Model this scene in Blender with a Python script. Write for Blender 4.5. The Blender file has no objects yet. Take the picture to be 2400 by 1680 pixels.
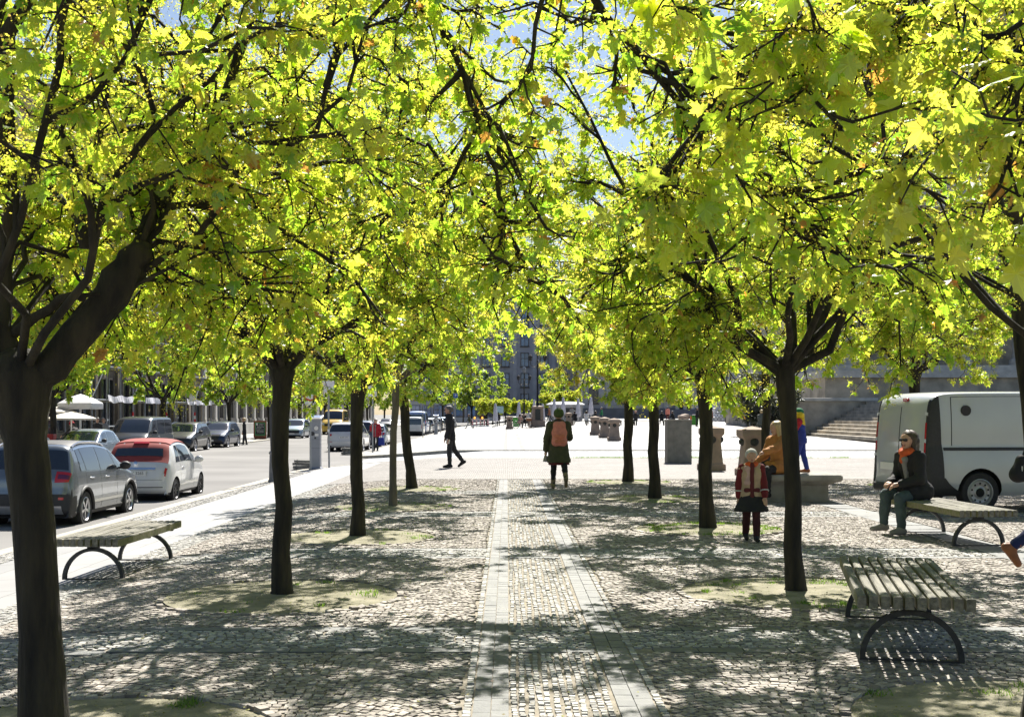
import bpy, math, random
import numpy as np
from mathutils import Vector, Matrix

# ------------------------------------------------------------------ camera, sky, sun, exposure
SC = bpy.context.scene
EYE = 1.62
F = 2850.0            # focal length in photo pixels (photo is 2400 wide)
VX, VY = 1189.0, 970.0
cam_d = bpy.data.cameras.new("camera")
cam_d.sensor_fit = 'HORIZONTAL'
cam_d.sensor_width = 36.0
cam_d.lens = F / 2400.0 * 36.0
cam_d.shift_x = (1200.0 - VX) / 2400.0
cam_d.shift_y = (VY - 840.0) / 2400.0
cam_d.clip_start = 0.05
cam_d.clip_end = 6000.0
cam = bpy.data.objects.new("camera", cam_d)
SC.collection.objects.link(cam)
cam.location = (0, 0, EYE)
cam.rotation_euler = (math.radians(90), 0, 0)
SC.camera = cam

SUN_EL = math.radians(50.0)
SUN_AZ = math.radians(9.0)      # from +Y towards +X
world = bpy.data.worlds.new("World")
SC.world = world
world.use_nodes = True
wn = world.node_tree
wn.nodes.clear()
w_out = wn.nodes.new('ShaderNodeOutputWorld')
w_bg = wn.nodes.new('ShaderNodeBackground')
w_sky = wn.nodes.new('ShaderNodeTexSky')
w_sky.sky_type = 'NISHITA'
w_sky.sun_disc = False
w_sky.sun_elevation = SUN_EL
w_sky.sun_rotation = SUN_AZ
w_sky.air_density = 1.0
w_sky.dust_density = 0.7
w_sky.ozone_density = 1.6
w_bg.inputs['Strength'].default_value = 0.05
wn.links.new(w_sky.outputs[0], w_bg.inputs['Color'])
wn.links.new(w_bg.outputs[0], w_out.inputs['Surface'])

sun_d = bpy.data.lights.new("sun", 'SUN')
sun_d.energy = 5.0
sun_d.angle = math.radians(0.53)
sun_d.color = (1.0, 0.95, 0.86)
sun = bpy.data.objects.new("sun", sun_d)
SC.collection.objects.link(sun)
to_sun = Vector((math.sin(SUN_AZ) * math.cos(SUN_EL), math.cos(SUN_AZ) * math.cos(SUN_EL), math.sin(SUN_EL)))
sun.rotation_euler = to_sun.to_track_quat('Z', 'Y').to_euler()
sun.location = to_sun * 50

SC.view_settings.view_transform = 'Standard'
SC.view_settings.look = 'None'
SC.view_settings.exposure = 1.25
SC.view_settings.gamma = 1.0
SC.view_settings.use_curve_mapping = False
SC.cycles.max_bounces = 8
SC.cycles.diffuse_bounces = 4
SC.cycles.glossy_bounces = 3
SC.cycles.transmission_bounces = 5
SC.cycles.transparent_max_bounces = 8
SC.cycles.use_denoising = True
SC.cycles.sample_clamp_indirect = 6.0

COL = SC.collection
R = math.radians
rng = np.random.default_rng(11)
random.seed(11)


def at(px, py, d):
    """world point seen at photo pixel (px, py) at distance d along the view"""
    return Vector(((px - VX) * d / F, d, EYE + (VY - py) * d / F))


def X(px, d):
    return (px - VX) * d / F


def Z(py, d):
    return EYE + (VY - py) * d / F


def sstep(t):
    t = min(1.0, max(0.0, t))
    return t * t * (3 - 2 * t)


KERB = -7.25          # kerb line of the left-hand street
ROADZ = -0.47


def gz(x, y):
    z = -0.33 * min(1.0, max(0.0, (-2.6 - x) / 4.4))
    if y > 60:
        z += 0.008 * (min(y, 260) - 60) * sstep((x + 3) / 9.0)
    return z


# ------------------------------------------------------------------ materials
MATS = {}


def nd(nt, kind, **kw):
    n = nt.nodes.new(kind)
    for k, v in kw.items():
        setattr(n, k, v)
    return n


def mat(name, col, rough=0.6, metal=0.0, var=0.12, scale=6.0, bump=0.0, bscale=None, coat=0.0, spec=0.5,
        col2=None, detail=5.0, stretch=None, attr=None, emit=None, alpha=None):
    """principled material with a noise-mottled colour (col <-> col2) and optional bump"""
    if name in MATS:
        return MATS[name]
    m = bpy.data.materials.new(name)
    m.use_nodes = True
    nt = m.node_tree
    b = nt.nodes['Principled BSDF']
    b.inputs['Roughness'].default_value = rough
    b.inputs['Metallic'].default_value = metal
    b.inputs['Coat Weight'].default_value = coat
    b.inputs['Coat Roughness'].default_value = 0.04
    b.inputs['Specular IOR Level'].default_value = spec
    c = tuple(col)[:3]
    if col2 is None:
        col2 = tuple(max(0.0, x * (1 - var)) for x in c)
        c1 = tuple(min(1.0, x * (1 + var)) for x in c)
    else:
        c1 = c
    tc = nd(nt, 'ShaderNodeTexCoord')
    vec = tc.outputs['Object']
    if stretch is not None:
        mp = nd(nt, 'ShaderNodeMapping')
        mp.inputs['Scale'].default_value = stretch
        nt.links.new(vec, mp.inputs['Vector'])
        vec = mp.outputs['Vector']
    if var > 0 or attr:
        nz = nd(nt, 'ShaderNodeTexNoise')
        nz.inputs['Scale'].default_value = scale
        nz.inputs['Detail'].default_value = detail
        nt.links.new(vec, nz.inputs['Vector'])
        rp = nd(nt, 'ShaderNodeValToRGB')
        rp.color_ramp.elements[0].position = 0.35
        rp.color_ramp.elements[1].position = 0.65
        rp.color_ramp.elements[0].color = (*col2, 1)
        rp.color_ramp.elements[1].color = (*c1, 1)
        nt.links.new(nz.outputs['Fac'], rp.inputs['Fac'])
        cout = rp.outputs['Color']
        if attr:
            at_ = nd(nt, 'ShaderNodeAttribute', attribute_name=attr[0])
            r2 = nd(nt, 'ShaderNodeValToRGB')
            els = r2.color_ramp.elements
            els[0].position, els[0].color = attr[1][0][0], (*attr[1][0][1], 1)
            els[1].position, els[1].color = attr[1][-1][0], (*attr[1][-1][1], 1)
            for p, cc in attr[1][1:-1]:
                e = els.new(p)
                e.color = (*cc, 1)
            nt.links.new(at_.outputs['Fac'], r2.inputs['Fac'])
            mx = nd(nt, 'ShaderNodeMix', data_type='RGBA', blend_type='MULTIPLY')
            mx.inputs[0].default_value = 1.0
            nt.links.new(cout, mx.inputs[6])
            nt.links.new(r2.outputs['Color'], mx.inputs[7])
            cout = mx.outputs[2]
        nt.links.new(cout, b.inputs['Base Color'])
    else:
        b.inputs['Base Color'].default_value = (*c, 1)
    if bump > 0:
        n2 = nd(nt, 'ShaderNodeTexNoise')
        n2.inputs['Scale'].default_value = bscale or scale * 4
        n2.inputs['Detail'].default_value = 6
        nt.links.new(vec, n2.inputs['Vector'])
        bp = nd(nt, 'ShaderNodeBump')
        bp.inputs['Strength'].default_value = bump
        bp.inputs['Distance'].default_value = 0.02
        nt.links.new(n2.outputs['Fac'], bp.inputs['Height'])
        nt.links.new(bp.outputs['Normal'], b.inputs['Normal'])
    if emit:
        b.inputs['Emission Color'].default_value = (*emit[0], 1)
        b.inputs['Emission Strength'].default_value = emit[1]
    MATS[name] = m
    return m


def leaf_mat(name, stops, tstops, trans=0.5, gloss=0.06, attr='rnd'):
    """two-sided leaf: part reflected, part let through; colour varies from leaf to leaf"""
    if name in MATS:
        return MATS[name]
    m = bpy.data.materials.new(name)
    m.use_nodes = True
    nt = m.node_tree
    nt.nodes.clear()
    out = nd(nt, 'ShaderNodeOutputMaterial')
    a = nd(nt, 'ShaderNodeAttribute', attribute_name=attr)

    def ramp(st):
        r = nd(nt, 'ShaderNodeValToRGB')
        e = r.color_ramp.elements
        e[0].position, e[0].color = st[0][0], (*st[0][1], 1)
        e[1].position, e[1].color = st[-1][0], (*st[-1][1], 1)
        for p, c in st[1:-1]:
            x = e.new(p)
            x.color = (*c, 1)
        nt.links.new(a.outputs['Fac'], r.inputs['Fac'])
        return r.outputs['Color']
    d = nd(nt, 'ShaderNodeBsdfDiffuse')
    t = nd(nt, 'ShaderNodeBsdfTranslucent')
    g = nd(nt, 'ShaderNodeBsdfGlossy')
    g.inputs['Roughness'].default_value = 0.38
    g.inputs['Color'].default_value = (1, 1, 1, 1)
    nt.links.new(ramp(stops), d.inputs['Color'])
    nt.links.new(ramp(tstops), t.inputs['Color'])
    m1 = nd(nt, 'ShaderNodeMixShader')
    m1.inputs[0].default_value = trans
    nt.links.new(d.outputs[0], m1.inputs[1])
    nt.links.new(t.outputs[0], m1.inputs[2])
    m2 = nd(nt, 'ShaderNodeMixShader')
    m2.inputs[0].default_value = gloss
    nt.links.new(m1.outputs[0], m2.inputs[1])
    nt.links.new(g.outputs[0], m2.inputs[2])
    nt.links.new(m2.outputs[0], out.inputs['Surface'])
    MATS[name] = m
    return m


# ------------------------------------------------------------------ mesh building
class MB:
    def __init__(self):
        self.v, self.f, self.m = [], [], []

    def add(self, verts, faces, mi=0, M=None):
        n = len(self.v)
        if M is not None:
            verts = [M @ Vector(p) for p in verts]
        self.v.extend([tuple(p) for p in verts])
        self.f.extend([tuple(i + n for i in f) for f in faces])
        self.m.extend([mi] * len(faces))
        return self

    def box(self, c, s, rz=0.0, mi=0, M=None, taper=1.0):
        hx, hy, hz = s[0] / 2, s[1] / 2, s[2] / 2
        vs = []
        for z, k in ((-hz, 1.0), (hz, taper)):
            for x, y in ((-hx, -hy), (hx, -hy), (hx, hy), (-hx, hy)):
                vs.append(Vector((x * k, y * k, z)))
        r = Matrix.Rotation(rz, 3, 'Z')
        vs = [r @ p + Vector(c) for p in vs]
        fs = [(3, 2, 1, 0), (4, 5, 6, 7), (0, 1, 5, 4), (1, 2, 6, 5), (2, 3, 7, 6), (3, 0, 4, 7)]
        return self.add(vs, fs, mi, M)

    def quad(self, a, b, c, d, mi=0):
        return self.add([a, b, c, d], [(0, 1, 2, 3)], mi)

    def tube(self, pts, rad, n=8, mi=0, cap=True, M=None, closed=False):
        pts = [Vector(p) for p in pts]
        k = len(pts)
        if not hasattr(rad, '__len__'):
            rad = [rad] * k
        vs, fs = [], []
        up = None
        for i, p in enumerate(pts):
            if closed:
                t = (pts[(i + 1) % k] - pts[i - 1])
            else:
                t = pts[min(i + 1, k - 1)] - pts[max(i - 1, 0)]
            if t.length < 1e-9:
                t = Vector((0, 0, 1))
            t.normalize()
            if up is None:
                a = Vector((1, 0, 0)) if abs(t.x) < 0.8 else Vector((0, 1, 0))
                up = (a - t * a.dot(t)).normalized()
            else:
                up = up - t * up.dot(t)
                up = up.normalized() if up.length > 1e-6 else t.orthogonal().normalized()
            s = t.cross(up)
            for j in range(n):
                an = 2 * math.pi * j / n
                vs.append(p + (up * math.cos(an) + s * math.sin(an)) * rad[i])
        lim = k if closed else k - 1
        for i in range(lim):
            i2 = (i + 1) % k
            for j in range(n):
                j2 = (j + 1) % n
                fs.append((i * n + j, i * n + j2, i2 * n + j2, i2 * n + j))
        if cap and not closed:
            fs.append(tuple(range(n - 1, -1, -1)))
            fs.append(tuple((k - 1) * n + j for j in range(n)))
        return self.add(vs, fs, mi, M)

    def lathe(self, prof, n=16, c=(0, 0, 0), mi=0, M=None, cap=True, sq=False):
        """revolve (r, z) profile about z; sq: square section instead (n=4, flats to axes)"""
        vs, fs = [], []
        off = math.pi / 4 if sq else 0.0
        if sq:
            n = 4
        q = math.sqrt(2) if sq else 1.0
        for r, z in prof:
            for j in range(n):
                a = 2 * math.pi * j / n + off
                vs.append((c[0] + r * q * math.cos(a), c[1] + r * q * math.sin(a), c[2] + z))
        k = len(prof)
        for i in range(k - 1):
            for j in range(n):
                j2 = (j + 1) % n
                fs.append((i * n + j, i * n + j2, (i + 1) * n + j2, (i + 1) * n + j))
        if cap:
            fs.append(tuple(range(n - 1, -1, -1)))
            fs.append(tuple((k - 1) * n + j for j in range(n)))
        return self.add(vs, fs, mi, M)

    def ell(self, c, r, nu=12, nv=8, mi=0, M=None):
        if not hasattr(r, '__len__'):
            r = (r, r, r)
        vs, fs = [], []
        for i in range(1, nv):
            th = math.pi * i / nv
            for j in range(nu):
                a = 2 * math.pi * j / nu
                vs.append((c[0] + r[0] * math.sin(th) * math.cos(a), c[1] + r[1] * math.sin(th) * math.sin(a), c[2] + r[2] * math.cos(th)))
        vs.append((c[0], c[1], c[2] + r[2]))
        vs.append((c[0], c[1], c[2] - r[2]))
        t, b = len(vs) - 2, len(vs) - 1
        for i in range(nv - 2):
            for j in range(nu):
                j2 = (j + 1) % nu
                fs.append((i * nu + j, (i + 1) * nu + j, (i + 1) * nu + j2, i * nu + j2))
        for j in range(nu):
            j2 = (j + 1) % nu
            fs.append((t, j, j2))
            fs.append((b, (nv - 2) * nu + j2, (nv - 2) * nu + j))
        return self.add(vs, fs, mi, M)

    def prism(self, poly, h, M=None, mi=0):
        """polygon in local xy extruded 0..h along local z"""
        n = len(poly)
        vs = [(p[0], p[1], 0) for p in poly] + [(p[0], p[1], h) for p in poly]
        fs = [tuple(range(n - 1, -1, -1)), tuple(range(n, 2 * n))]
        for i in range(n):
            j = (i + 1) % n
            fs.append((i, j, n + j, n + i))
        return self.add(vs, fs, mi, M)

    def build(self, name, mats, parent=None, smooth=None, bevel=0.0):
        me = bpy.data.meshes.new(name)
        me.from_pydata(self.v, [], self.f)
        if not isinstance(mats, (list, tuple)):
            mats = [mats]
        for m in mats:
            me.materials.append(m)
        if len(mats) > 1:
            me.polygons.foreach_set('material_index', self.m)
        o = bpy.data.objects.new(name, me)
        return finish(o, parent, smooth, bevel)


def finish(o, parent=None, smooth=None, bevel=0.0):
    COL.objects.link(o)
    if parent is not None:
        o.parent = parent
    me = o.data
    if smooth is not None:
        me.polygons.foreach_set('use_smooth', [True] * len(me.polygons))
        if smooth < 180:
            me.set_sharp_from_angle(angle=R(smooth))
    if bevel > 0:
        b = o.modifiers.new('edge', 'BEVEL')
        b.width = bevel
        b.segments = 2
        b.limit_method = 'ANGLE'
        b.angle_limit = R(40)
    return o


def np_mesh(name, verts, loops_per_face, loop_idx, mats, parent=None, smooth=False, fattr=None, mi=None):
    """fast mesh from numpy arrays; fattr: {name: per-face float}"""
    me = bpy.data.meshes.new(name)
    nv, nf, nl = len(verts), len(loops_per_face), len(loop_idx)
    me.vertices.add(nv)
    me.vertices.foreach_set('co', np.ascontiguousarray(verts, dtype=np.float32).ravel())
    me.loops.add(nl)
    me.loops.foreach_set('vertex_index', np.ascontiguousarray(loop_idx, dtype=np.int32))
    me.polygons.add(nf)
    ls = np.zeros(nf, dtype=np.int32)
    ls[1:] = np.cumsum(loops_per_face)[:-1]
    me.polygons.foreach_set('loop_start', ls)
    if mi is not None:
        me.polygons.foreach_set('material_index', np.ascontiguousarray(mi, dtype=np.int32))
    me.update(calc_edges=True)
    me.polygons.foreach_set('use_smooth', np.full(nf, bool(smooth)))
    for k, v in (fattr or {}).items():
        a = me.attributes.new(k, 'FLOAT', 'FACE')
        a.data.foreach_set('value', np.ascontiguousarray(v, dtype=np.float32))
    for m in (mats if isinstance(mats, (list, tuple)) else [mats]):
        me.materials.append(m)
    o = bpy.data.objects.new(name, me)
    COL.objects.link(o)
    if parent is not None:
        o.parent = parent
    return o


def thing(name, label, cat, loc=(0, 0, 0), rz=0.0, group=None):
    o = bpy.data.objects.new(name, None)
    o.empty_display_size = 0.2
    COL.objects.link(o)
    o.location = loc
    o.rotation_euler = (0, 0, rz)
    return tag(o, label, cat, group)


def tag(o, label=None, cat=None, group=None, kind=None):
    if label:
        o['label'] = label
    if cat:
        o['category'] = cat
    if group:
        o['group'] = group
    if kind:
        o['kind'] = kind
    return o


def struct(o, label=None, cat=None):
    o['kind'] = 'structure'
    if label:
        o['label'] = label
    if cat:
        o['category'] = cat
    return o


def copy_tree(o, parent=None):
    c = o.copy()
    COL.objects.link(c)
    c.parent = parent
    for ch in list(o.children):
        copy_tree(ch, c)
    return c


def dup(o, loc, rz, label, group=None):
    c = copy_tree(o)
    c.location = loc
    c.rotation_euler = (0, 0, rz)
    c['label'] = label
    if group:
        c['group'] = group
    return c


def text(name, s, size, loc, rot, m, parent, ext=0.0015, align='CENTER'):
    cu = bpy.data.curves.new(name, 'FONT')
    cu.body = s
    cu.size = size
    cu.extrude = ext
    cu.align_x = align
    cu.align_y = 'CENTER'
    cu.materials.append(m)
    t = bpy.data.objects.new(name, cu)
    COL.objects.link(t)
    me = bpy.data.meshes.new_from_object(t.evaluated_get(bpy.context.evaluated_depsgraph_get()))
    bpy.data.objects.remove(t)
    if not me.materials:
        me.materials.append(m)
    o = bpy.data.objects.new(name, me)
    COL.objects.link(o)
    o.location = loc
    o.rotation_euler = rot
    if parent is not None:
        o.parent = parent
    return o
# ------------------------------------------------------------------ ground, roads, paving
def tile_mat(name, c1, c2, cm, bw, bh, mortar=0.02, off=0.5, rough=0.75, bump=0.5, noise=0.15, rot=0.0, sq=1.0):
    m = bpy.data.materials.new(name)
    m.use_nodes = True
    nt = m.node_tree
    b = nt.nodes['Principled BSDF']
    b.inputs['Roughness'].default_value = rough
    tc = nd(nt, 'ShaderNodeTexCoord')
    mp = nd(nt, 'ShaderNodeMapping')
    mp.inputs['Rotation'].default_value = (0, 0, rot)
    nt.links.new(tc.outputs['Object'], mp.inputs['Vector'])
    nz = nd(nt, 'ShaderNodeTexNoise')
    nz.inputs['Scale'].default_value = 3.0 / bw
    nt.links.new(mp.outputs[0], nz.inputs['Vector'])
    mixv = nd(nt, 'ShaderNodeMix', data_type='VECTOR')
    mixv.inputs[0].default_value = 0.04 * min(bw, bh)
    nt.links.new(mp.outputs[0], mixv.inputs[4])
    nt.links.new(nz.outputs['Color'], mixv.inputs[5])
    br = nd(nt, 'ShaderNodeTexBrick')
    br.offset = off
    br.inputs['Scale'].default_value = 1.0
    br.inputs['Brick Width'].default_value = bw
    br.inputs['Row Height'].default_value = bh
    br.inputs['Mortar Size'].default_value = mortar
    br.inputs['Mortar Smooth'].default_value = 0.3
    br.inputs['Bias'].default_value = 0.0
    br.inputs['Color1'].default_value = (*c1, 1)
    br.inputs['Color2'].default_value = (*c2, 1)
    br.inputs['Mortar'].default_value = (*cm, 1)
    nt.links.new(mixv.outputs[1], br.inputs['Vector'])
    n2 = nd(nt, 'ShaderNodeTexNoise')
    n2.inputs['Scale'].default_value = 0.7
    n2.inputs['Detail'].default_value = 8
    nt.links.new(tc.outputs['Object'], n2.inputs['Vector'])
    rp = nd(nt, 'ShaderNodeValToRGB')
    rp.color_ramp.elements[0].position = 0.3
    rp.color_ramp.elements[1].position = 0.7
    k = 1 - noise * 2
    rp.color_ramp.elements[0].color = (k, k, k, 1)
    rp.color_ramp.elements[1].color = (1, 1, 1, 1)
    nt.links.new(n2.outputs['Fac'], rp.inputs['Fac'])
    mx = nd(nt, 'ShaderNodeMix', data_type='RGBA', blend_type='MULTIPLY')
    mx.inputs[0].default_value = 1.0
    nt.links.new(br.outputs['Color'], mx.inputs[6])
    nt.links.new(rp.outputs['Color'], mx.inputs[7])
    nt.links.new(mx.outputs[2], b.inputs['Base Color'])
    bp = nd(nt, 'ShaderNodeBump')
    bp.invert = True
    bp.inputs['Strength'].default_value = bump
    bp.inputs['Distance'].default_value = 0.02
    nt.links.new(br.outputs['Fac'], bp.inputs['Height'])
    nt.links.new(bp.outputs['Normal'], b.inputs['Normal'])
    return m


m_asph = mat('asphalt', (0.205, 0.215, 0.235), 0.62, var=0.16, scale=1.3, bump=0.35, bscale=220, detail=10)
m_ground = mat('base_ground', (0.16, 0.155, 0.15), 0.9, var=0.2, scale=0.2)
m_sand = mat('joint_sand', (0.25, 0.22, 0.175), 0.95, var=0.22, scale=9, bump=0.5, bscale=90)
m_slab = tile_mat('granite_slabs', (0.33, 0.325, 0.318), (0.28, 0.28, 0.28), (0.10, 0.095, 0.085), 1.05, 0.95, 0.008, 0.37, rough=0.6, bump=0.25, noise=0.10, rot=math.pi / 2)
m_rows = tile_mat('row_setts', (0.30, 0.278, 0.26), (0.21, 0.195, 0.182), (0.09, 0.08, 0.062), 0.11, 0.095, 0.012, 0.5, bump=1.0, noise=0.12)
m_square = tile_mat('square_slabs', (0.31, 0.305, 0.295), (0.26, 0.256, 0.248), (0.08, 0.077, 0.07), 1.6, 1.1, 0.05, 0.5, rough=0.6, bump=0.3, noise=0.12)
m_kerb = mat('kerb_granite', (0.36, 0.335, 0.275), 0.75, var=0.18, scale=9, bump=0.3)
m_white = mat('road_paint', (0.78, 0.78, 0.76), 0.6, var=0.08, scale=12)

struct(MB().quad((-3000, -3000, -0.40), (3000, -3000, -0.40), (3000, 3000, -0.40), (-3000, 3000, -0.40)).build('ground', m_ground))
FARX = -18.2      # kerb on the far side of the street
struct(MB().quad((FARX, -30, ROADZ), (KERB, -30, ROADZ), (KERB, 420, ROADZ), (FARX, 420, ROADZ)).build('road', m_asph))
cy0, cy1 = 45.0, 54.5
struct(MB().add([(KERB, cy0 - 5, ROADZ + 0.004), (-1, cy0 - 0.5, -0.035), (120, cy0 - 0.5, -0.035), (120, cy1 + 0.5, -0.035), (-1, cy1 + 0.5, -0.035), (KERB, cy1 + 5, ROADZ + 0.004)],
                [(0, 1, 4, 5), (1, 2, 3, 4)]).build('cross_road', m_asph))
mk = MB()
for y in range(26, 300, 9):
    mk.quad((-14.12, y, ROADZ + 0.006), (-14.0, y, ROADZ + 0.006), (-14.0, y + 3, ROADZ + 0.006), (-14.12, y + 3, ROADZ + 0.006))
struct(mk.build('road_marking', m_white))
struct(MB().quad((-40, -30, -0.34), (FARX, -30, -0.34), (FARX, 420, -0.34), (-40, 420, -0.34)).build('far_pavement', m_square))


def arc(cx, cy, r, a0, a1, n=8):
    return [(cx + r * math.cos(a0 + (a1 - a0) * i / n), cy + r * math.sin(a0 + (a1 - a0) * i / n)) for i in range(n + 1)]


def kerb_path(name, pts, w=0.30, top=0.014, bottom=-0.38):
    """kerb stones along an outline; pts run with the road on their left"""
    mb = MB()
    k = len(pts)
    prev = None
    for i, (x, y) in enumerate(pts):
        x0, y0 = pts[max(0, i - 1)]
        x1, y1 = pts[min(k - 1, i + 1)]
        t = Vector((x1 - x0, y1 - y0))
        t.normalize()
        nrm = Vector((t.y, -t.x))
        o = Vector((x, y))
        q = o + nrm * w
        za, zb = gz(o.x, o.y) + top, gz(q.x, q.y) + top
        ring = [(o.x, o.y, bottom), (o.x, o.y, za - 0.02), (o.x + nrm.x * 0.02, o.y + nrm.y * 0.02, za), (q.x, q.y, zb), (q.x, q.y, bottom)]
        n0 = len(mb.v)
        mb.v.extend(ring)
        if prev is not None:
            for j in range(4):
                mb.f.append((prev + j, n0 + j, n0 + j + 1, prev + j + 1))
                mb.m.append(0)
        prev = n0
    return struct(mb.build(name, m_kerb))


rc = 3.0
line_a = [(KERB, y) for y in np.arange(-30, cy0 - rc - .5, 3.0)] + arc(KERB + rc, cy0 - rc, rc, math.pi, math.pi / 2) + [(x, cy0) for x in (-2.6, 0, 60, 121)]
kerb_path('kerb', line_a)
line_b = [(x, cy1) for x in (120, 60, 0, -2.6)] + arc(KERB + rc, cy1 + rc, rc, -math.pi / 2, -math.pi, 10) + [(KERB, y) for y in np.arange(cy1 + rc + 3, 330, 6.0)]
kerb_path('kerb', line_b)
kerb_path('kerb', [(FARX, y) for y in np.arange(330, -31, -10.0)])

# near block: sloping slab pavement along the street and the level square beside it
SL0, SL1 = -6.5, -4.55
in_a = [(KERB + 0.3, -30)] + [(KERB + 0.3, cy0 - rc)] + arc(KERB + rc, cy0 - rc, rc - 0.3, math.pi, math.pi / 2)[1:]
poly = [(x, y) for x, y in in_a if x <= SL1] + [(SL1, cy0 - 0.3), (SL1, -30)]
struct(MB().add([(x, y, gz(x, y)) for x, y in poly], [tuple(range(len(poly) - 1, -1, -1))]).build('pavement', m_slab))
za = gz(SL1, 0)
struct(MB().add([(SL1, -30, za), (-2.6, -30, 0), (120, -30, 0), (120, 30.0, 0), (-2.6, 30.0, 0), (SL1, 30.0, za)], [(0, 1, 4, 5), (1, 2, 3, 4)]).build('square', m_sand))
yk = cy0 - 0.3
struct(MB().add([(SL1, 30, za + .016), (-2.6, 30, .016), (120, 30, .016), (120, yk, .016), (-2.6, yk, .016), (SL1, yk, za + .016)], [(0, 1, 4, 5), (1, 2, 3, 4)]).build('square_setts', m_rows))
# far block
gb = MB()
xs = [KERB + 0.3, -4.5, -2.6, 0, 2, 4, 6, 10, 20, 40, 120]
ys = list(np.arange(cy1 + 0.3, 60, 1.4)) + list(np.arange(60, 261, 10.0)) + [330]
for j, y in enumerate(ys):
    for i, x in enumerate(xs):
        xx = x
        if x < -4.6 and y < cy1 + rc:
            dy = cy1 + rc - y
            xx = KERB + rc - math.sqrt(max(0.0, (rc - 0.3) ** 2 - min(dy, rc - 0.3) ** 2))
            xx = min(xx, -4.51)
        gb.v.append((xx, y, gz(xx, y)))
nx = len(xs)
for j in range(len(ys) - 1):
    for i in range(nx - 1):
        gb.f.append((j * nx + i, j * nx + i + 1, (j + 1) * nx + i + 1, (j + 1) * nx + i))
        gb.m.append(0)
struct(gb.build('far_square', m_square))

# ------------------------------------------------------------------ trees' places (x, y) and their pits
TREES = [(-2.13, 5.6), (-2.0, 10.8), (-1.96, 15.94), (-1.98, 21.1), (-2.05, 26.1),
         (2.78, 6.3), (2.61, 11.0), (2.81, 17.04), (2.79, 23.0), (2.85, 28.7)]
PITS = [(-2.12, 5.9)] + TREES[1:5] + [(2.85, 6.35)] + TREES[6:] + [(9.2, 27.5)]
PIT_R = 1.02

# ------------------------------------------------------------------ setts laid stone by stone
B_C = [8.72, 14.1, 19.6, 25.1]            # cross bands
B_H, B_S = 0.48, 0.14
P0, P1, P2, P3 = -0.19, 0.01, 0.61, 0.82  # the path: strip, setts, strip
EDGE_L = -4.12
SX0, SX1 = 5.55, 6.05                     # slab strip on the right


def stones(name, cx, cy, w, l, ang, m, hz=0.011, hj=0.0022, tilt=0.04, base=-0.004, inset=0.92, jit=0.045):
    n = len(cx)
    if n == 0:
        return
    zg = np.array([gz(a, b) for a, b in zip(cx, cy)])
    hx, hy = w / 2, l / 2
    bx = np.stack([-hx, hx, hx, -hx], 1)
    by = np.stack([-hy, -hy, hy, hy], 1)
    jx = rng.normal(0, jit, (n, 4)) * w[:, None]
    jy = rng.normal(0, jit, (n, 4)) * l[:, None]
    bx, by = bx + jx, by + jy
    lx = np.concatenate([bx, bx * inset], 1)
    ly = np.concatenate([by, by * inset], 1)
    c, s = np.cos(ang)[:, None], np.sin(ang)[:, None]
    tz = hz + rng.normal(0, hj, n)[:, None] + lx[:, 4:] * rng.normal(0, tilt, n)[:, None] + ly[:, 4:] * rng.normal(0, tilt, n)[:, None]
    tz = np.maximum(tz, 0.006)
    zz = np.concatenate([np.full((n, 4), base), tz], 1) + zg[:, None]
    V = np.stack([cx[:, None] + lx * c - ly * s, cy[:, None] + lx * s + ly * c, zz], 2).reshape(-1, 3)
    q = np.array([[4, 5, 6, 7], [0, 1, 5, 4], [1, 2, 6, 5], [2, 3, 7, 6], [3, 0, 4, 7]])
    L = (np.arange(n)[:, None, None] * 8 + q[None]).reshape(-1)
    rv = np.repeat(rng.random(n), 5)
    return struct(np_mesh(name, V, np.full(n * 5, 4), L, m, fattr={'rnd': rv}))


def keep(cx, cy, margin=0.03, band=True, path=True):
    ok = (cx > EDGE_L) & (cy > 4.6) & (cy < 30.0) & (cx < 0.43 * cy + 0.9) & (cx > -0.43 * cy - 0.9)
    for px, py in PITS:
        ok &= (cx - px) ** 2 + (cy - py) ** 2 > (PIT_R + 0.075) ** 2
    if band:
        for b in B_C:
            ok &= np.abs(cy - b) > B_H + margin
    if path:
        ok &= (cx < P0 - margin - 0.05) | (cx > P3 + margin + 0.05)
    ok &= (cx < SX0 - margin) | (cx > SX1 + margin)
    return ok


m_sett = mat('setts', (0.92, 0.86, 0.82), 0.78, var=0.16, scale=40, bump=0.45, bscale=70,
             attr=('rnd', [(0.0, (0.18, 0.163, 0.147)), (0.3, (0.285, 0.26, 0.236)), (0.7, (0.35, 0.322, 0.296)), (1.0, (0.47, 0.44, 0.41))]))
m_sett2 = mat('pale_setts', (0.95, 0.94, 0.90), 0.75, var=0.14, scale=40, bump=0.4, bscale=70,
              attr=('rnd', [(0.0, (0.22, 0.215, 0.205)), (0.4, (0.33, 0.32, 0.305)), (0.75, (0.40, 0.39, 0.37)), (1.0, (0.52, 0.51, 0.485))]))
m_paver = mat('grey_pavers', (0.95, 0.95, 0.95), 0.7, var=0.14, scale=14, bump=0.3, bscale=60,
              attr=('rnd', [(0.0, (0.125, 0.128, 0.127)), (0.5, (0.15, 0.153, 0.15)), (1.0, (0.18, 0.18, 0.176))]))

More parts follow.
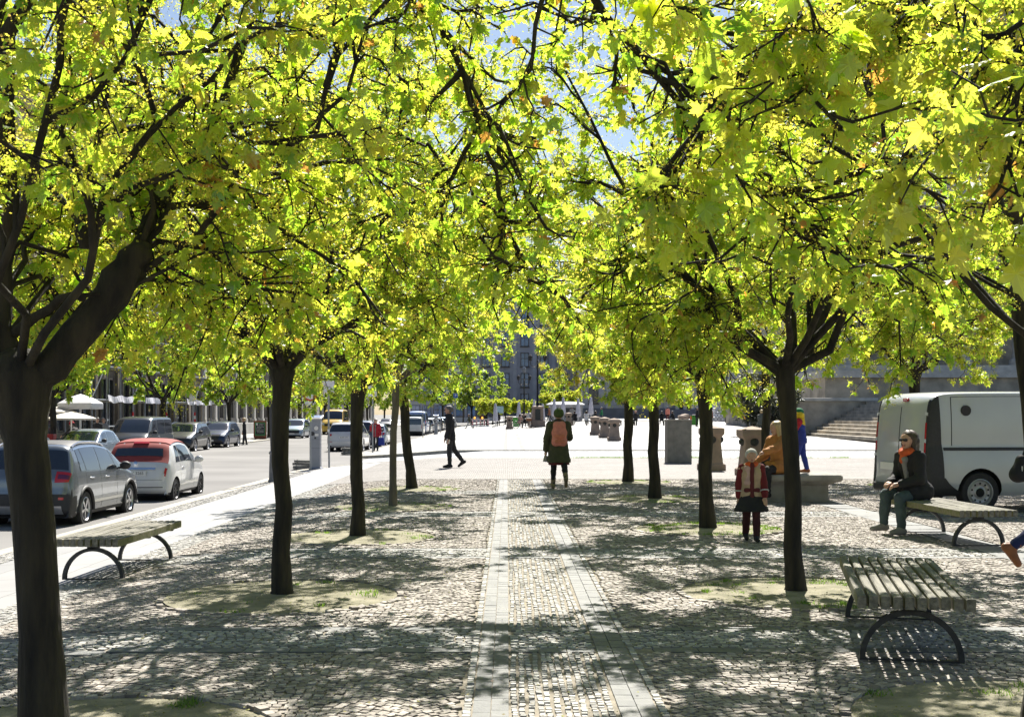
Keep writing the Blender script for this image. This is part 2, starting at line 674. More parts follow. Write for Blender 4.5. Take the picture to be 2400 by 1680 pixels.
# fan-laid setts
W_, RR, pitch = 1.34, 0.92, 0.060
A_ = math.asin(W_ / 2 / RR)
na = int(2 * A_ * RR / 0.056)
cx, cy, ww, ll, aa = [], [], [], [], []
for k in range(-3, 12):
    xk = k * W_ + 0.18
    js = np.arange(2.0, 31.0, pitch)
    a = (np.arange(na) + 0.5) / na * 2 * A_ - A_
    J, A2 = np.meshgrid(js, a, indexing='ij')
    A2 = A2 + (rng.random((len(js), 1)) - 0.5) * (2 * A_ / na)
    J = J + rng.normal(0, 0.004, J.shape) + 0.012 * np.sin(J * 1.7 + k)
    cx.append((xk + RR * np.sin(A2)).ravel() + rng.normal(0, 0.003, J.size))
    cy.append((J + RR * np.cos(A2) - RR).ravel())
    ww.append(np.full(J.size, 0.0535) * rng.uniform(0.86, 1.08, J.size))
    ll.append((0.0555 * np.cos(A2)).ravel() * rng.uniform(0.86, 1.05, J.size))
    aa.append(-A2.ravel() + rng.normal(0, 0.06, J.size))
cx, cy, ww, ll, aa = map(np.concatenate, (cx, cy, ww, ll, aa))
k_ = keep(cx, cy)
stones('sett_paving', cx[k_], cy[k_], ww[k_], ll[k_], aa[k_], m_sett)

# setts in the path (columns) and in the bands (rows), mosaic strip by the slabs, rings round the pits
cx, cy, ww, ll, aa = [], [], [], [], []


def lay(x, y, w, l, a):
    x, y = np.asarray(x, float).ravel(), np.asarray(y, float).ravel()
    cx.append(x)
    cy.append(y)
    ww.append(np.broadcast_to(w, x.shape) * rng.uniform(0.85, 1.05, x.shape))
    ll.append(np.broadcast_to(l, x.shape) * rng.uniform(0.82, 1.05, x.shape))
    aa.append(np.broadcast_to(a, x.shape) + rng.normal(0, 0.07, x.shape))


ncol = 12
px = P0 + 0.2 + 0.028 + np.arange(ncol) * (0.6 - 0.02) / ncol
py = np.arange(4.6, 43, 0.053)
GX, GY = np.meshgrid(px, py)
GX = GX + 0.006 * np.sin(GY * 3 + px[None] * 40) + rng.normal(0, 0.002, GX.shape)
GY = GY + rng.random((1, ncol)) * 0.05 + rng.normal(0, 0.005, GY.shape)
sel = np.ones(GX.shape, bool)
for b in B_C + [30.6, 36.1]:
    sel &= np.abs(GY - b) > B_H + 0.03
lay(GX[sel], GY[sel], 0.034, 0.044, 0.0)
for b in B_C:
    rows = b - B_H + B_S + 0.04 + np.arange(12) * (2 * (B_H - B_S) - 0.02) / 12
    xx = np.arange(EDGE_L, 0.43 * b + 1, 0.066)
    GX, GY = np.meshgrid(xx, rows)
    GX = GX + rng.random((12, 1)) * 0.06 + rng.normal(0, 0.005, GX.shape)
    GX, GY = GX.ravel(), GY.ravel()
    ok = ((GX < P0 - 0.02) | (GX > P3 + 0.02) | ((GX > P1 + 0.02) & (GX < P2 - 0.02))) & ((GX < SX0 - .03) | (GX > SX1 + .03))
    for q in PITS:
        ok &= (GX - q[0]) ** 2 + (GY - q[1]) ** 2 > (PIT_R + 0.075) ** 2
    lay(GX[ok], GY[ok], 0.056, 0.046, 0.0)
# edging rows beside the strips
yy = np.arange(4.6, 30, 0.056)
for x in (P0 - 0.03, P3 + 0.03):
    lay(np.full(yy.shape, x), yy, 0.045, 0.050, 0.0)
gx = np.arange(SL1, EDGE_L, 0.05)
gy = np.arange(7.5, 30, 0.05)
GX, GY = np.meshgrid(gx, gy)
lay(GX + rng.normal(0, 0.004, GX.shape), GY + rng.normal(0, 0.006, GY.shape) + rng.random((1, len(gx))) * 0.05, 0.044, 0.044, 0.0)
GX, GY = np.meshgrid(np.arange(KERB + 0.33, SL0 + 0.05, 0.05), np.arange(15, 40, 0.05))
lay(GX, GY + rng.normal(0, 0.008, GY.shape), 0.044, 0.044, 0.0)
ring_ = []
for q in PITS:
    n = int(2 * math.pi * (PIT_R + 0.03) / 0.075)
    a = np.arange(n) / n * 2 * math.pi
    if abs(q[0]) < 9:
        ring_.append((q[0] + (PIT_R + 0.03) * np.cos(a), q[1] + (PIT_R + 0.03) * np.sin(a), a))
cx, cy, ww, ll, aa = map(np.concatenate, (cx, cy, ww, ll, aa))
stones('path_setts', cx, cy, ww, ll, aa, m_sett2)
rx, ry, ra = (np.concatenate([r[k] for r in ring_]) for k in range(3))
stones('pit_edging', rx, ry, np.full(len(rx), .06), np.full(len(rx), .07), ra, m_sett, hz=.020, hj=.006, tilt=.08)

# grey pavers: two strips along the path, cross strips, slab strip on the right
cx, cy, ww, ll, aa = [], [], [], [], []
for xa, xb in ((P0, P1), (P2, P3)):
    w = (xb - xa) / 2
    y = np.arange(4.6, 43, 0.136)
    for c in range(2):
        cx.append(np.full(y.shape, xa + (c + 0.5) * w))
        cy.append(y + c * 0.05)
        ww.append(np.full(y.shape, w - 0.004))
        ll.append(np.full(y.shape, 0.1325))
for b in B_C:
    for s in (-1, 1):
        yb = b + s * (B_H - B_S / 2)
        x = np.arange(EDGE_L, 0.43 * b + 1, 0.31)
        ok = (x < P0 - 0.17) | (x > P3 + 0.17)
        for q in PITS:
            ok &= (x - q[0]) ** 2 + (yb - q[1]) ** 2 > (PIT_R + 0.2) ** 2
        x = np.concatenate([x[ok], np.array([P1 + 0.11, P1 + 0.30, P1 + 0.49])])
        cx.append(x)
        cy.append(np.full(x.shape, yb))
        ww.append(np.where((x > P1) & (x < P2), 0.186, 0.306))
        ll.append(np.full(x.shape, B_S - 0.004))
y = np.arange(8, 30, 0.62)
cx.append(np.full(y.shape, (SX0 + SX1) / 2))
cy.append(y)
ww.append(np.full(y.shape, SX1 - SX0 - 0.01))
ll.append(np.full(y.shape, 0.61))
cx, cy, ww, ll = map(np.concatenate, (cx, cy, ww, ll))
o = stones('paving_strips', cx, cy, ww, ll, np.zeros(len(cx)), m_paver, hz=0.010, hj=0.0006, tilt=0.006, inset=0.99, jit=0.004)

# strip lines going on across the far square
fs = MB()
for xa, xb in ((P0, P1), (P2, P3)):
    for y in np.arange(cy1 + 1, 118, 1.0):
        fs.quad((xa, y, gz(xa, y) + 0.006), (xb, y, gz(xb, y) + 0.006), (xb, y + 0.97, gz(xb, y + 0.97) + 0.006), (xa, y + 0.97, gz(xa, y + 0.97) + 0.006))
struct(fs.build('paving_strips', m_paver))

# sandy pits
m_soil = mat('pit_soil', (0.29, 0.265, 0.19), 0.95, col2=(0.16, 0.15, 0.095), scale=5, bump=0.7, bscale=60)
for q in PITS:
    mb = MB()
    n = 36
    mb.v.append((q[0], q[1], 0.035))
    for rr, zz in ((0.5, 0.022), (PIT_R, 0.006)):
        for i in range(n):
            a = 2 * math.pi * i / n
            mb.v.append((q[0] + rr * math.cos(a), q[1] + rr * math.sin(a), zz))
    for i in range(n):
        j = (i + 1) % n
        mb.f.append((0, 1 + i, 1 + j))
        mb.f.append((1 + i, 1 + n + i, 1 + n + j, 1 + j))
        mb.m += [0, 0]
    struct(mb.build('tree_pit', m_soil, smooth=180))

# grass in the pits and along the kerb
m_grass = leaf_mat('grass', [(0, (0.05, 0.10, 0.02)), (1, (0.14, 0.22, 0.05))], [(0, (0.15, 0.30, 0.03)), (1, (0.35, 0.55, 0.06))], 0.45, 0.03)


def grass(cxy, hmin=0.02, hmax=0.07):
    n = len(cxy)
    a = rng.random(n) * 2 * math.pi
    h = rng.uniform(hmin, hmax, n)
    w = 0.004 + 0.003 * rng.random(n)
    lean = rng.normal(0, 0.5, (n, 2)) * h[:, None]
    zg = np.array([gz(x, y) for x, y in cxy]) + 0.01
    b0 = np.stack([cxy[:, 0] - w * np.cos(a), cxy[:, 1] - w * np.sin(a), zg], 1)
    b1 = np.stack([cxy[:, 0] + w * np.cos(a), cxy[:, 1] + w * np.sin(a), zg], 1)
    tp = np.stack([cxy[:, 0] + lean[:, 0], cxy[:, 1] + lean[:, 1], zg + h], 1)
    V = np.stack([b0, b1, tp], 1).reshape(-1, 3)
    return V, rng.random(n)


pts = []
for qi, q in enumerate(PITS):
    dens = [0.4, 0.4, 0.4, 0.8, 0.8, 0.6, 1.2, 2.2, 0.8, 0.6, 0.5][qi]
    for c in range(int(26 * dens)):
        r, a = PIT_R * math.sqrt(random.uniform(0.25, 1)), random.uniform(0, 2 * math.pi)
        m = random.randint(18, 60)
        s = random.uniform(0.02, 0.07)
        pts.append(np.array([q[0] + r * math.cos(a), q[1] + r * math.sin(a)]) + rng.normal(0, s, (m, 2)))
pts = np.concatenate(pts)
ok = np.zeros(len(pts), bool)
for q in PITS:
    ok |= (pts[:, 0] - q[0]) ** 2 + (pts[:, 1] - q[1]) ** 2 < PIT_R ** 2
Vg, rg = grass(pts[ok], 0.012, 0.045)
gk = np.stack([rng.uniform(2.0, 12.5, 5200), cy0 - 0.42 - np.abs(rng.normal(0, 0.12, 5200))], 1)
keepk = (np.sin(gk[:, 0] * 2.1) + np.sin(gk[:, 0] * 5.3) * 0.6 + rng.normal(0, 0.6, len(gk))) > -0.2
Vk, rk = grass(gk[keepk], 0.03, 0.10)
Vg, rg = np.concatenate([Vg, Vk]), np.concatenate([rg, rk])
g = np_mesh('grass', Vg, np.full(len(rg), 3), np.arange(len(rg) * 3), m_grass, fattr={'rnd': rg})
tag(g, 'tufts of short green grass in the sandy tree pits and along the kerb', 'grass', kind='stuff')

# fallen blossom and bits on the paving, thickest in the pits
n = 5200
fx = rng.uniform(-3.6, 7.0, n)
fy = 5 + 20 * rng.random(n) ** 1.5
for i_, q in enumerate(PITS[:9]):
    s_ = slice(i_ * 260, i_ * 260 + 260)
    r_, a_ = PIT_R * np.sqrt(rng.random(260)), rng.random(260) * 6.283
    fx[s_], fy[s_] = q[0] + r_ * np.cos(a_), q[1] + r_ * np.sin(a_)
a = rng.random(n) * 6.28
s = rng.uniform(0.004, 0.013, n)
zc = 0.03
c4 = np.stack([np.stack([fx + s * np.cos(a + k * 1.571), fy + s * np.sin(a + k * 1.571), np.full(n, zc) + rng.normal(0, 0.003, n)], 1) for k in range(4)], 1)
m_lit = mat('fallen_bits', (0.9, 0.9, 0.9), 0.8, var=0.1, attr=('rnd', [(0, (0.20, 0.16, 0.05)), (0.5, (0.30, 0.30, 0.07)), (1, (0.12, 0.08, 0.05))]))
b = np_mesh('fallen_blossom', c4.reshape(-1, 3), np.full(n, 4), np.arange(n * 4), m_lit, fattr={'rnd': rng.random(n)})
tag(b, 'fallen maple blossom and bits scattered over the setts', 'fallen blossom', kind='stuff')
# ------------------------------------------------------------------ trees
m_bark = mat('bark', (0.040, 0.034, 0.020), 0.92, col2=(0.008, 0.007, 0.006), scale=11, bump=1.0, bscale=26, stretch=(1, 1, 0.2), detail=9)
m_bark_pale = mat('bark_pale', (0.15, 0.13, 0.10), 0.9, col2=(0.08, 0.07, 0.055), scale=7, bump=0.7, bscale=24, stretch=(1, 1, 0.25), detail=8)
m_leaf = leaf_mat('maple_leaf',
                  [(0.0, (0.045, 0.085, 0.018)), (0.45, (0.085, 0.125, 0.02)), (0.8, (0.13, 0.14, 0.025)), (1.0, (0.15, 0.09, 0.03))],
                  [(0.0, (0.28, 0.54, 0.03)), (0.4, (0.58, 0.82, 0.05)), (0.8, (0.90, 0.93, 0.10)), (0.985, (0.92, 0.80, 0.08)), (1.0, (0.70, 0.34, 0.06))], 0.70, 0.06)
m_flower = leaf_mat('maple_flower',
                    [(0.0, (0.16, 0.17, 0.03)), (0.6, (0.26, 0.24, 0.04)), (1.0, (0.28, 0.17, 0.05))],
                    [(0.0, (0.62, 0.72, 0.05)), (0.6, (0.90, 0.84, 0.09)), (1.0, (0.90, 0.62, 0.15))], 0.60, 0.03)

_half = [(0.0, 0.0), (0.09, -0.05), (0.20, -0.01), (0.37, -0.02), (0.29, 0.13), (0.31, 0.20), (0.42, 0.27), (0.56, 0.44), (0.40, 0.45), (0.36, 0.53), (0.20, 0.50),
         (0.19, 0.64), (0.22, 0.74), (0.10, 0.78), (0.0, 1.04)]
LEAF_HI = np.array(_half + [(-x, y) for x, y in _half[-2:0:-1]])
_half2 = [(0.0, 0.0), (0.30, -0.02), (0.27, 0.16), (0.54, 0.44), (0.22, 0.52), (0.18, 0.74), (0.0, 1.04)]
LEAF_LO = np.array(_half2 + [(-x, y) for x, y in _half2[-2:0:-1]])
LEAF_CEN = np.array([0.0, 0.30])


def leaves_np(P, D, S, hi, lo=0.0, hi_r=1.0, rg=rng):
    """P base points, D petiole directions, S sizes -> verts, tris, rnd per face"""
    n = len(P)
    tpl = LEAF_HI if hi else LEAF_LO
    k = len(tpl)
    up = np.tile(np.array([0.0, 0.0, 1.0]), (n, 1)) + rg.normal(0, 0.42, (n, 3))
    t = D / np.linalg.norm(D, axis=1, keepdims=True)
    nn = up - t * np.sum(up * t, 1, keepdims=True)
    nn /= np.linalg.norm(nn, axis=1, keepdims=True) + 1e-9
    s = np.cross(t, nn)
    pts = np.concatenate([LEAF_CEN[None], tpl], 0)
    px, py = pts[:, 0], pts[:, 1]
    droop = rg.uniform(0.05, 0.5, n)
    cup = rg.uniform(-0.15, 0.5, n)
    lz = -droop[:, None] * (py[None] ** 2) - cup[:, None] * np.abs(px)[None]
    lz += rg.normal(0, 0.025, lz.shape)
    wob = 1 + rg.normal(0, 0.04, (n, len(px)))
    V = P[:, None] + S[:, None, None] * (s[:, None] * (px[None] * wob)[..., None] + t[:, None] * (py[None] * wob)[..., None] + nn[:, None] * lz[..., None])
    idx = np.arange(k)
    T = np.stack([np.zeros(k, int), idx + 1, (idx + 1) % k + 1], 1)
    Fc = (np.arange(n)[:, None, None] * (k + 1) + T[None]).reshape(-1, 3)
    r = np.repeat(np.clip(rg.normal((lo + hi_r) / 2, (hi_r - lo) / 3.2, n), 0, 1), k)
    return V.reshape(-1, 3), Fc, r


def flowers_np(P, per, rad, size, rg=rng):
    n = len(P) * per
    C = np.repeat(P, per, 0) + rg.normal(0, rad, (n, 3)) * np.array([1, 1, 0.75])
    u = rg.normal(0, 1, (n, 3))
    u /= np.linalg.norm(u, axis=1, keepdims=True)
    w = np.cross(u, rg.normal(0, 1, (n, 3)))
    w /= np.linalg.norm(w, axis=1, keepdims=True) + 1e-9
    s = (size * rg.uniform(0.6, 1.3, n))[:, None]
    V = np.stack([C - u * s, C + w * s * 0.75, C + u * s, C - w * s * 0.75], 1).reshape(-1, 3)
    Fc = np.arange(n * 4).reshape(-1, 4)
    return V, Fc, np.clip(np.repeat(rg.random(len(P)), per) * 0.6 + rg.normal(0.2, 0.15, n), 0, 1)


def bez(a, b, c, n):
    out = []
    for i in range(n + 1):
        t = i / n
        out.append(a * (1 - t) ** 2 + b * 2 * t * (1 - t) + c * t * t)
    return out


class Grower:
    def __init__(self, seed):
        self.r = random.Random(seed)
        self.rg = np.random.default_rng(seed)
        self.mb = MB()
        self.lp, self.ld, self.fp = [], [], []

    def rv(self, s=1.0):
        g = self.r.gauss
        return Vector((g(0, s), g(0, s), g(0, s)))

    def twigs(self, pts, n, ln, nl, fl):
        r = self.r
        for _ in range(n):
            t = r.uniform(0.25, 1.0) * (len(pts) - 1)
            i = min(int(t), len(pts) - 2)
            p = pts[i].lerp(pts[i + 1], t - i)
            d = (pts[i + 1] - pts[i]).normalized() + self.rv(0.65)
            d.z -= 0.15
            d.normalize()
            L = ln * r.uniform(0.5, 1.4)
            e = p + d * L
            m = p + d * L * 0.5 + self.rv(0.02)
            self.mb.tube([p, m, e], [0.0052, 0.0042, 0.0028], n=3, cap=False)
            self.leafy(p.lerp(e, 0.4), e, nl, fl)

    def leafy(self, a, b, nl, fl):
        r = self.r
        for _ in range(nl):
            t = r.random() ** 0.6
            p = a.lerp(b, t)
            d = (b - a).normalized() * 0.5 + self.rv(0.7)
            d.z -= 0.45
            d.normalize()
            q = p + d * r.uniform(0.02, 0.06)
            self.lp.append(q)
            self.ld.append(d)
        for _ in range(fl):
            self.fp.append(b + self.rv(0.045))

    def branch(self, p0, d0, p1, r0, r1, n=5, sides=5, wig=0.04, droop=0.0):
        L = (p1 - p0).length
        b = p0 + d0.normalized() * L * 0.5
        pts = bez(p0, b, p1, n)
        for i in range(1, n + 1):
            pts[i] = pts[i] + self.rv(wig * L * 0.35)
            pts[i].z -= droop * L * (i / n) ** 2
        rad = [r0 + (r1 - r0) * (i / n) ** 0.8 for i in range(n + 1)]
        self.mb.tube(pts, rad, n=sides, cap=False)
        return pts

    def limb(self, pts, rad, sides=8):
        self.mb.tube(pts, rad, n=sides, cap=True)

    def fill(self, pts, inside, n2=8, n3=5, ntw=3, nl=4, fl=2, L2=(0.55, 1.25), L3=(0.25, 0.6), r2=0.0165, out=None, t0=0.2, droop=0.12):
        """clothe a limb with branches, side branches, twigs and leaves that stay inside the crown"""
        r = self.r
        for k in range(n2):
            t = (t0 + (1 - t0) * (k + r.random()) / n2) * (len(pts) - 1)
            i = min(int(t), len(pts) - 2)
            p = pts[i].lerp(pts[i + 1], t - i)
            for _try in range(8):
                d = (pts[i + 1] - pts[i]).normalized() * 0.5 + self.rv(0.75)
                if out is not None:
                    d += (p - out).normalized() * 0.55
                d.normalize()
                e = p + d * r.uniform(*L2)
                if inside(e):
                    break
            else:
                continue
            rr = r2 * r.uniform(0.7, 1.2)
            b2 = self.branch(p, (pts[i + 1] - pts[i]).normalized() + d * 0.8, e, rr, 0.007, n=5, sides=5, wig=0.10, droop=droop)
            self.twigs(b2, 2, 0.16, nl, fl)
            self.leafy(b2[-2], b2[-1], nl, fl)
            for q in range(n3):
                t3 = r.uniform(0.2, 1.0) * (len(b2) - 1)
                j = min(int(t3), len(b2) - 2)
                p3 = b2[j].lerp(b2[j + 1], t3 - j)
                d3 = (b2[j + 1] - b2[j]).normalized() * 0.6 + self.rv(0.65)
                d3.normalize()
                e3 = p3 + d3 * r.uniform(*L3)
                if not inside(e3):
                    e3 = p3 + d3 * 0.18
                b3 = self.branch(p3, (b2[j + 1] - b2[j]), e3, 0.0082, 0.0042, n=3, sides=4, wig=0.12, droop=droop)
                self.twigs(b3, ntw, 0.15, nl, fl)

    def crown(self, size, hi, lo, hi_r, per=9, frad=0.03, fsize=0.008, name='crown', parent=None):
        P = np.array([tuple(p) for p in self.lp])
        D = np.array([tuple(p) for p in self.ld])
        S = size * self.rg.uniform(0.45, 1.25, len(P))
        V, Fc, r = leaves_np(P, D, S, hi, lo, hi_r, self.rg)
        FP = np.array([tuple(p) for p in self.fp]) if self.fp else np.zeros((0, 3))
        V2, F2, r2 = flowers_np(FP, per, frad, fsize, self.rg)
        r2 = np.clip(r2 + (lo + hi_r) * 0.4 - 0.4, 0, 1)
        loops = np.concatenate([Fc.ravel(), (F2 + len(V)).ravel()])
        lpf = np.concatenate([np.full(len(Fc), 3), np.full(len(F2), 4)])
        mi = np.concatenate([np.zeros(len(Fc)), np.ones(len(F2))])
        return np_mesh(name, np.concatenate([V, V2]), lpf, loops, [m_leaf, m_flower], parent, fattr={'rnd': np.concatenate([r, r2])}, mi=mi)


def ellipsoid(c, rx, ry, rz, zmin):
    c = Vector(c)

    def f(p):
        q = (((p.x - c.x) / rx) ** 2 + ((p.y - c.y) / ry) ** 2) ** 1.5
        return q + abs((p.z - c.z) / rz) ** 3 < 1.0 and p.z > zmin
    return f


LEAFY, FLOWERY, LSIZE = 2.8, 2.8, 0.76
MAPLES = 'maples planted in round pits in two rows along the path'


def maple(seed, xy, label, rt=0.078, fork=1.95, bend=(0, 0), knob=1.45, limbs=(), nl=6, R_=2.05, zc=3.5, rz=1.65, zmin=1.85, cshift=(0, 0),
          n2=8, n3=5, ntw=3, leaf=4, fl=2, size=0.10, hi=True, lo=0.1, hi_r=0.8, bark=None, group=MAPLES, zb=0.0, per=12, fsize=0.0065, limb_r=0.042, trunk_pts=None, leafy=1.0, also=None):
    leaf, fl, size = int(leaf * LEAFY * leafy + .5), int(fl * FLOWERY + .5), size * LSIZE
    g = Grower(seed)
    r = g.r
    top = Vector((bend[0], bend[1], fork))
    if trunk_pts is None:
        tp = [Vector((0, 0, -0.05)), Vector((0, 0, 0.06))] + [top * (t) + Vector((math.sin(t * 3.0) * 0.02 * r.choice((-1, 1)), 0, 0)) for t in (0.2, 0.4, 0.6, 0.8)] + [top * 0.93, top, top * 1.06]
        rad = [rt * 1.62, rt * 1.30, rt * 1.03, rt * 0.98, rt * 0.95, rt * 0.98, rt * 1.12, rt * knob, rt * 0.9]
    else:
        tp, rad = trunk_pts
        tp = [Vector(p) for p in tp]
    # resample the trunk with small lumps
    P2, R2 = [], []
    for i in range(len(tp) - 1):
        for s in range(3):
            t = s / 3
            P2.append(tp[i].lerp(tp[i + 1], t))
            R2.append((rad[i] * (1 - t) + rad[i + 1] * t) * r.uniform(0.965, 1.035))
    P2.append(tp[-1])
    R2.append(rad[-1] * 0.6)
    g.mb.tube(P2, R2, n=14)
    cen = Vector((cshift[0] + bend[0], cshift[1] + bend[1], zc))
    ins0 = ellipsoid(cen, R_, R_, rz, zmin)
    ins = (lambda p: ins0(p) and also(p)) if also else ins0
    ends = []
    for spec in limbs:
        pts = [Vector(p) for p in spec[0]]
        rad_ = spec[1]
        # smooth the given polyline a little and roughen it
        pp, rr = [], []
        for i in range(len(pts) - 1):
            for s in range(3):
                t = s / 3
                pp.append(pts[i].lerp(pts[i + 1], t) + (g.rv(0.008) if (i + s) else Vector()))
                rr.append((rad_[i] * (1 - t) + rad_[i + 1] * t) * r.uniform(0.93, 1.07))
        pp.append(pts[-1])
        rr.append(rad_[-1])
        g.limb(pp, rr)
        f = spec[2] if len(spec) > 2 else {}
        if f is not None:
            kw = dict(n2=n2, n3=n3, ntw=ntw, nl=leaf, fl=fl, out=Vector((cen.x, cen.y, zc - 0.6)))
            kw.update(f)
            g.fill(pp, kw.pop('ins', ins), **kw)
    a0 = r.uniform(0, 6.28)
    for k in range(nl):
        a = a0 + 2 * math.pi * k / nl + r.uniform(-0.25, 0.25)
        el = r.uniform(0.05, 1.1) if k % 2 else r.uniform(0.3, 1.3)
        e = cen + Vector((math.cos(a) * math.cos(el) * R_, math.sin(a) * math.cos(el) * R_, math.sin(el) * rz)) * r.uniform(0.68, 0.86)
        d = Vector((math.cos(a), math.sin(a), 0.75))
        p0 = top + Vector((math.cos(a), math.sin(a), 0)) * rt * 0.5
        pts = g.branch(p0, d, e, limb_r * r.uniform(0.8, 1.15), 0.010, n=8, sides=7, wig=0.05)
        g.fill(pts, ins, n2=n2, n3=n3, ntw=ntw, nl=leaf, fl=fl, out=Vector((cen.x, cen.y, zc - 0.6)))
    root = thing('maple_tree', label, 'tree', (xy[0], xy[1], gz(*xy) + zb), 0.0, group)
    g.mb.build('trunk', bark or m_bark, root, smooth=180)
    g.crown(size, hi, lo, hi_r, parent=root, per=per, fsize=fsize)
    return root


def L(x, y, *p):
    """limb points given as world (x, y, z) turned into tree-local ones"""
    return [(a - x, b - y, c) for a, b, c in p]


# row along the street
x, y = TREES[0]
maple(101, (x, y), 'thick dark maple trunk forking into stout limbs, nearest the street-side bench', rt=0.088, fork=1.80, bend=(-0.12, 0), knob=1.75, zc=3.65, rz=1.75, R_=2.15, zmin=1.95, cshift=(0.15, 0.1),
      trunk_pts=([(0, 0, -.05), (0, 0, .1), (-.02, 0, .6), (-.05, 0, 1.1), (-.09, 0, 1.5), (-.11, 0, 1.66), (-.12, 0, 1.8), (-.12, 0, 1.92)], [.15, .12, .096, .094, .098, .13, .158, .10]),
      limbs=[(L(x, y, (-2.2, 5.6, 1.74), (-2.04, 5.6, 1.92), (-1.88, 5.6, 2.10), (-1.74, 5.62, 2.30), (-1.70, 5.64, 2.40)), [.085, .085, .082, .088, .05], dict(n2=3, t0=0.8)),
             (L(x, y, (-1.74, 5.62, 2.32), (-1.66, 5.8, 2.65), (-1.45, 6.1, 3.1), (-1.3, 6.3, 3.7)), [.05, .035, .028, .014], dict(n2=8)),
             (L(x, y, (-2.28, 5.6, 1.82), (-2.33, 5.6, 2.10), (-2.31, 5.6, 2.40), (-2.42, 5.7, 2.9), (-2.5, 5.9, 3.6)), [.07, .05, .045, .03, .014], dict(n2=8)),
             (L(x, y, (-2.28, 5.6, 1.98), (-2.16, 5.55, 2.06), (-2.02, 5.5, 2.13), (-1.9, 5.45, 2.14)), [.024, .022, .02, .02], dict(n2=2, t0=0.7)),
             (L(x, y, (-1.93, 5.6, 2.38), (-1.96, 5.6, 2.5), (-1.93, 5.62, 2.62), (-1.85, 5.65, 3.2)), [.045, .042, .028, .012], dict(n2=5)),
             # long limb arching over the path, its end hanging down on the other side
             (L(x, y, (-2.31, 5.6, 2.40), (-2.2, 5.35, 3.3), (-1.6, 5.1, 4.1), (-.7, 5.1, 4.3), (-.1, 5.15, 4.05), (.25, 5.2, 3.62), (.55, 5.4, 3.25), (.93, 5.6, 2.92), (1.25, 5.8, 2.66), (1.45, 5.95, 2.45)), [.04, .036, .032, .030, .026, .022, .017, .012, .008, .004],
              dict(n2=26, n3=5, t0=0.3, nl=5, fl=3, ntw=2, ins=lambda p: p.z > 2.3, L2=(0.35, 0.8), L3=(0.15, 0.4), droop=0.12)),
             (L(x, y, (-1.6, 5.1, 4.1), (-.95, 5.7, 4.3), (-.48, 6.1, 3.85), (-.28, 6.3, 3.5), (-.12, 6.45, 3.05), (.0, 6.55, 2.65), (.1, 6.6, 2.40)), [.036, .034, .030, .018, .011, .007, .004],
              dict(n2=18, n3=5, t0=0.25, nl=5, fl=3, ntw=2, ins=lambda p: p.z > 2.25, L2=(0.3, 0.8), L3=(0.12, 0.35), droop=0.15))],
      nl=8, n2=8, size=0.088, lo=0.1, hi_r=0.9, leaf=2.4, fl=3, limb_r=.022, also=lambda p: not (p.y < 0.12 and p.z < 2.75))
x, y = TREES[1]
maple(102, (x, y), 'straight dark maple standing in the sandy pit behind the street-side bench', rt=0.078, fork=2.0, knob=1.5, R_=2.5, zc=3.75, rz=2.05, zmin=1.7, nl=13, n2=9, lo=0.05, hi_r=0.85, hi=False, size=0.085, leaf=4, fl=4, cshift=(0, -0.1))
x, y = TREES[2]
maple(103, (x, y), 'slim dark maple with knobbly top, third trunk in the street-side row', rt=0.083, fork=1.98, knob=1.55, R_=2.5, zc=4.0, rz=2.2, zmin=1.6, nl=9, n2=9, lo=0.0, hi_r=0.75, hi=False, size=0.085, leaf=4, fl=3)
x, y = TREES[3]
maple(104, (x, y), 'thin pale grey maple trunk between two darker ones', rt=0.062, fork=2.2, bend=(0.04, 0), knob=1.15, R_=2.3, zc=3.9, rz=2.1, zmin=1.6, nl=7, hi=False, lo=0.0, hi_r=0.75, size=0.09, leaf=4, fl=2, bark=m_bark_pale, per=7, fsize=0.01)
x, y = TREES[4]
maple(105, (x, y), 'dark maple leaning a little, farthest of the street-side row', rt=0.10, fork=2.1, bend=(-0.2, 0), knob=1.35, R_=2.6, zc=4.1, rz=2.3, zmin=1.65, nl=13, n2=10, hi=False, lo=0.0, hi_r=0.7, size=0.095, leaf=4, fl=2, per=7, fsize=0.01)
# row on the square side
x, y = TREES[5]
maple(106, (x, y), 'maple whose big leaves hang above the slatted bench in front', rt=0.085, fork=1.95, bend=(0.05, 0), R_=2.2, zc=3.85, rz=1.75, zmin=2.42, nl=7, n2=6, leaf=2, fl=2, size=0.125, lo=0.25, hi_r=0.9, leafy=.7, limb_r=.02,
      limbs=[(L(x, y, (2.8, 6.3, 1.95), (2.3, 5.7, 2.9), (1.85, 5.1, 3.35), (1.30, 4.7, 3.20), (.95, 4.7, 2.98)), [.03, .024, .02, .013, .006], dict(n2=16, n3=4, t0=0.3, ins=lambda p: p.z > 2.45, L2=(0.3, 0.7), L3=(0.12, 0.35), droop=0.25)),
             (L(x, y, (2.8, 6.3, 1.95), (2.45, 5.4, 2.8), (2.15, 4.6, 3.2), (1.85, 4.0, 3.0), (1.65, 3.9, 2.8)), [.028, .022, .017, .011, .005], dict(n2=12, n3=4, t0=0.35, ins=lambda p: p.z > 2.4, L2=(0.3, 0.6), L3=(0.12, 0.3), droop=0.25))])
x, y = TREES[6]
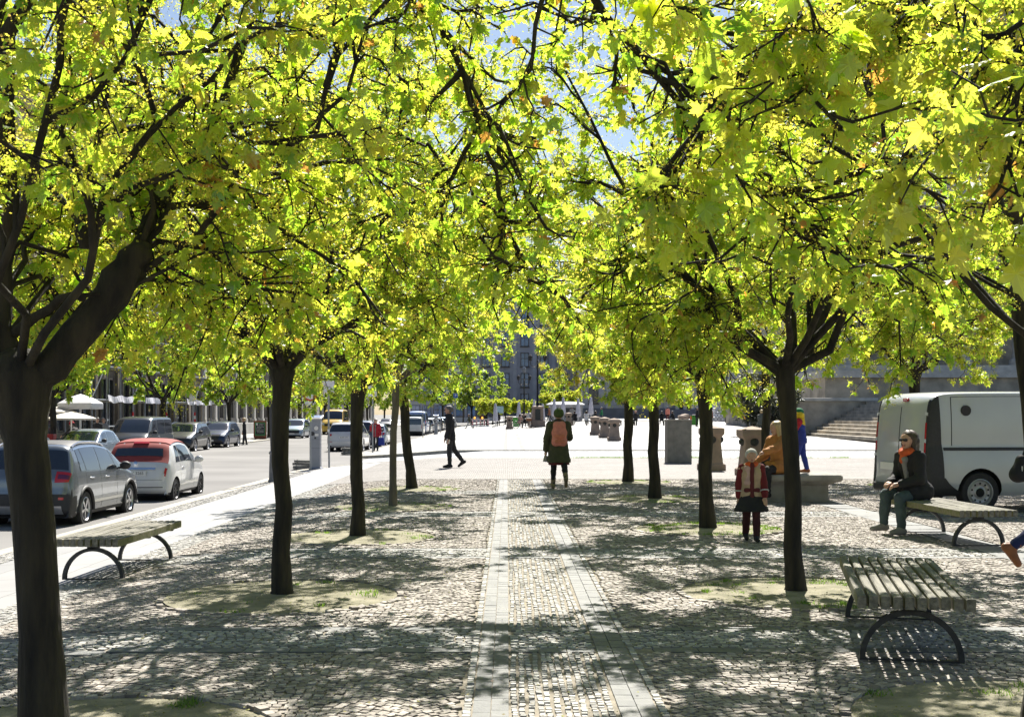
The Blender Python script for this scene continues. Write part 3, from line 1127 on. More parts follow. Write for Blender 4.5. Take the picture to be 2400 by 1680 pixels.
maple(107, (x, y), 'maple with one bare limb reaching over the path, behind the slatted bench', rt=0.078, fork=2.02, bend=(-0.10, 0), knob=1.2, R_=2.45, zc=3.8, rz=2.0, zmin=1.85, nl=11, n2=9, cshift=(-.4, 0), also=lambda p: not (abs(p.x - .19 - .13 * (p.z - .45)) < .52 and abs(p.y + 2.3 - .83 * (p.z - .45)) < 1.35), lo=0.1, hi=False, hi_r=0.85, size=0.088, leaf=4, fl=3,  # crown gap added along the sun's line so direct light reaches the bench
      limbs=[(L(x, y, (2.52, 11, 1.95), (2.34, 11, 2.08), (2.14, 10.95, 2.20), (1.95, 10.9, 2.40), (1.8, 10.8, 2.75), (1.55, 10.7, 3.2)), [.045, .04, .038, .032, .022, .01], dict(n2=9, t0=0.55)),
             (L(x, y, (2.5, 11, 2.0), (2.36, 11.1, 2.22), (2.16, 11.1, 2.36), (1.9, 11.2, 2.5)), [.03, .026, .02, .008], dict(n2=5, t0=0.5))])
x, y = TREES[7]
maple(108, (x, y), 'dark maple with a long low limb, beside the walking child', rt=0.098, fork=2.15, bend=(-0.06, 0), knob=1.3, R_=2.4, zc=3.95, rz=2.15, zmin=1.75, nl=9, n2=9, lo=0.05, hi=False, hi_r=0.8, size=0.088, leaf=4, fl=3,
      limbs=[(L(x, y, (2.76, 17, 2.15), (2.55, 17, 2.28), (2.3, 17, 2.38), (2.05, 16.9, 2.62), (1.8, 16.8, 3.0)), [.05, .042, .036, .028, .012], dict(n2=8, t0=0.45))])
x, y = TREES[8]
maple(109, (x, y), 'maple with two short limbs in a V, near the grey stone cabinet', rt=0.10, fork=2.25, bend=(-0.05, 0), knob=1.3, R_=2.5, zc=4.0, rz=2.2, zmin=1.75, nl=10, n2=9, hi=False, lo=0.05, hi_r=0.8, size=0.095, leaf=4, fl=3, per=7, fsize=0.01,
      limbs=[(L(x, y, (2.74, 23, 2.3), (2.6, 23, 2.55), (2.5, 23, 2.65), (2.2, 23, 3.1)), [.05, .045, .035, .012], dict(n2=5, t0=0.5)),
             (L(x, y, (2.8, 23, 2.3), (2.95, 23, 2.52), (3.1, 23, 2.7), (3.4, 23, 3.2)), [.05, .04, .035, .012], dict(n2=5, t0=0.5))])
x, y = TREES[9]
maple(110, (x, y), 'yellowish maple farthest along the path, before the stone bollards', rt=0.11, fork=2.2, knob=1.4, R_=3.0, zc=4.3, rz=2.5, zmin=1.9, nl=14, n2=11, hi=False, lo=0.25, hi_r=0.95, size=0.095, leaf=3, fl=5, per=7, fsize=0.011, cshift=(-0.2, 0))

# trees further over, beside and behind the van
maple(111, (5.78, 13.2), 'maple trunk at the edge of the view before the white van', rt=0.10, fork=2.9, bend=(-0.2, 0), limb_r=.02, R_=2.4, zc=4.0, rz=1.75, zmin=2.25, nl=8, lo=0.0, hi_r=0.6, size=0.095, leaf=4, fl=1, group='maples standing round the van')
maple(112, (9.2, 27.5), 'maple behind the van with its fork showing above the van roof', rt=0.12, fork=2.55, R_=3.2, zc=4.1, rz=2.2, zmin=1.95, nl=12, n2=10, hi=False, lo=0.15, hi_r=0.85, size=0.10, leaf=4, fl=3, per=7, fsize=0.011, group='maples standing round the van')
t_ = maple(113, (8.6, 15.5), 'maple mostly outside the view, its leaves above the van roof', rt=0.10, fork=2.4, R_=2.8, zc=4.1, rz=1.95, zmin=2.2, nl=10, hi=False, lo=0.0, hi_r=0.7, size=0.10, leaf=4, fl=2, per=7, fsize=0.01, group='maples standing round the van')
t_ = maple(114, (6.6, 31.0), 'yellow green maple behind the stone bollards and cabinet', rt=0.11, fork=2.9, R_=2.6, zc=4.6, rz=1.9, zmin=2.75, nl=8, hi=False, lo=0.2, hi_r=0.9, size=0.10, leaf=3, fl=4, per=7, fsize=0.012, group='maples standing round the van')
# ------------------------------------------------------------------ benches
m_wood = mat('weathered_wood', (0.24, 0.225, 0.185), 0.85, col2=(0.11, 0.105, 0.085), scale=5, bump=0.5, bscale=18, stretch=(6, 0.5, 6), detail=8)
m_steel = mat('dark_steel', (0.035, 0.037, 0.038), 0.5, metal=0.3, var=0.25, scale=20)
m_moss = mat('mossy_wood', (0.16, 0.17, 0.06), 0.9, col2=(0.24, 0.21, 0.15), scale=20)


def make_bench():
    root = thing('park_bench', 'x', 'bench', (0, 0, 0), 0, 'slatted benches on steel hoops')
    mb = MB()
    n, wd, ht, pt = 10, 0.055, 0.078, 0.0725
    for i in range(n):
        x = (i - (n - 1) / 2) * pt
        ln = 2.22 + random.uniform(-0.015, 0.015)
        off = random.uniform(-0.015, 0.015)
        k = 7
        zt, zb = 0.452, 0.452 - ht
        warp = random.uniform(-0.004, 0.004)
        vs, fs = [], []
        c = 0.007
        for j in range(k):
            y = -ln / 2 + ln * j / (k - 1) + off
            dz = warp * math.sin(j / (k - 1) * 3.1) + random.uniform(-0.0012, 0.0012)
            hw = wd / 2
            ring = [(-hw, zb), (hw, zb), (hw, zt - c), (hw - c, zt), (-hw + c, zt), (-hw, zt - c)]
            vs += [(x + a, y, b + dz) for a, b in ring]
        for j in range(k - 1):
            for q in range(6):
                q2 = (q + 1) % 6
                fs.append((j * 6 + q, j * 6 + q2, (j + 1) * 6 + q2, (j + 1) * 6 + q))
        fs.append(tuple(range(5, -1, -1)))
        fs.append(tuple((k - 1) * 6 + q for q in range(6)))
        n0 = len(mb.v)
        mb.add(vs, fs, 0)
        # slat sides between the gaps are mossy
        for fi in range(len(mb.f) - len(fs), len(mb.f) - 2):
            q = (fi - (len(mb.f) - len(fs))) % 6
            if q in (1, 5):
                mb.m[fi] = 1
    for y in (-0.84, 0, 0.84):
        mb.box((0, y, 0.452 - ht - 0.012), (0.66, 0.05, 0.022), mi=2)
    mb.build('seat', [m_wood, m_moss, m_steel], root, smooth=30)
    for y in (-0.84, 0.84):
        lb = MB()
        r1, r0, d = 0.325, 0.288, 0.05
        n = 22
        vs, fs = [], []
        for i in range(n + 1):
            a = math.pi * i / n
            sq = 1.0
            for r, yy in ((r1, -d / 2), (r1, d / 2), (r0, d / 2), (r0, -d / 2)):
                vs.append((-math.cos(a) * r, y + yy, 0.012 + math.sin(a) * r * 1.0))
        for i in range(n):
            for q in range(4):
                q2 = (q + 1) % 4
                fs.append((i * 4 + q, i * 4 + q2, (i + 1) * 4 + q2, (i + 1) * 4 + q))
        fs += [(3, 2, 1, 0), tuple(n * 4 + q for q in range(4))]
        lb.add(vs, fs)
        lb.box((0, y, 0.008), (2 * r1, d * 0.8, 0.014))
        lb.box((0, y, 0.345), (0.12, d, 0.04))
        lb.build('leg', m_steel, root, smooth=35)
    return root


b0 = make_bench()
b0.location = (2.80, 8.70, 0.02)
b0.rotation_euler = (0, 0, R(-12.5))
b0['label'] = 'weathered slatted bench on black hoop legs with gaps showing, over a striped shadow'
dup(b0, (-4.32, 13.6, gz(-4.32, 13.6) + .012), R(-1.5), 'weathered slatted bench on hoop legs at the kerb, half behind the thick trunk')
dup(b0, (5.66, 15.6, 0.02), R(4), 'slatted hoop bench the woman in sunglasses is sitting on')

# ------------------------------------------------------------------ stone bollards, bench, cabinet
m_stone = mat('sandstone', (0.36, 0.27, 0.21), 0.85, col2=(0.24, 0.19, 0.155), scale=3.5, bump=0.4, bscale=50, detail=9)
m_bronze = mat('dark_bronze', (0.05, 0.055, 0.05), 0.55, metal=0.5, var=0.3, scale=20)
m_stone2 = mat('grey_stone', (0.30, 0.29, 0.26), 0.85, col2=(0.20, 0.19, 0.165), scale=4, bump=0.45, bscale=45, detail=9)
m_iron = mat('black_iron', (0.02, 0.02, 0.022), 0.5, metal=0.4, var=0.2)


def make_bollard():
    root = thing('stone_bollard', 'x', 'bollard', (0, 0, 0), 0, 'stone bollards with bronze bosses bordering the square')
    mb = MB()
    mb.lathe([(.37, 0), (.37, .17), (.335, .20), (.30, .215), (.245, .82), (.245, .93), (.27, .96), (.325, 1.03), (.335, 1.05), (.335, 1.19), (.32, 1.205), (.02, 1.285)], sq=True)
    mb.build('shaft', m_stone, root, bevel=0.012)
    for k in range(4):
        b = MB()
        b.lathe([(.005, .095), (.05, .09), (.085, .06), (.105, .03), (.115, 0)][::-1], 14)
        b.tube([(0.052 * math.cos(i / 12 * 6.283), 0.052 * math.sin(i / 12 * 6.283), .088) for i in range(12)], 0.012, 6, closed=True)
        o = b.build('boss', m_bronze, root, smooth=50)
        a = k * math.pi / 2
        o.location = (.24 * math.cos(a), .24 * math.sin(a), .88)
        o.rotation_euler = (math.pi / 2, 0, a + math.pi / 2)
    return root


b0 = make_bollard()
BOLL = [(6.38, 31.7, 4, 'stone bollard with bronze boss behind the child in the beanie'),
        (5.82, 34.7, -3, 'stone bollard half hidden by the maple with the long low limb'),
        (6.15, 70.0, 2, 'front one of three stone bollards in a row beyond the side road'),
        (6.12, 76.5, 0, 'middle one of three stone bollards in a row beyond the side road'),
        (6.0, 83.0, 0, 'hindmost of three stone bollards in a row beyond the side road'),
        (0.2, 118.0, 0, 'stone bollard on the far square beside the parked bicycle'),
        (6.0, 119.0, 0, 'stone bollard on the far square beyond the woman with the backpack'),
        (13.4, 93.0, 0, 'stone bollard showing its cap above the grey cabinet'),
        (15.2, 104.0, 0, 'farther stone bollard showing its cap above the grey cabinet')]
for i, (x, y, a, lb) in enumerate(BOLL):
    if i == 0:
        b0.location = (x, y, gz(x, y) + 0.015)
        b0.rotation_euler = (0, 0, R(a))
        b0['label'] = lb
    else:
        dup(b0, (x, y, gz(x, y) + 0.015), R(a), lb)

sb = thing('stone_bench', 'massive grey stone bench with rounded slab, under the seated woman in orange', 'bench', (5.25, 22.6, 0.0))
mb = MB()
mb.box((0, 0, .17), (1.25, .75, .34))
mb.box((0, 0, .025), (1.3, .8, .05))
mb.build('pedestal', m_stone2, sb, bevel=0.015)
mb = MB()
mb.lathe([(.40, 0), (.46, .05), (.50, .06), (.515, .10), (.515, .16), (.49, .185)], sq=True, M=Matrix.Translation((0, 0, .335)) @ Matrix.Diagonal((1.62, 1.12, 1, 1)))
mb.build('slab', m_stone2, sb, bevel=0.03)

cb = thing('utility_cabinet', 'plain grey stone coloured utility cabinet with a narrow door joint', 'cabinet', (5.62, 40.0, 0.012), R(2))
mb = MB()
m_conc = mat('cabinet_concrete', (0.27, 0.255, 0.22), 0.9, col2=(0.20, 0.19, 0.165), scale=6, bump=0.4, bscale=80)
mb.box((0, 0, .70), (.80, .55, 1.40))
mb.build('body', m_conc, cb, bevel=0.01)
mb = MB()
mb.box((0, 0, 1.41), (.83, .58, .035))
mb.build('lid', m_conc, cb, bevel=0.006)
mb = MB()
mb.box((.105, -.278, .69), (.575, .012, 1.30))
mb.box((-.345, -.278, .69), (.095, .012, 1.30))
mb.build('door', m_conc, cb)

# ------------------------------------------------------------------ parking meters, lamp post, signs
m_grey = mat('meter_grey', (0.27, 0.28, 0.31), 0.45, metal=0.3, var=0.06, scale=5)
m_lgrey = mat('light_grey_metal', (0.55, 0.55, 0.56), 0.4, metal=0.4, var=0.08)
m_dark = mat('black_plastic', (0.02, 0.02, 0.022), 0.45, var=0.2)
m_pole = mat('galvanised_pole', (0.32, 0.33, 0.34), 0.45, metal=0.6, var=0.12, scale=8)
m_chalkw = mat('sticker_white', (0.72, 0.70, 0.66), 0.6, var=0.08)
m_red = mat('sign_red', (0.55, 0.02, 0.025), 0.45, var=0.08)
m_signw = mat('sign_white', (0.75, 0.75, 0.75), 0.45, var=0.05)
m_blue = mat('sign_blue', (0.01, 0.08, 0.40), 0.45, var=0.08)
m_solar = mat('solar_panel', (0.25, 0.30, 0.42), 0.15, var=0.1, scale=30)


def make_meter():
    root = thing('parking_meter', 'x', 'parking meter', (0, 0, 0), 0, 'grey parking ticket machines along the kerb')
    mb = MB()
    mb.lathe([(.20, 0), (.20, .025), (.150, .07), (.145, .5), (.15, 1.54)], sq=True, M=Matrix.Diagonal((1, .75, 1, 1)))
    mb.build('body', m_grey, root, bevel=0.012)
    mb = MB()
    mb.box((0, 0, 0), (.42, .36, .05), M=Matrix.Translation((0, -.02, 1.60)) @ Matrix.Rotation(R(14), 4, 'X'))
    mb.box((0, 0, 1.555), (.29, .22, .05))
    mb.build('roof', m_lgrey, root, bevel=0.006)
    mb = MB()
    mb.box((0, 0, .028), (.34, .28, .01), M=Matrix.Translation((0, -.02, 1.60)) @ Matrix.Rotation(R(14), 4, 'X'))
    mb.build('solar_panel', m_solar, root)
    Rx = Matrix.Rotation(R(90), 4, 'X')
    mb = MB()
    mb.lathe([(.07, 0), (.07, .012), (.06, .016)], 20, M=Matrix.Translation((.03, -.110, 1.27)) @ Rx)
    mb.lathe([(.078, 0), (.078, .008)], 20, M=Matrix.Translation((.03, -.110, 1.27)) @ Rx, mi=1)
    mb.build('display', [m_chalkw, m_dark], root)
    mb = MB()
    mb.lathe([(.065, 0), (.065, .02), (.05, .03)], 18, M=Matrix.Translation((-.085, -.110, 1.10)) @ Rx)
    mb.build('keypad', m_dark, root)
    mb = MB()
    mb.box((.05, -.113, 1.06), (.11, .01, .075))
    mb.build('card_slot', m_chalkw, root)
    mb = MB()
    mb.lathe([(.03, 0), (.03, .014)], 12, M=Matrix.Translation((.0, -.110, .965)) @ Rx)
    mb.build('coin_tray', m_dark, root)
    mb = MB()
    mb.box((0, -.1125, .92), (.285, .004, .006))
    mb.build('door_joint', m_dark, root)
    mb = MB()
    mb.box((0, -.1125, .66), (.285, .004, .006))
    mb.build('door_joint', m_dark, root)
    return root


pm = make_meter()
pm.location = (-6.7, 42.6, gz(-6.7, 42.6))
pm.scale = (1.13, 1.13, 1.13)
pm.rotation_euler = (0, 0, R(-4))
pm['label'] = 'grey parking meter with slanted solar roof at the corner of the pavement'
dup(pm, (-6.8, 116.0, gz(-6.8, 116)), 0, 'far grey parking meter beside the row of parked cars')

lp = thing('street_lamp', 'slim dark street lamp post with thicker cast base beside the kerb', 'street lamp', (-6.62, 34.3, gz(-6.62, 34.3)))
mb = MB()
mb.lathe([(.13, 0), (.13, .05), (.105, .09), (.10, .40), (.085, .78), (.105, .80), (.11, .84), (.07, .88)], 16)
mb.build('base', mat('cast_grey', (0.14, 0.14, 0.15), 0.6, var=0.2), lp, smooth=40)
mb = MB()
mb.tube([(0, 0, .85), (-.05, 0, 2.2), (-.09, 0, 5.2)], [.060, .052, .040], 14)
mb.tube([(-.09, 0, 5.2), (-.1, 0, 5.5), (-.3, 0, 5.75), (-.6, 0, 5.75)], [.035, .03, .028, .025], 10)
mb.build('pole', mat('pole_dark', (0.055, 0.055, 0.06), 0.5, metal=0.3, var=0.2), lp, smooth=60)
mb = MB()
mb.lathe([(.02, .12), (.14, .05), (.17, -.04), (.02, -.06)], 16, c=(-.62, 0, 5.70))
mb.build('lamp_head', m_lgrey, lp, smooth=50)

sp = thing('sign_post', 'thin galvanised pole standing right beside the parking meter', 'sign post', (-6.3, 43.0, gz(-6.3, 43.0)), 0, 'thin poles along the kerb')
mb = MB()
mb.tube([(0, 0, 0), (-.02, 0, 1.7), (-.02, 0, 3.1)], .035, 12)
mb.build('pole', m_pole, sp, smooth=60)
mb = MB()
mb.tube([(-.02, 0, 1.26), (-.02, 0, 1.36)], .039, 12)
mb.build('band', m_signw, sp, smooth=60)
mb = MB()
mb.box((-.02, -.045, 2.85), (.42, .008, .42))
mb.build('plate', m_signw, sp)

Rx90 = Matrix.Rotation(R(90), 4, 'X')
sp = thing('traffic_sign', 'round red rimmed traffic sign on a pole, half lost in the leaves', 'sign', (-6.8, 42.0, gz(-6.8, 42.0)))
mb = MB()
mb.tube([(0, 0, 0), (0, 0, 2.85)], .03, 12)
mb.build('pole', m_pole, sp, smooth=60)
mb = MB()
mb.lathe([(.24, 0), (.24, .012)], 28, M=Matrix.Translation((0, -.035, 2.62)) @ Rx90)
mb.lathe([(.18, 0), (.18, .016)], 28, M=Matrix.Translation((0, -.035, 2.62)) @ Rx90, mi=1)
mb.build('disc', [m_red, m_signw], sp)
mb = MB()
mb.box((0, -.04, 2.30), (.36, .01, .12))
mb.build('plate', m_signw, sp)


def plain_post(x, y, h, label, sign=None):
    p = thing('sign_post', label, 'sign post', (x, y, gz(x, y) if x > KERB else -0.34), 0, 'thin poles along the kerb')
    m_ = MB()
    m_.tube([(0, 0, 0), (0, 0, h)], .035, 10)
    m_.build('pole', m_pole, p, smooth=60)
    if sign == 'P':
        s = MB()
        s.box((0, -.05, h - .25), (.6, .012, .6))
        pl = s.build('plate', m_blue, p, bevel=.004)
        text('lettering', 'P', .5, (0, -.058, h - .25), (R(90), 0, 0), m_signw, pl)
    elif sign == 'plate':
        s = MB()
        s.box((0, -.05, h - .2), (.42, .012, .60))
        s.build('plate', m_signw, p)
    return p


plain_post(-6.8, 98.0, 3.4, 'thin grey pole in front of the dark parked hatchback')
plain_post(-6.8, 124.0, 2.6, 'short thin grey pole beyond the far parking meter')
plain_post(-6.7, 60.5, 3.3, 'thin grey pole behind the white estate car at the corner', 'plate')
plain_post(-6.8, 160.0, 4.6, 'pole with a blue parking sign over the far parked cars', 'P')
plain_post(-6.8, 225.0, 6.0, 'farther pole with a blue parking sign above the street end', 'P')
plain_post(-18.6, 72.0, 3.2, 'pole with a white notice in front of the scaffold', 'plate')

# stacks of grey base plates
m_rub = mat('recycled_plastic', (0.17, 0.165, 0.15), 0.9, var=0.25, scale=18, bump=0.4)
for (x, y, rz, lb) in ((-7.35, 44.2, 5, 'stack of grey sign base plates behind the parking meter'), (-7.75, 60.0, -8, 'stack of grey sign base plates behind the white estate car')):
    st = thing('base_plate_stack', lb, 'base plates', (x, y, ROADZ + .01), R(rz), 'stacks of sign base plates')
    for k in range(4):
        mb = MB()
        poly_ = [(-.44, -.06), (-.36, -.16), (-.06, -.2), (.36, -.2), (.42, -.12), (.42, .12), (.36, .2), (-.06, .2), (-.36, .16), (-.44, .06)]
        mb.prism(poly_, .085)
        mb.box((.3, -.08, .0425), (.05, .3, .11))
        o = mb.build('base_plate', m_rub, st, bevel=.008)
        o.location = (random.uniform(-.03, .03), random.uniform(-.03, .03), .005 + k * .105)
        o.rotation_euler = (0, R(random.uniform(-2, 2)), R(random.uniform(-8, 8)) + (math.pi if k % 2 else 0))

# chalk board on the far pavement
ab = thing('menu_board', 'red framed chalk menu board on the far pavement before the scaffold', 'sign board', (-19.1, 94.0, -0.34), R(8))
mb = MB()
m_rb = mat('red_brown_paint', (0.24, 0.07, 0.035), 0.6, var=0.15)
for s in (-1, 1):
    mb.box((s * .45, -.10, .78), (.09, .05, 1.30))
mb.box((0, -.10, 1.38), (.98, .055, .12))
mb.box((0, -.10, .20), (.98, .055, .16))
mb.box((-.38, -.10, .06), (.07, .05, .12))
mb.box((.38, -.10, .06), (.07, .05, .12))
mb.build('frame', m_rb, ab)
mb = MB()
mb.box((0, -.095, .79), (.80, .03, 1.06))
fr = mb.build('panel', mat('board_green', (0.06, 0.25, 0.09), 0.6, var=0.1), ab)
mb = MB()
mb.box((0, -.114, .82), (.66, .012, .84))
mb.build('slate', mat('board_black', (0.02, 0.022, 0.025), 0.7, var=0.2), fr)
mb = MB()
for i, (w, c) in enumerate(((.36, 0.12), (.5, 0), (.54, 0.02), (.40, -.1), (.56, 0), (.52, 0), (.5, .03))):
    z = 1.17 - i * .105
    for k in range(6):
        mb.box((c - w / 2 + w * (k + .5) / 6, -.1215, z + random.uniform(-.008, .008)), (w / 6 * .75, .003, random.uniform(.015, .035)))
mb.box((-.24, -.122, 1.18), (.13, .004, .16))
o = mb.build('chalk_lines', m_chalkw, fr)
o['kind'] = 'stuff'
for s in (-1, 1):
    pass
mb = MB()
mb.box((0, .18, .68), (.9, .03, 1.36), M=Matrix.Rotation(R(10), 4, 'X'))
mb.build('back_panel', m_rb, ab)

# striped road barrier with amber lamps on the far square
bx, by = -3.5, 158.0
br = thing('road_barrier', 'red and white striped barrier with amber lamps on the far square', 'barrier', (bx, by, gz(bx, by)), R(6))
for k in range(5):
    mb = MB()
    x = -1.0 + k * .5
    for q in range(6):
        mb.box((x, 0, .22 + q * .14), (.20, .04, .138), mi=q % 2)
    mb.build('striped_post', [m_signw, m_red], br)
mb = MB()
mb.box((0, .0, .98), (2.4, .06, .10))
mb.box((0, .0, .12), (2.4, .06, .10))
mb.build('rail', m_signw, br)
for x in (-1.0, 1.0):
    mb = MB()
    mb.box((x, 0, .05), (.35, .8, .1))
    mb.build('foot', m_rub, br, bevel=.01)
for x in (-.75, .25):
    mb = MB()
    mb.lathe([(.05, 0), (.12, .06), (.13, .22), (.06, .30)], 14, c=(x, 0, 1.03))
    mb.build('lamp', mat('amber', (0.8, 0.35, 0.02), 0.3, var=0.05, emit=((1, .45, .05), .6)), br, smooth=60)

# wheelie bins
def make_bin(x, y, lb, rz, s=1.0):
    b_ = thing('wheelie_bin', lb, 'bin', (x, y, gz(x, y)), rz, 'green bins on the far square')
    m_ = MB()
    m_.box((0, 0, .55), (.60, .62, .92), taper=1.12)
    m_.build('body', mat('bin_green', (0.10, 0.42, 0.06), 0.5, var=0.08), b_, bevel=.03)
    m_ = MB()
    m_.box((-.355, 0, .55), (.02, .5, .8))
    m_.build('panel', mat('bin_orange', (0.75, 0.20, 0.02), 0.5, var=0.08), b_)
    m_ = MB()
    m_.box((0, 0, 1.05), (.74, .78, .08))
    m_.build('lid', m_dark, b_, bevel=.03)
    for sx in (-1, 1):
        m_ = MB()
        m_.lathe([(.1, 0), (.1, .05)], 14, M=Matrix.Translation((sx * .27 - .025, .32, .1)) @ Matrix.Rotation(R(90), 4, 'Y'))
        m_.build('wheel', m_dark, b_)
    b_.scale = (s, s, s)
    return b_


make_bin(18.0, 117.0, 'green wheelie bin with orange side and black lid on the far square', R(10))
make_bin(0.9, 126.0, 'green wheelie bin behind the parked bicycle', R(0))

# bent park benches on the far square, without backs
def make_long_bench():
    root = thing('long_bench', 'x', 'bench', (0, 0, 0), 0, 'plain long benches on the far square')
    mb = MB()
    for k in range(4):
        mb.box((0, -.18 + k * .12, .45), (3.4, .10, .05))
    mb.build('seat', mat('bench_grey', (0.30, 0.29, 0.28), 0.7, var=0.15), root, bevel=.005)
    for x in (-1.35, 0, 1.35):
        m2 = MB()
        m2.box((x, 0, .215), (.12, .34, .43))
        m2.build('leg', m_stone2, root)
    return root


lb0 = make_long_bench()
LBS = [(7.9, 121.0, 'long bench under the seated pair in black and white'), (11.4, 122.0, 'long bench behind the row of three bollards'),
       (14.2, 121.0, 'long bench under the man with the hat'), (17.4, 123.0, 'long bench behind the grey stone cabinet')]
for i, (x, y, lb) in enumerate(LBS):
    if i == 0:
        lb0.location = (x, y, gz(x, y))
        lb0['label'] = lb
    else:
        dup(lb0, (x, y, gz(x, y)), 0, lb)

# ornate lamps on the far square
def ornate_lamp(x, y, h, lb, ped=2.0):
    o = thing('ornate_lamp', lb, 'street lamp', (x, y, gz(x, y)), 0, 'old lamps on stone pedestals')
    if ped > 0:
        m_ = MB()
        m_.lathe([(.78, 0), (.78, .12), (.72, .14), (.70, .62), (.56, .72), (.52, ped - .2), (.60, ped - .14), (.56, ped), (.2, ped + .1)], sq=True)
        pd = m_.build('pedestal', m_stone, o, bevel=.015)
        m_ = MB()
        m_.box((0, -.60, ped * .62), (.5, .06, ped * .5))
        m_.build('plaque', m_bronze, pd)
    m_ = MB()
    m_.lathe([(.2, ped), (.16, ped + .3), (.09, ped + .4), (.075, h - 1.2), (.12, h - 1.15), (.05, h - 1.1), (.045, h - .2)], 14)
    m_.build('post', m_iron, o, smooth=40)
    for s in (-1, 1):
        m_ = MB()
        m_.tube([(0, 0, h - 1.6), (s * .35, 0, h - 1.8), (s * .65, 0, h - 1.6), (s * .72, 0, h - 1.2), (s * .55, 0, h - 1.1)], .035, 8)
        ar = m_.build('arm', m_iron, o, smooth=60)
        m_ = MB()
        m_.lathe([(.02, .62), (.20, .45), (.22, .40), (.13, .0), (.05, -.05)], 6, c=(s * .72, 0, h - 1.15))
        m_.build('lantern', m_iron, ar)
    m_ = MB()
    m_.lathe([(.02, .75), (.24, .55), (.27, .48), (.15, .0), (.06, -.06)], 6, c=(0, 0, h - .25))
    m_.build('lantern', mat('lantern_glass', (0.12, 0.14, 0.17), 0.2, var=0.2), o)
    return o


ornate_lamp(2.95, 118.0, 7.6, 'tall black lamp rising from a brown stone pedestal, nearest the bicycle')
ornate_lamp(2.1, 152.0, 6.6, 'black lamp with curled arms farther off, before the round clipped trees', 1.1)

# folded parasols
m_par = mat('parasol_cloth', (0.52, 0.52, 0.60), 0.8, var=0.08, scale=3)
PAR = [(1161, 945), (1216, 942), (1252, 936), (1272, 946), (1299, 934), (1320, 931), (1355, 934), (1385, 930)]
PL = ['by the pale blue notice', 'between the clipped trees', 'left of the pair behind the lamp pedestal', 'right of the pair behind the lamp pedestal', 'before the white kiosk, its thinner neighbour', 'before the white kiosk', 'at the corner of the grey hall', 'farthest along, before the hall windows']
for i, (px_, py_) in enumerate(PAR):
    d = 146 + (i % 3) * 3
    x = X(px_, d)
    zt = Z(py_, d)
    g0 = gz(x, d)
    p = thing('folded_parasol', 'tall folded white parasol ' + PL[i], 'parasol', (x, d, g0), 0, 'folded parasols of the square cafe')
    m_ = MB()
    h = zt - g0
    m_.lathe([(.05, h), (.12, h - .08), (.22, h - .8), (.30, h - 1.6), (.34, h - 2.0), (.26, h - 2.15), (.1, h - 2.2)], 10)
    m_.build('canopy', m_par, p, smooth=50)
    m_ = MB()
    m_.tube([(0, 0, 0), (0, 0, h - 2.0)], .05, 8)
    m_.box((0, 0, .06), (.8, .8, .12))
    m_.build('pole', m_lgrey, p)

# notice board, kiosk
nb = thing('notice_board', 'pale blue notice board on posts before the clipped trees', 'notice board', (X(1172, 150), 150, gz(X(1172, 150), 150)))
mb = MB()
mb.box((0, 0, 2.05), (.85, .08, .85))
mb.build('panel', mat('pale_blue', (0.35, 0.52, 0.58), 0.4, var=0.15, scale=3), nb)
for s in (-1, 1):
    mb = MB()
    mb.box((s * .4, 0, .9), (.06, .06, 1.8))
    mb.build('post', m_pole, nb)
kx = X(1325, 154)
kk = thing('kiosk', 'low white cafe kiosk with a light roof on the far square', 'kiosk', (kx, 154, gz(kx, 154)))
mb = MB()
mb.box((0, 0, 1.0), (4.2, 2.4, 2.0))
mb.build('wall', mat('kiosk_grey', (0.30, 0.30, 0.31), 0.6, var=0.1), kk)
mb = MB()
mb.lathe([(1.2, 0), (1.2, .1), (.9, .35), (.2, .42)], sq=True, M=Matrix.Translation((0, 0, 2.0)) @ Matrix.Diagonal((2.0, 1.1, 1, 1)))
mb.build('roof', m_signw, kk)
mb = MB()
mb.box((0, -1.22, 1.3), (3.4, .05, .7))
mb.build('counter_opening', m_dark, kk)
# ------------------------------------------------------------------ vehicles
def paint(name, c, metal=0.0, rough=0.35):
    return mat('paint_' + name, c, rough, metal=metal, var=0.03, scale=2, coat=0.8)


m_glass = mat('car_glass', (0.012, 0.016, 0.022), 0.04, var=0.0, spec=0.9, coat=0.5)
m_tyre = mat('tyre_rubber', (0.018, 0.018, 0.019), 0.85, var=0.2, scale=20)
m_rim = mat('alloy', (0.50, 0.50, 0.52), 0.3, metal=0.8, var=0.06)
m_rimd = mat('dark_alloy', (0.06, 0.06, 0.065), 0.4, metal=0.6, var=0.1)
m_clad = mat('black_cladding', (0.022, 0.022, 0.024), 0.6, var=0.15, scale=30)
m_chrome = mat('chrome', (0.65, 0.65, 0.68), 0.12, metal=1.0, var=0.03)
m_tail = mat('tail_red', (0.42, 0.012, 0.02), 0.15, var=0.1, coat=0.6)
m_lampc = mat('lamp_clear', (0.55, 0.57, 0.6), 0.1, var=0.1, coat=0.6)
m_well = mat('wheel_well', (0.01, 0.01, 0.01), 0.95, var=0.1)
m_plate = mat('plate_white', (0.72, 0.72, 0.70), 0.5, var=0.03)
m_ink = mat('plate_ink', (0.015, 0.015, 0.018), 0.6, var=0.1)


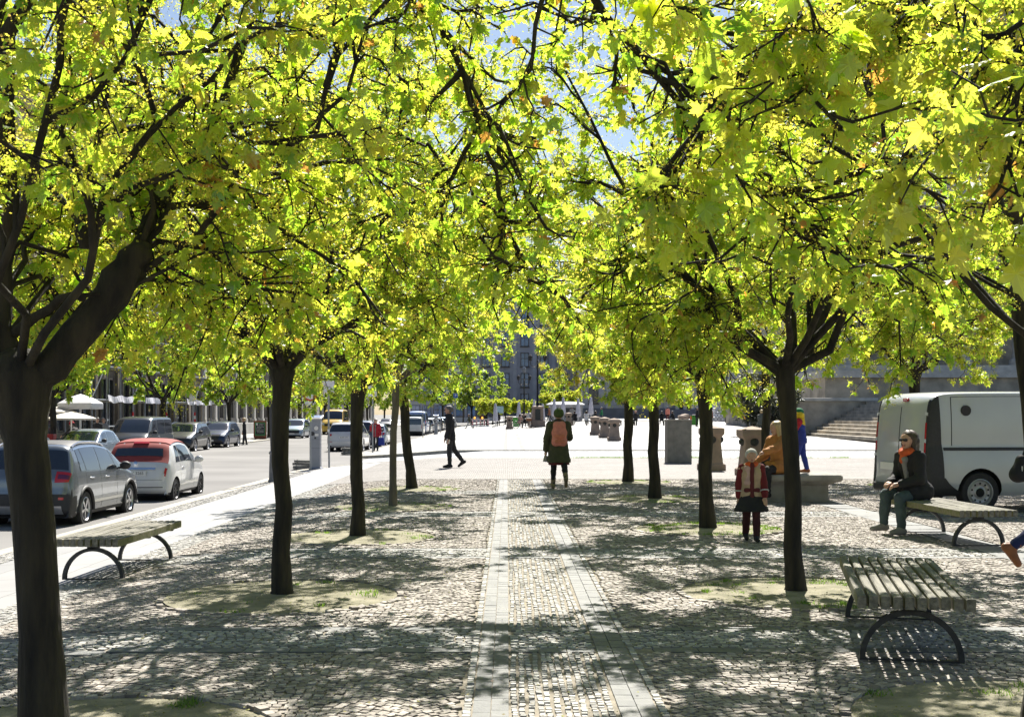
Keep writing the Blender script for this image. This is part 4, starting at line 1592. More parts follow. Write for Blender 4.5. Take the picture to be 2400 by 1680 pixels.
def catmull(pts, per=7):
    out = []
    n = len(pts)
    for i in range(n - 1):
        p0, p1, p2, p3 = pts[max(i - 1, 0)], pts[i], pts[i + 1], pts[min(i + 2, n - 1)]
        for k in range(per):
            t = k / per
            q = []
            for a in range(2):
                m1 = (p2[a] - p0[a]) * 0.42
                m2 = (p3[a] - p1[a]) * 0.42
                t2, t3 = t * t, t * t * t
                q.append((2 * t3 - 3 * t2 + 1) * p1[a] + (t3 - 2 * t2 + t) * m1 + (-2 * t3 + 3 * t2) * p2[a] + (t3 - t2) * m2)
            out.append(tuple(q))
    out.append(pts[-1])
    return out


def lerp_tab(tab, s):
    if s <= tab[0][0]:
        return tab[0][1]
    for (a, va), (b, vb) in zip(tab, tab[1:]):
        if s <= b:
            t = (s - a) / (b - a)
            return va + (vb - va) * t
    return tab[-1][1]


class Body:
    """car body as one skin: a side silhouette swept across, with tumblehome and rounded corners"""
    LOW = [(0.0, 0.90), (0.10, 0.965), (0.28, 0.995), (0.5, 1.0), (0.72, 0.992), (0.9, 0.972), (1.0, 0.955)]
    UP = [0.06, 0.3, 0.6, 0.86, 1.0]
    TOP = [0.985, 0.93, 0.82, 0.64, 0.34, 0.0]
    NR = 18

    def __init__(self, sp):
        self.sp = sp
        self.Lc, self.W = sp['L'], sp['W']
        self.prof = catmull(sp['prof'])
        k = max(range(len(self.prof)), key=lambda i: self.prof[i][1])
        self.ktop = k
        self.rows = [self.ring(i) for i in range(len(self.prof))]

    def nrm(self, i):
        p = self.prof
        a, b = p[max(i - 1, 0)], p[min(i + 1, len(p) - 1)]
        ds, dz = b[0] - a[0], b[1] - a[1]
        l = math.hypot(ds, dz) or 1.0
        return (-dz / l, ds / l)

    def plan(self, s):
        a, b = s, self.Lc - s
        k = 1.0
        for d, r, m in ((a, self.sp.get('rr', 0.35), self.sp.get('rk', 0.10)), (b, self.sp.get('fr', 0.6), self.sp.get('fk', 0.14))):
            if d < r:
                k -= m * (1 - math.sqrt(max(0.0, 1 - (1 - d / r) ** 2))) + 0 * d
        return k

    def ring(self, i):
        s, zt = self.prof[i]
        ns, nz = self.nrm(i)
        z0 = self.sp['z0']
        hw = self.W / 2 * self.plan(max(0, min(self.Lc, s)))
        c = self.sp.get('crown', 0.06)
        if zt < z0 + 0.35:
            c = c * max(0.15, (zt - z0) / 0.35)
        se, ze = s - ns * c, zt - max(nz, 0) * c - 0.006
        ze = max(ze, z0 + 0.02)
        belt = lerp_tab(self.sp['belt'], s)
        zb = min(belt, ze - 0.01)
        pts = []
        for f, w in self.LOW:
            pts.append((se, hw * w, z0 + (zb - z0) * f))
        wb = hw * 0.955
        wt = wb - self.sp.get('tum', 0.30) * max(0, ze - zb) - 0.004
        for f in self.UP:
            ff = f
            bow = 0.018 * math.sin(math.pi * ff) * min(1, (ze - zb) / 0.4)
            pts.append((se, wb + (wt - wb) * ff + bow, zb + (ze - zb) * ff))
        for v in self.TOP:
            k = 0.3 * v * v + 0.7 * v ** 9
            pts.append((s - ns * c * k, wt * v, max(zt - max(nz, 0) * c * k, z0 + 0.02) if nz > 0 else max(zt, z0 + .02)))
        return pts

    def P(self, u, r, side=1):
        """point on the skin; u: profile index (float), r: ring index (float)"""
        i = min(int(u), len(self.rows) - 2)
        j = min(int(r), self.NR - 2)
        fu, fr = u - i, r - j
        a, b, c, d = self.rows[i][j], self.rows[i + 1][j], self.rows[i + 1][j + 1], self.rows[i][j + 1]
        q = [(a[k] * (1 - fu) + b[k] * fu) * (1 - fr) + (d[k] * (1 - fu) + c[k] * fu) * fr for k in range(3)]
        return Vector((q[1] * side, q[0] - self.Lc / 2, q[2]))

    def N(self, u, r, side=1):
        e = 0.3
        du = self.P(min(u + e, len(self.rows) - 1.001), r, side) - self.P(max(u - e, 0), r, side)
        dr = self.P(u, min(r + e, self.NR - 1.001), side) - self.P(u, max(r - e, 0), side)
        n = du.cross(dr) * (1 if side > 0 else -1)
        if n.length < 1e-9:
            return Vector((side, 0, 0))
        n.normalize()
        c = self.P(u, r, side) - Vector((0, self.P(u, r, side).y * .8, 0.6))
        return n if n.dot(c) > 0 else -n

    def us(self, s, front=True):
        """profile index of the roof-side crossing of station s (from the rear end)"""
        rng_ = range(self.ktop, len(self.prof) - 1) if front else range(0, self.ktop)
        for i in rng_:
            a, b = self.prof[i][0], self.prof[i + 1][0]
            if min(a, b) <= s <= max(a, b) and a != b:
                return i + (s - a) / (b - a)
        return float(self.ktop)

    def uz(self, z, front=False):
        rng_ = range(self.ktop, len(self.prof) - 1) if front else range(self.ktop - 1, -1, -1)
        for i in rng_:
            a, b = self.prof[i][1], self.prof[i + 1][1]
            if min(a, b) <= z <= max(a, b) and a != b:
                return i + (z - a) / (b - a)
        return 0.0

    def u_any(self, s):
        return self.us(s, s > self.prof[self.ktop][0])

    def patch(self, mb, u0, u1, r0, r1, off=0.005, nu=6, nr=5, side=1, mi=0, thick=0.006, u0b=None, u1b=None):
        """a panel lying on the skin between two stations and two ring heights (edges may slant)"""
        u0b = u0 if u0b is None else u0b
        u1b = u1 if u1b is None else u1b
        base, top = [], []
        for j in range(nr + 1):
            t = j / nr
            ua, ub = u0 + (u0b - u0) * t, u1 + (u1b - u1) * t
            for i in range(nu + 1):
                u = ua + (ub - ua) * i / nu
                r = r0 + (r1 - r0) * t
                p, n = self.P(u, r, side), self.N(u, r, side)
                top.append(p + n * off)
                base.append(p - n * thick)
        m = nu + 1
        k = len(top)
        fs = []
        for j in range(nr):
            for i in range(nu):
                q = (j * m + i, j * m + i + 1, (j + 1) * m + i + 1, (j + 1) * m + i)
                fs.append(q if side < 0 else q[::-1])
        edge = [i for i in range(m)] + [j * m + nu for j in range(1, nr + 1)] + [nr * m + i for i in range(nu - 1, -1, -1)] + [j * m for j in range(nr - 1, 0, -1)]
        for a, b in zip(edge, edge[1:] + edge[:1]):
            fs.append((a, b, b + k, a + k) if side > 0 else (b, a, a + k, b + k))
        mb.add(top + base, fs, mi)

    def mesh(self):
        """closed skin -> MB; material 0 paint, 1 cladding"""
        mb = MB()
        n = self.NR
        full = 2 * n - 1
        for row in self.rows:
            for (s, x, z) in row:
                mb.v.append((x, s - self.Lc / 2, z))
            for (s, x, z) in row[-2::-1]:
                mb.v.append((-x, s - self.Lc / 2, z))
        cl = self.sp.get('clad', 0.0)
        clr = self.sp.get('clad_rear', cl)
        for i in range(len(self.rows) - 1):
            for j in range(full):
                j2 = (j + 1) % full
                f = (i * full + j, (i + 1) * full + j, (i + 1) * full + j2, i * full + j2)
                mb.f.append(f)
                zc = sum(mb.v[q][2] for q in f) / 4
                yc = sum(mb.v[q][1] for q in f) / 4 + self.Lc / 2
                lim = clr if yc < 0.30 else (self.sp.get('clad_front', cl) if yc > self.Lc - 0.4 else cl)
                mb.m.append(1 if zc < lim else 0)
        mb.f.append(tuple(range(full)))
        mb.m.append(1)
        e = (len(self.rows) - 1) * full
        mb.f.append(tuple(e + j for j in range(full - 1, -1, -1)))
        mb.m.append(1)
        return mb


def add_wheel(root, x, y, r, w, side, spokes, m_r, steel=False):
    M = Matrix.Translation((x, y, r)) @ Matrix.Rotation(R(90) * side, 4, 'Y')
    mb = MB()
    rr = r * 0.665
    mb.lathe([(rr, -w / 2), (r * .93, -w / 2), (r * .985, -w * .36), (r, -w * .2), (r, w * .2), (r * .985, w * .36), (r * .93, w / 2), (rr, w / 2 - .005), (rr * .98, w / 2 - .03), (.02, w / 2 - .07)], 32, M=M)
    wh = mb.build('wheel', m_tyre, root, smooth=35)
    mb = MB()
    mb.lathe([(rr * .99, w / 2 - .03), (rr * 1.0, w / 2 - .004), (rr * .94, w / 2 + .002), (rr * .88, w / 2 - .02), (rr * .86, w / 2 - .05)], 32, M=M, cap=False)
    if steel:
        mb.lathe([(rr * .88, w / 2 - .03), (rr * .74, w / 2 - .012), (rr * .56, w / 2 - .02), (rr * .5, w / 2 - .035), (rr * .30, w / 2 - .012), (.01, w / 2 - .008)], 28, M=M)
    else:
        for k in range(spokes):
            a = 2 * math.pi * k / spokes
            mb.box((rr * .5, 0, w / 2 - .028), (rr * .86, rr * 1.15 / spokes, .03), M=M @ Matrix.Rotation(a, 4, 'Z'))
        mb.lathe([(rr * .2, w / 2 - .05), (rr * .2, w / 2 - .008), (.01, w / 2 - .004)], 14, M=M)
    rim = mb.build('rim', m_r, wh, smooth=30)
    if steel:
        mb = MB()
        for k in range(10):
            a = 2 * math.pi * k / 10
            mb.lathe([(.017, 0), (.017, .004)], 10, c=(rr * .66 * math.cos(a), rr * .66 * math.sin(a), w / 2 - .016), M=M)
        mb.lathe([(rr * .33, w / 2 - .012), (rr * .30, w / 2), (.01, w / 2 + .004)], 18, M=M)
        o = mb.build('rim_hole', m_well, wh)
        o['kind'] = 'stuff'
    return wh


def make_car(sp):
    B = Body(sp)
    root = thing('parked_car', sp['label'], sp.get('cat', 'car'), (0, 0, 0), 0, sp.get('group', 'cars parked along the street'))
    if sp.get('name'):
        root.name = sp['name']
    mb = B.mesh()
    r, wb, ro = sp['r'], sp['wb'], sp['ro']
    ya, yb = ro - sp['L'] / 2, ro + wb - sp['L'] / 2
    o = mb.build('body', [sp['paint'], m_clad, m_well], root)
    cut = MB()
    hw = sp['W'] / 2
    for y in (ya, yb):
        for s in (-1, 1):
            cut.lathe([(r * 1.13, -.14), (r * 1.13, .14)], 30, M=Matrix.Translation((s * (hw - .06), y, r * 1.04)) @ Matrix.Rotation(R(90), 4, 'Y'), mi=2)
    co = cut.build('cutter', [sp['paint'], m_clad, m_well])
    bo = o.modifiers.new('arch', 'BOOLEAN')
    bo.operation = 'DIFFERENCE'
    bo.solver = 'EXACT'
    bo.object = co
    ev = o.evaluated_get(bpy.context.evaluated_depsgraph_get())
    me = bpy.data.meshes.new_from_object(ev)
    if len(me.polygons) > 300:
        o.modifiers.clear()
        o.data = me
    else:
        o.modifiers.clear()
    bpy.data.objects.remove(co)
    me = o.data
    me.polygons.foreach_set('use_smooth', [True] * len(me.polygons))
    me.set_sharp_from_angle(angle=R(38))
    for y in (ya, yb):
        for s in (-1, 1):
            add_wheel(root, s * (hw - sp.get('tw', .22) / 2 - .012), y, r, sp.get('tw', .22), s, sp.get('spokes', 5), sp.get('rim', m_rim), sp.get('steel', False))
            if sp.get('arch'):
                mb = MB()
                n = 18
                pts = []
                for k in range(n + 1):
                    a = R(-8) + R(196) * k / n
                    pts.append((s * (hw * .985), y + r * 1.17 * math.cos(a), r * 1.04 + r * 1.17 * math.sin(a)))
                mb.tube(pts, .035, 6)
                mb.build('arch_trim', m_clad, root, smooth=60)
    # glass
    for (za, zb, r0, front, nm) in sp['screens']:
        mb = MB()
        u0, u1 = B.uz(za, front), B.uz(zb, front)
        if u0 > u1:
            u0, u1 = u1, u0
        for s in (1, -1):
            B.patch(mb, u0, u1, r0, 17 - 1e-4, side=s, nu=8, nr=8, thick=0.002)
        mb.build(nm, m_glass, root, smooth=60)
    for s in (1, -1):
        for wdw in sp['windows']:
            s0, s1, s0t, s1t = wdw[:4]
            r0, r1 = (wdw[4], wdw[5]) if len(wdw) > 4 else (7.0, 10.3)
            mb = MB()
            B.patch(mb, B.u_any(s0), B.u_any(s1), r0, r1, side=s, nu=10, nr=5, u0b=B.u_any(s0t), u1b=B.u_any(s1t), thick=0.002)
            mb.build('window', m_glass, root, smooth=60)
    for extra in sp.get('extras', []):
        nm, m_, u0, u1, r0, r1 = extra[:6]
        kw = dict(extra[6]) if len(extra) > 6 else {}
        sides = kw.pop('sides', (1, -1))
        whole = kw.pop('whole', False)
        res = lambda q: B.uz(q[1], q[0] == 'F') if isinstance(q, tuple) else B.u_any(q)
        kk = {k: (res(v) if k in ('u0b', 'u1b') else v) for k, v in kw.items()}
        if whole:
            mb = MB()
            for s in (1, -1):
                B.patch(mb, res(u0), res(u1), r0, r1, side=s, **kk)
            mb.build(nm, m_, root, smooth=50)
        else:
            for s in sides:
                mb = MB()
                B.patch(mb, res(u0), res(u1), r0, r1, side=s, **kk)
                mb.build(nm, m_, root, smooth=50)
    # mirrors, handles, plates
    if sp.get('mirror'):
        ms, mz = sp['mirror']
        for s in (1, -1):
            mb = MB()
            mb.ell((s * (hw + .09), ms - sp['L'] / 2, mz), (.115, .075, .085), 14, 8)
            mb.box((s * (hw - .01), ms - sp['L'] / 2 + .02, mz - .05), (.16, .05, .04))
            mb.build('mirror', sp.get('mirror_m', m_clad), root, smooth=40)
    for (hs, hz) in sp.get('handles', []):
        for s in (1, -1):
            p = B.P(B.u_any(hs), 5.2, s)
            mb = MB()
            mb.box((p.x + s * .012, hs - sp['L'] / 2, hz), (.03, .17, .028))
            mb.build('door_handle', sp.get('handle_m', m_chrome), root, bevel=.008)
    for (js, k0, k1) in sp.get('joints', []):
        for s in (1, -1):
            mb = MB()
            u = B.u_any(js)
            B.patch(mb, u - .03, u + .03, k0, k1, side=s, nu=1, nr=10, off=.0015, thick=.002)
            mb.build('door_joint', m_well, root)
    if sp.get('rails'):
        for s in (1, -1):
            mb = MB()
            s0, s1 = sp['rails']
            pts = [B.P(B.u_any(s0 + (s1 - s0) * k / 10), 11.8, s) + Vector((0, 0, .012 + .035 * math.sin(math.pi * k / 10) ** .4)) for k in range(11)]
            mb.tube(pts, .018, 8)
            mb.build('roof_rail', m_chrome, root, smooth=60)
    for (where, z, txt, yoff) in sp.get('plates', []):
        u = B.uz(z, where == 'F')
        p = B.P(u, 17 - 1e-3, 1)
        sgn = 1 if where == 'F' else -1
        mb = MB()
        mb.box((0, p.y + sgn * (.012 + yoff), z), (.52, .014, .115))
        pl = mb.build('license_plate', m_plate, root, bevel=.003)
        if txt:
            text('lettering', txt, .095, (0, p.y + sgn * (.0205 + yoff), z), (R(90), 0, 0 if sgn < 0 else math.pi), m_ink, pl)
    return root


def park(o, x, y, rz, label, paint_=None, cat='car', z=ROADZ, group=None):
    c = copy_tree(o)
    c.location = (x, y, z)
    c.rotation_euler = (0, 0, rz)
    c['label'] = label
    if group:
        c['group'] = group
    if paint_:
        for ch in c.children:
            if ch.name.split('.')[0] in ('body', 'hood_panel'):
                ch.material_slots[0].link = 'OBJECT'
                ch.material_slots[0].material = paint_
    return c


P_grey = paint('grey', (0.17, 0.19, 0.21), 0.6, 0.26)
P_white = paint('white', (0.60, 0.60, 0.60))
P_black = paint('black', (0.012, 0.013, 0.016))
P_navy = paint('navy', (0.012, 0.022, 0.06), 0.3)
P_silver = paint('silver_blue', (0.30, 0.36, 0.43), 0.6, 0.3)
P_dgrey = paint('dark_grey', (0.06, 0.065, 0.07), 0.5, 0.3)
P_yellow = paint('yellow', (0.62, 0.40, 0.06))
P_blue = paint('lilac_blue', (0.28, 0.36, 0.58), 0.2)
P_red = paint('red', (0.35, 0.02, 0.03))
P_teal = paint('teal', (0.02, 0.06, 0.085), 0.3)
m_softtop = mat('soft_top', (0.25, 0.035, 0.03), 0.8, var=0.1, scale=8, bump=0.1)

# compact crossover seen from behind
SUV = dict(L=4.21, W=1.77, z0=.22, wb=2.604, ro=.80, r=.335, tw=.215, spokes=5, paint=P_grey, clad=.36, clad_rear=.66, clad_front=.5, crown=.075, tum=.34, arch=True,
           prof=[(.14, .24), (.03, .36), (.0, .58), (.03, .76), (.05, .92), (.12, 1.06), (.26, 1.30), (.36, 1.47), (.50, 1.535), (1.0, 1.585), (1.7, 1.585), (2.2, 1.54), (2.55, 1.46), (2.95, 1.24), (3.28, 1.05), (3.6, .98), (3.95, .88), (4.12, .74), (4.2, .55), (4.17, .36), (4.08, .24)],
           belt=[(0, 1.0), (.6, 1.02), (2, .99), (3.2, .95), (4.2, .8)],
           screens=[(1.10, 1.44, 12.6, False, 'rear_window'), (1.08, 1.48, 12.5, True, 'windshield')],
           windows=[(.58, .86, .62, .80), (.90, 1.62, .84, 1.64), (1.70, 2.62, 1.70, 2.35), (2.70, 3.02, 2.45, 2.60)],
           extras=[('tail_light', m_tail, ('R', .90), ('R', 1.06), 8.5, 14.6, dict(nu=3, nr=8, off=.012, u0b=('R', .86))),
                   ('tail_lens', mat('smoked_red', (.10, .012, .05), .1, var=.1, coat=.8), ('R', .93), ('R', 1.01), 11.6, 14.3, dict(nu=2, nr=5, off=.018)),
                   ('reflector', m_tail, ('R', .55), ('R', .60), 12.6, 13.8, dict(nu=2, nr=3, off=.008)),
                   ('skid_plate', m_rim, ('R', .30), ('R', .44), 13.4, 16.999, dict(nu=2, nr=6, off=.014, whole=True)),
                   ('window_trim', m_chrome, .56, 2.66, 10.35, 10.75, dict(nu=16, nr=1, off=.007)),
                   ('roof_panel', m_clad, .55, 2.3, 12.0, 16.999, dict(nu=12, nr=6, off=.004, whole=True)),
                   ('headlight', m_lampc, ('F', .86), ('F', .74), 11.5, 14.2, dict(nu=3, nr=5, off=.01)),
                   ('grille', m_clad, ('F', .74), ('F', .56), 14.6, 16.999, dict(nu=3, nr=4, off=.01, whole=True))],
           mirror=(2.78, 1.06), handles=[(1.15, .90), (2.02, .88)], joints=[(1.66, 0.6, 7), (2.62, 0.6, 7), (.86, 2.5, 7)], rails=(.55, 2.3), plates=[('F', .48, '', 0)],
           label='grey crossover with black roof parked nearest, partly behind the thick trunk')
c_suv = make_car(SUV)
XN = -7.80     # outer wheel line of the cars by the near kerb
c_suv.location = (XN - .88, 21.75 + 2.1, ROADZ)

MINI = dict(L=3.55, W=1.63, z0=.20, wb=2.30, ro=.58, r=.29, tw=.19, spokes=8, rim=m_rimd, paint=P_white, clad=.24, crown=.08, tum=.30, rr=.45, rk=.16, fr=.6, fk=.2,
            prof=[(.14, .22), (.03, .33), (.0, .50), (.02, .68), (.06, .84), (.13, .95), (.26, 1.08), (.42, 1.28), (.56, 1.40), (.85, 1.465), (1.3, 1.49), (1.75, 1.45), (2.05, 1.36), (2.4, 1.15), (2.66, .99), (2.95, .93), (3.25, .82), (3.45, .66), (3.54, .46), (3.50, .32), (3.42, .22)],
            belt=[(0, .90), (.5, .93), (1.5, .94), (2.6, .90), (3.5, .75)],
            screens=[(.98, 1.48, 12.3, False, 'soft_top_back'), (1.00, 1.40, 12.5, True, 'windshield')],
            windows=[(.62, .98, .80, .98), (1.04, 2.12, 1.02, 1.85)],
            extras=[('tail_light', m_tail, ('R', .66), ('R', .86), 11.3, 12.9, dict(nu=4, nr=3, off=.02)),
                    ('tail_lens', m_lampc, ('R', .64), ('R', .72), 12.6, 13.2, dict(nu=3, nr=2, off=.022)),
                    ('tailgate_bar', m_chrome, ('R', .80), ('R', .845), 14.9, 16.999, dict(nu=2, nr=3, off=.03, whole=True)),
                    ('bumper_strip', m_clad, ('R', .385), ('R', .405), 12.8, 16.999, dict(nu=1, nr=6, off=.006, whole=True)),
                    ('tailgate_joint', m_well, ('R', .565), ('R', .572), 13.0, 16.999, dict(nu=1, nr=6, off=.003, whole=True)),
                    ('soft_top', m_softtop, .62, 1.86, 12.0, 16.999, dict(nu=12, nr=8, off=.022, whole=True)),
                    ('rear_window', m_glass, ('R', 1.11), ('R', 1.29), 14.2, 16.999, dict(nu=4, nr=6, off=.014, whole=True)),
                    ('brake_light', m_tail, ('R', 1.385), ('R', 1.405), 16.2, 16.999, dict(nu=1, nr=2, off=.03, whole=True)),
                    ('headlight', m_lampc, ('F', .80), ('F', .64), 12.4, 14.0, dict(nu=3, nr=4, off=.012))],
            mirror=(2.28, .97), mirror_m=P_white, handles=[(1.22, .82)], joints=[(.98, 1.2, 7), (2.20, 0.8, 7)], plates=[('R', .72, 'B-FX 3265', .018)],
            label='small white convertible with dark red fabric roof and plate 3265')
c_mini = make_car(MINI)
for ch in c_mini.children:
    if ch.name.startswith('soft_top_back'):
        ch.data.materials.clear()
        ch.data.materials.append(m_softtop)
        ch.name = 'soft_top'
mb = MB()
mb.lathe([(.042, 0), (.042, .012), (.03, .016)], 18, M=Matrix.Translation((0, -1.705, .955)) @ Matrix.Rotation(R(75), 4, 'X'))
mb.build('emblem', m_chrome, c_mini, smooth=40)
c_mini.location = (XN - .81, 28.1 + 1.775, ROADZ)

EST = dict(L=4.63, W=1.90, z0=.26, wb=2.81, ro=.92, r=.365, tw=.235, spokes=5, paint=P_white, clad=.30, crown=.075, tum=.34,
           prof=[(.16, .28), (.04, .38), (.0, .60), (.03, .82), (.07, .98), (.14, 1.10), (.34, 1.38), (.46, 1.55), (.62, 1.60), (1.2, 1.645), (2.0, 1.64), (2.5, 1.58), (2.8, 1.50), (3.2, 1.28), (3.55, 1.10), (3.9, 1.03), (4.3, .92), (4.53, .76), (4.62, .56), (4.58, .38), (4.48, .28)],
           belt=[(0, 1.02), (.6, 1.05), (2, 1.02), (3.4, .98), (4.6, .8)],
           screens=[(1.14, 1.50, 12.6, False, 'rear_window'), (1.13, 1.53, 12.5, True, 'windshield')],
           windows=[(.66, 1.02, .74, 1.0), (1.06, 1.86, 1.04, 1.88), (1.94, 2.96, 1.94, 2.62)],
           extras=[('tail_light', m_tail, ('R', .86), ('R', 1.03), 11.4, 14.2, dict(nu=3, nr=6, off=.014, u0b=('R', .93))),
                   ('reflector', m_tail, ('R', .58), ('R', .61), 12.6, 14.2, dict(nu=1, nr=3, off=.008)),
                   ('tailgate_joint', m_well, ('R', .655), ('R', .662), 12.4, 16.999, dict(nu=1, nr=6, off=.003, whole=True)),
                   ('exhaust', m_well, ('R', .33), ('R', .40), 13.4, 13.95, dict(nu=2, nr=2, off=.02)),
                   ('headlight', m_lampc, ('F', .92), ('F', .80), 11.6, 14.4, dict(nu=3, nr=5, off=.012)),
                   ('grille', m_clad, ('F', .86), ('F', .52), 14.8, 16.999, dict(nu=4, nr=4, off=.012, whole=True)),
                   ('lower_intake', m_clad, ('F', .48), ('F', .36), 13.0, 16.999, dict(nu=2, nr=4, off=.01, whole=True))],
           mirror=(3.05, 1.10), handles=[(1.3, .96), (2.25, .95)], joints=[(1.9, 0.8, 7), (2.9, 0.8, 7)], rails=(.7, 2.6), plates=[('R', .84, 'B-SR 1773', .01), ('F', .50, '', 0)],
           label='white estate car at the side road corner, seen from behind past the meter')
c_est = make_car(EST)
c_est.location = (XN - .95, 65.2 + 2.3, ROADZ)

MPV = dict(L=4.41, W=1.83, z0=.22, wb=2.68, ro=.86, r=.325, tw=.21, spokes=6, paint=P_navy, clad=.30, crown=.07, tum=.22, rr=.25, rk=.07,
           prof=[(.12, .24), (.02, .36), (.0, .60), (.02, .85), (.05, 1.02), (.12, 1.25), (.22, 1.53), (.36, 1.64), (.8, 1.69), (1.6, 1.70), (2.3, 1.66), (2.65, 1.56), (3.1, 1.30), (3.5, 1.08), (3.8, 1.0), (4.15, .88), (4.34, .72), (4.40, .52), (4.36, .36), (4.28, .24)],
           belt=[(0, .98), (2, .98), (3.4, .95), (4.4, .8)],
           screens=[(1.06, 1.52, 12.5, False, 'rear_window'), (1.12, 1.58, 12.5, True, 'windshield')],
           windows=[(.34, .98, .36, .96), (1.04, 1.84, 1.04, 1.84), (1.92, 2.86, 1.92, 2.5)],
           extras=[('tail_light', m_tail, ('R', .82), ('R', 1.10), 11.2, 13.0, dict(nu=3, nr=4, off=.014)),
                   ('headlight', m_lampc, ('F', .90), ('F', .74), 11.8, 14.2, dict(nu=3, nr=5, off=.012)),
                   ('grille', m_clad, ('F', .72), ('F', .50), 14.0, 16.999, dict(nu=3, nr=4, off=.01, whole=True))],
           mirror=(2.95, 1.08), handles=[(1.3, .92), (2.2, .92)], joints=[(1.88, 0.8, 7), (2.85, 0.8, 7)], plates=[('R', .78, 'B-TM 428', .006), ('F', .46, '', 0)],
           label='dark blue people carrier parked beyond the white estate car')
c_mpv = make_car(MPV)
c_mpv.location = (XN - .92, 72.0 + 2.2, ROADZ)

HAT = dict(L=4.25, W=1.78, z0=.18, wb=2.63, ro=.76, r=.315, tw=.205, spokes=5, paint=P_silver, clad=.22, crown=.07, tum=.36, rr=.4, rk=.12,
           prof=[(.12, .20), (.02, .32), (.0, .54), (.02, .74), (.06, .90), (.16, 1.00), (.42, 1.22), (.62, 1.38), (.85, 1.43), (1.4, 1.465), (2.0, 1.44), (2.4, 1.34), (2.85, 1.12), (3.2, .96), (3.55, .90), (3.95, .79), (4.16, .64), (4.24, .46), (4.2, .30), (4.12, .20)],
           belt=[(0, .92), (2, .92), (3.1, .88), (4.2, .74)],
           screens=[(1.02, 1.36, 12.5, False, 'rear_window'), (1.0, 1.37, 12.4, True, 'windshield')],
           windows=[(.62, .92, .80, .92), (.98, 1.74, 1.0, 1.76), (1.82, 2.76, 1.82, 2.38)],
           extras=[('tail_light', m_tail, ('R', .74), ('R', .93), 11.0, 13.8, dict(nu=3, nr=5, off=.014)),
                   ('headlight', m_lampc, ('F', .78), ('F', .62), 11.6, 14.4, dict(nu=3, nr=5, off=.012)),
                   ('grille', m_clad, ('F', .60), ('F', .40), 13.8, 16.999, dict(nu=3, nr=4, off=.01, whole=True))],
           mirror=(2.72, .98), handles=[(1.2, .84), (2.1, .83)], joints=[(1.78, 0.8, 7), (2.7, 0.8, 7)], plates=[('R', .62, 'B-LK 906', .006), ('F', .40, '', 0)],
           label='silver blue hatchback facing the camera across the street, before the grey van')
c_hat = make_car(HAT)
XF = -16.9     # street-side line of the cars on the far side
c_hat.location = (XF - .89, 51.3, ROADZ)
c_hat.rotation_euler = (0, 0, math.pi)

VAN = dict(L=4.95, W=1.92, z0=.24, wb=3.0, ro=1.0, r=.345, tw=.22, spokes=6, paint=P_dgrey, clad=.30, crown=.07, tum=.13, rr=.16, rk=.05, fr=.5, fk=.12,
           prof=[(.10, .26), (.01, .40), (.0, .70), (.015, 1.0), (.04, 1.4), (.09, 1.78), (.22, 1.92), (.6, 1.965), (2.0, 1.975), (3.1, 1.95), (3.5, 1.87), (3.9, 1.58), (4.3, 1.22), (4.6, 1.06), (4.82, .90), (4.93, .70), (4.94, .48), (4.9, .34), (4.82, .26)],
           belt=[(0, 1.08), (3, 1.08), (4.3, 1.02), (4.9, .8)],
           screens=[(1.16, 1.72, 12.3, False, 'rear_window'), (1.24, 1.82, 12.4, True, 'windshield')],
           windows=[(.30, 1.45, .32, 1.45), (1.55, 2.75, 1.55, 2.75), (2.88, 3.92, 2.88, 3.45)],
           extras=[('tail_light', m_tail, ('R', .86), ('R', 1.22), 11.2, 12.7, dict(nu=3, nr=3, off=.012)),
                   ('headlight', m_lampc, ('F', .98), ('F', .80), 11.6, 14.2, dict(nu=3, nr=5, off=.012)),
                   ('grille', m_clad, ('F', .86), ('F', .70), 14.2, 16.999, dict(nu=3, nr=4, off=.012, whole=True))],
           mirror=(3.75, 1.22), handles=[(2.7, 1.0)], joints=[(1.5, 0.8, 7), (2.82, 0.8, 7), (3.9, 0.8, 7)], plates=[('R', .66, 'B-VW 512', .006), ('F', .46, '', 0)],
           label='dark grey passenger van facing the camera on the far side of the street')
c_van = make_car(VAN)
c_van.location = (XF - .96, 59.3, ROADZ)
c_van.rotation_euler = (0, 0, math.pi)

CAD = dict(L=4.40, W=1.80, z0=.22, wb=2.68, ro=.84, r=.32, tw=.205, spokes=6, steel=True, paint=P_white, clad=.34, clad_rear=.50, crown=.07, tum=.12, rr=.16, rk=.05,
           prof=[(.10, .24), (.01, .38), (.0, .70), (.015, 1.0), (.05, 1.4), (.10, 1.68), (.22, 1.79), (.7, 1.83), (1.6, 1.83), (2.3, 1.78), (2.65, 1.66), (3.1, 1.34), (3.5, 1.09), (3.8, 1.0), (4.15, .88), (4.34, .72), (4.40, .52), (4.36, .36), (4.28, .24)],
           belt=[(0, 1.02), (2, 1.02), (3.4, .96), (4.4, .8)],
           screens=[(1.10, 1.62, 12.5, False, 'rear_window'), (1.14, 1.66, 12.5, True, 'windshield')],
           windows=[(1.9, 2.9, 1.9, 2.5)],
           extras=[('tail_light', m_tail, ('R', .78), ('R', 1.08), 11.3, 12.6, dict(nu=3, nr=3, off=.012)),
                   ('headlight', m_lampc, ('F', .92), ('F', .74), 11.8, 14.2, dict(nu=3, nr=5, off=.012)),
                   ('grille', m_clad, ('F', .72), ('F', .50), 14.0, 16.999, dict(nu=3, nr=4, off=.01, whole=True))],
           mirror=(2.95, 1.10), handles=[(2.0, .95)], joints=[(1.86, 0.8, 7), (2.85, 0.8, 7)], plates=[('R', .62, '', .006)],
           label='small white delivery van parked by the kerb beyond the red coated walker', cat='van')
c_cad = make_car(CAD)
c_cad.location = (XN - .9, 112.0 + 2.2, ROADZ)

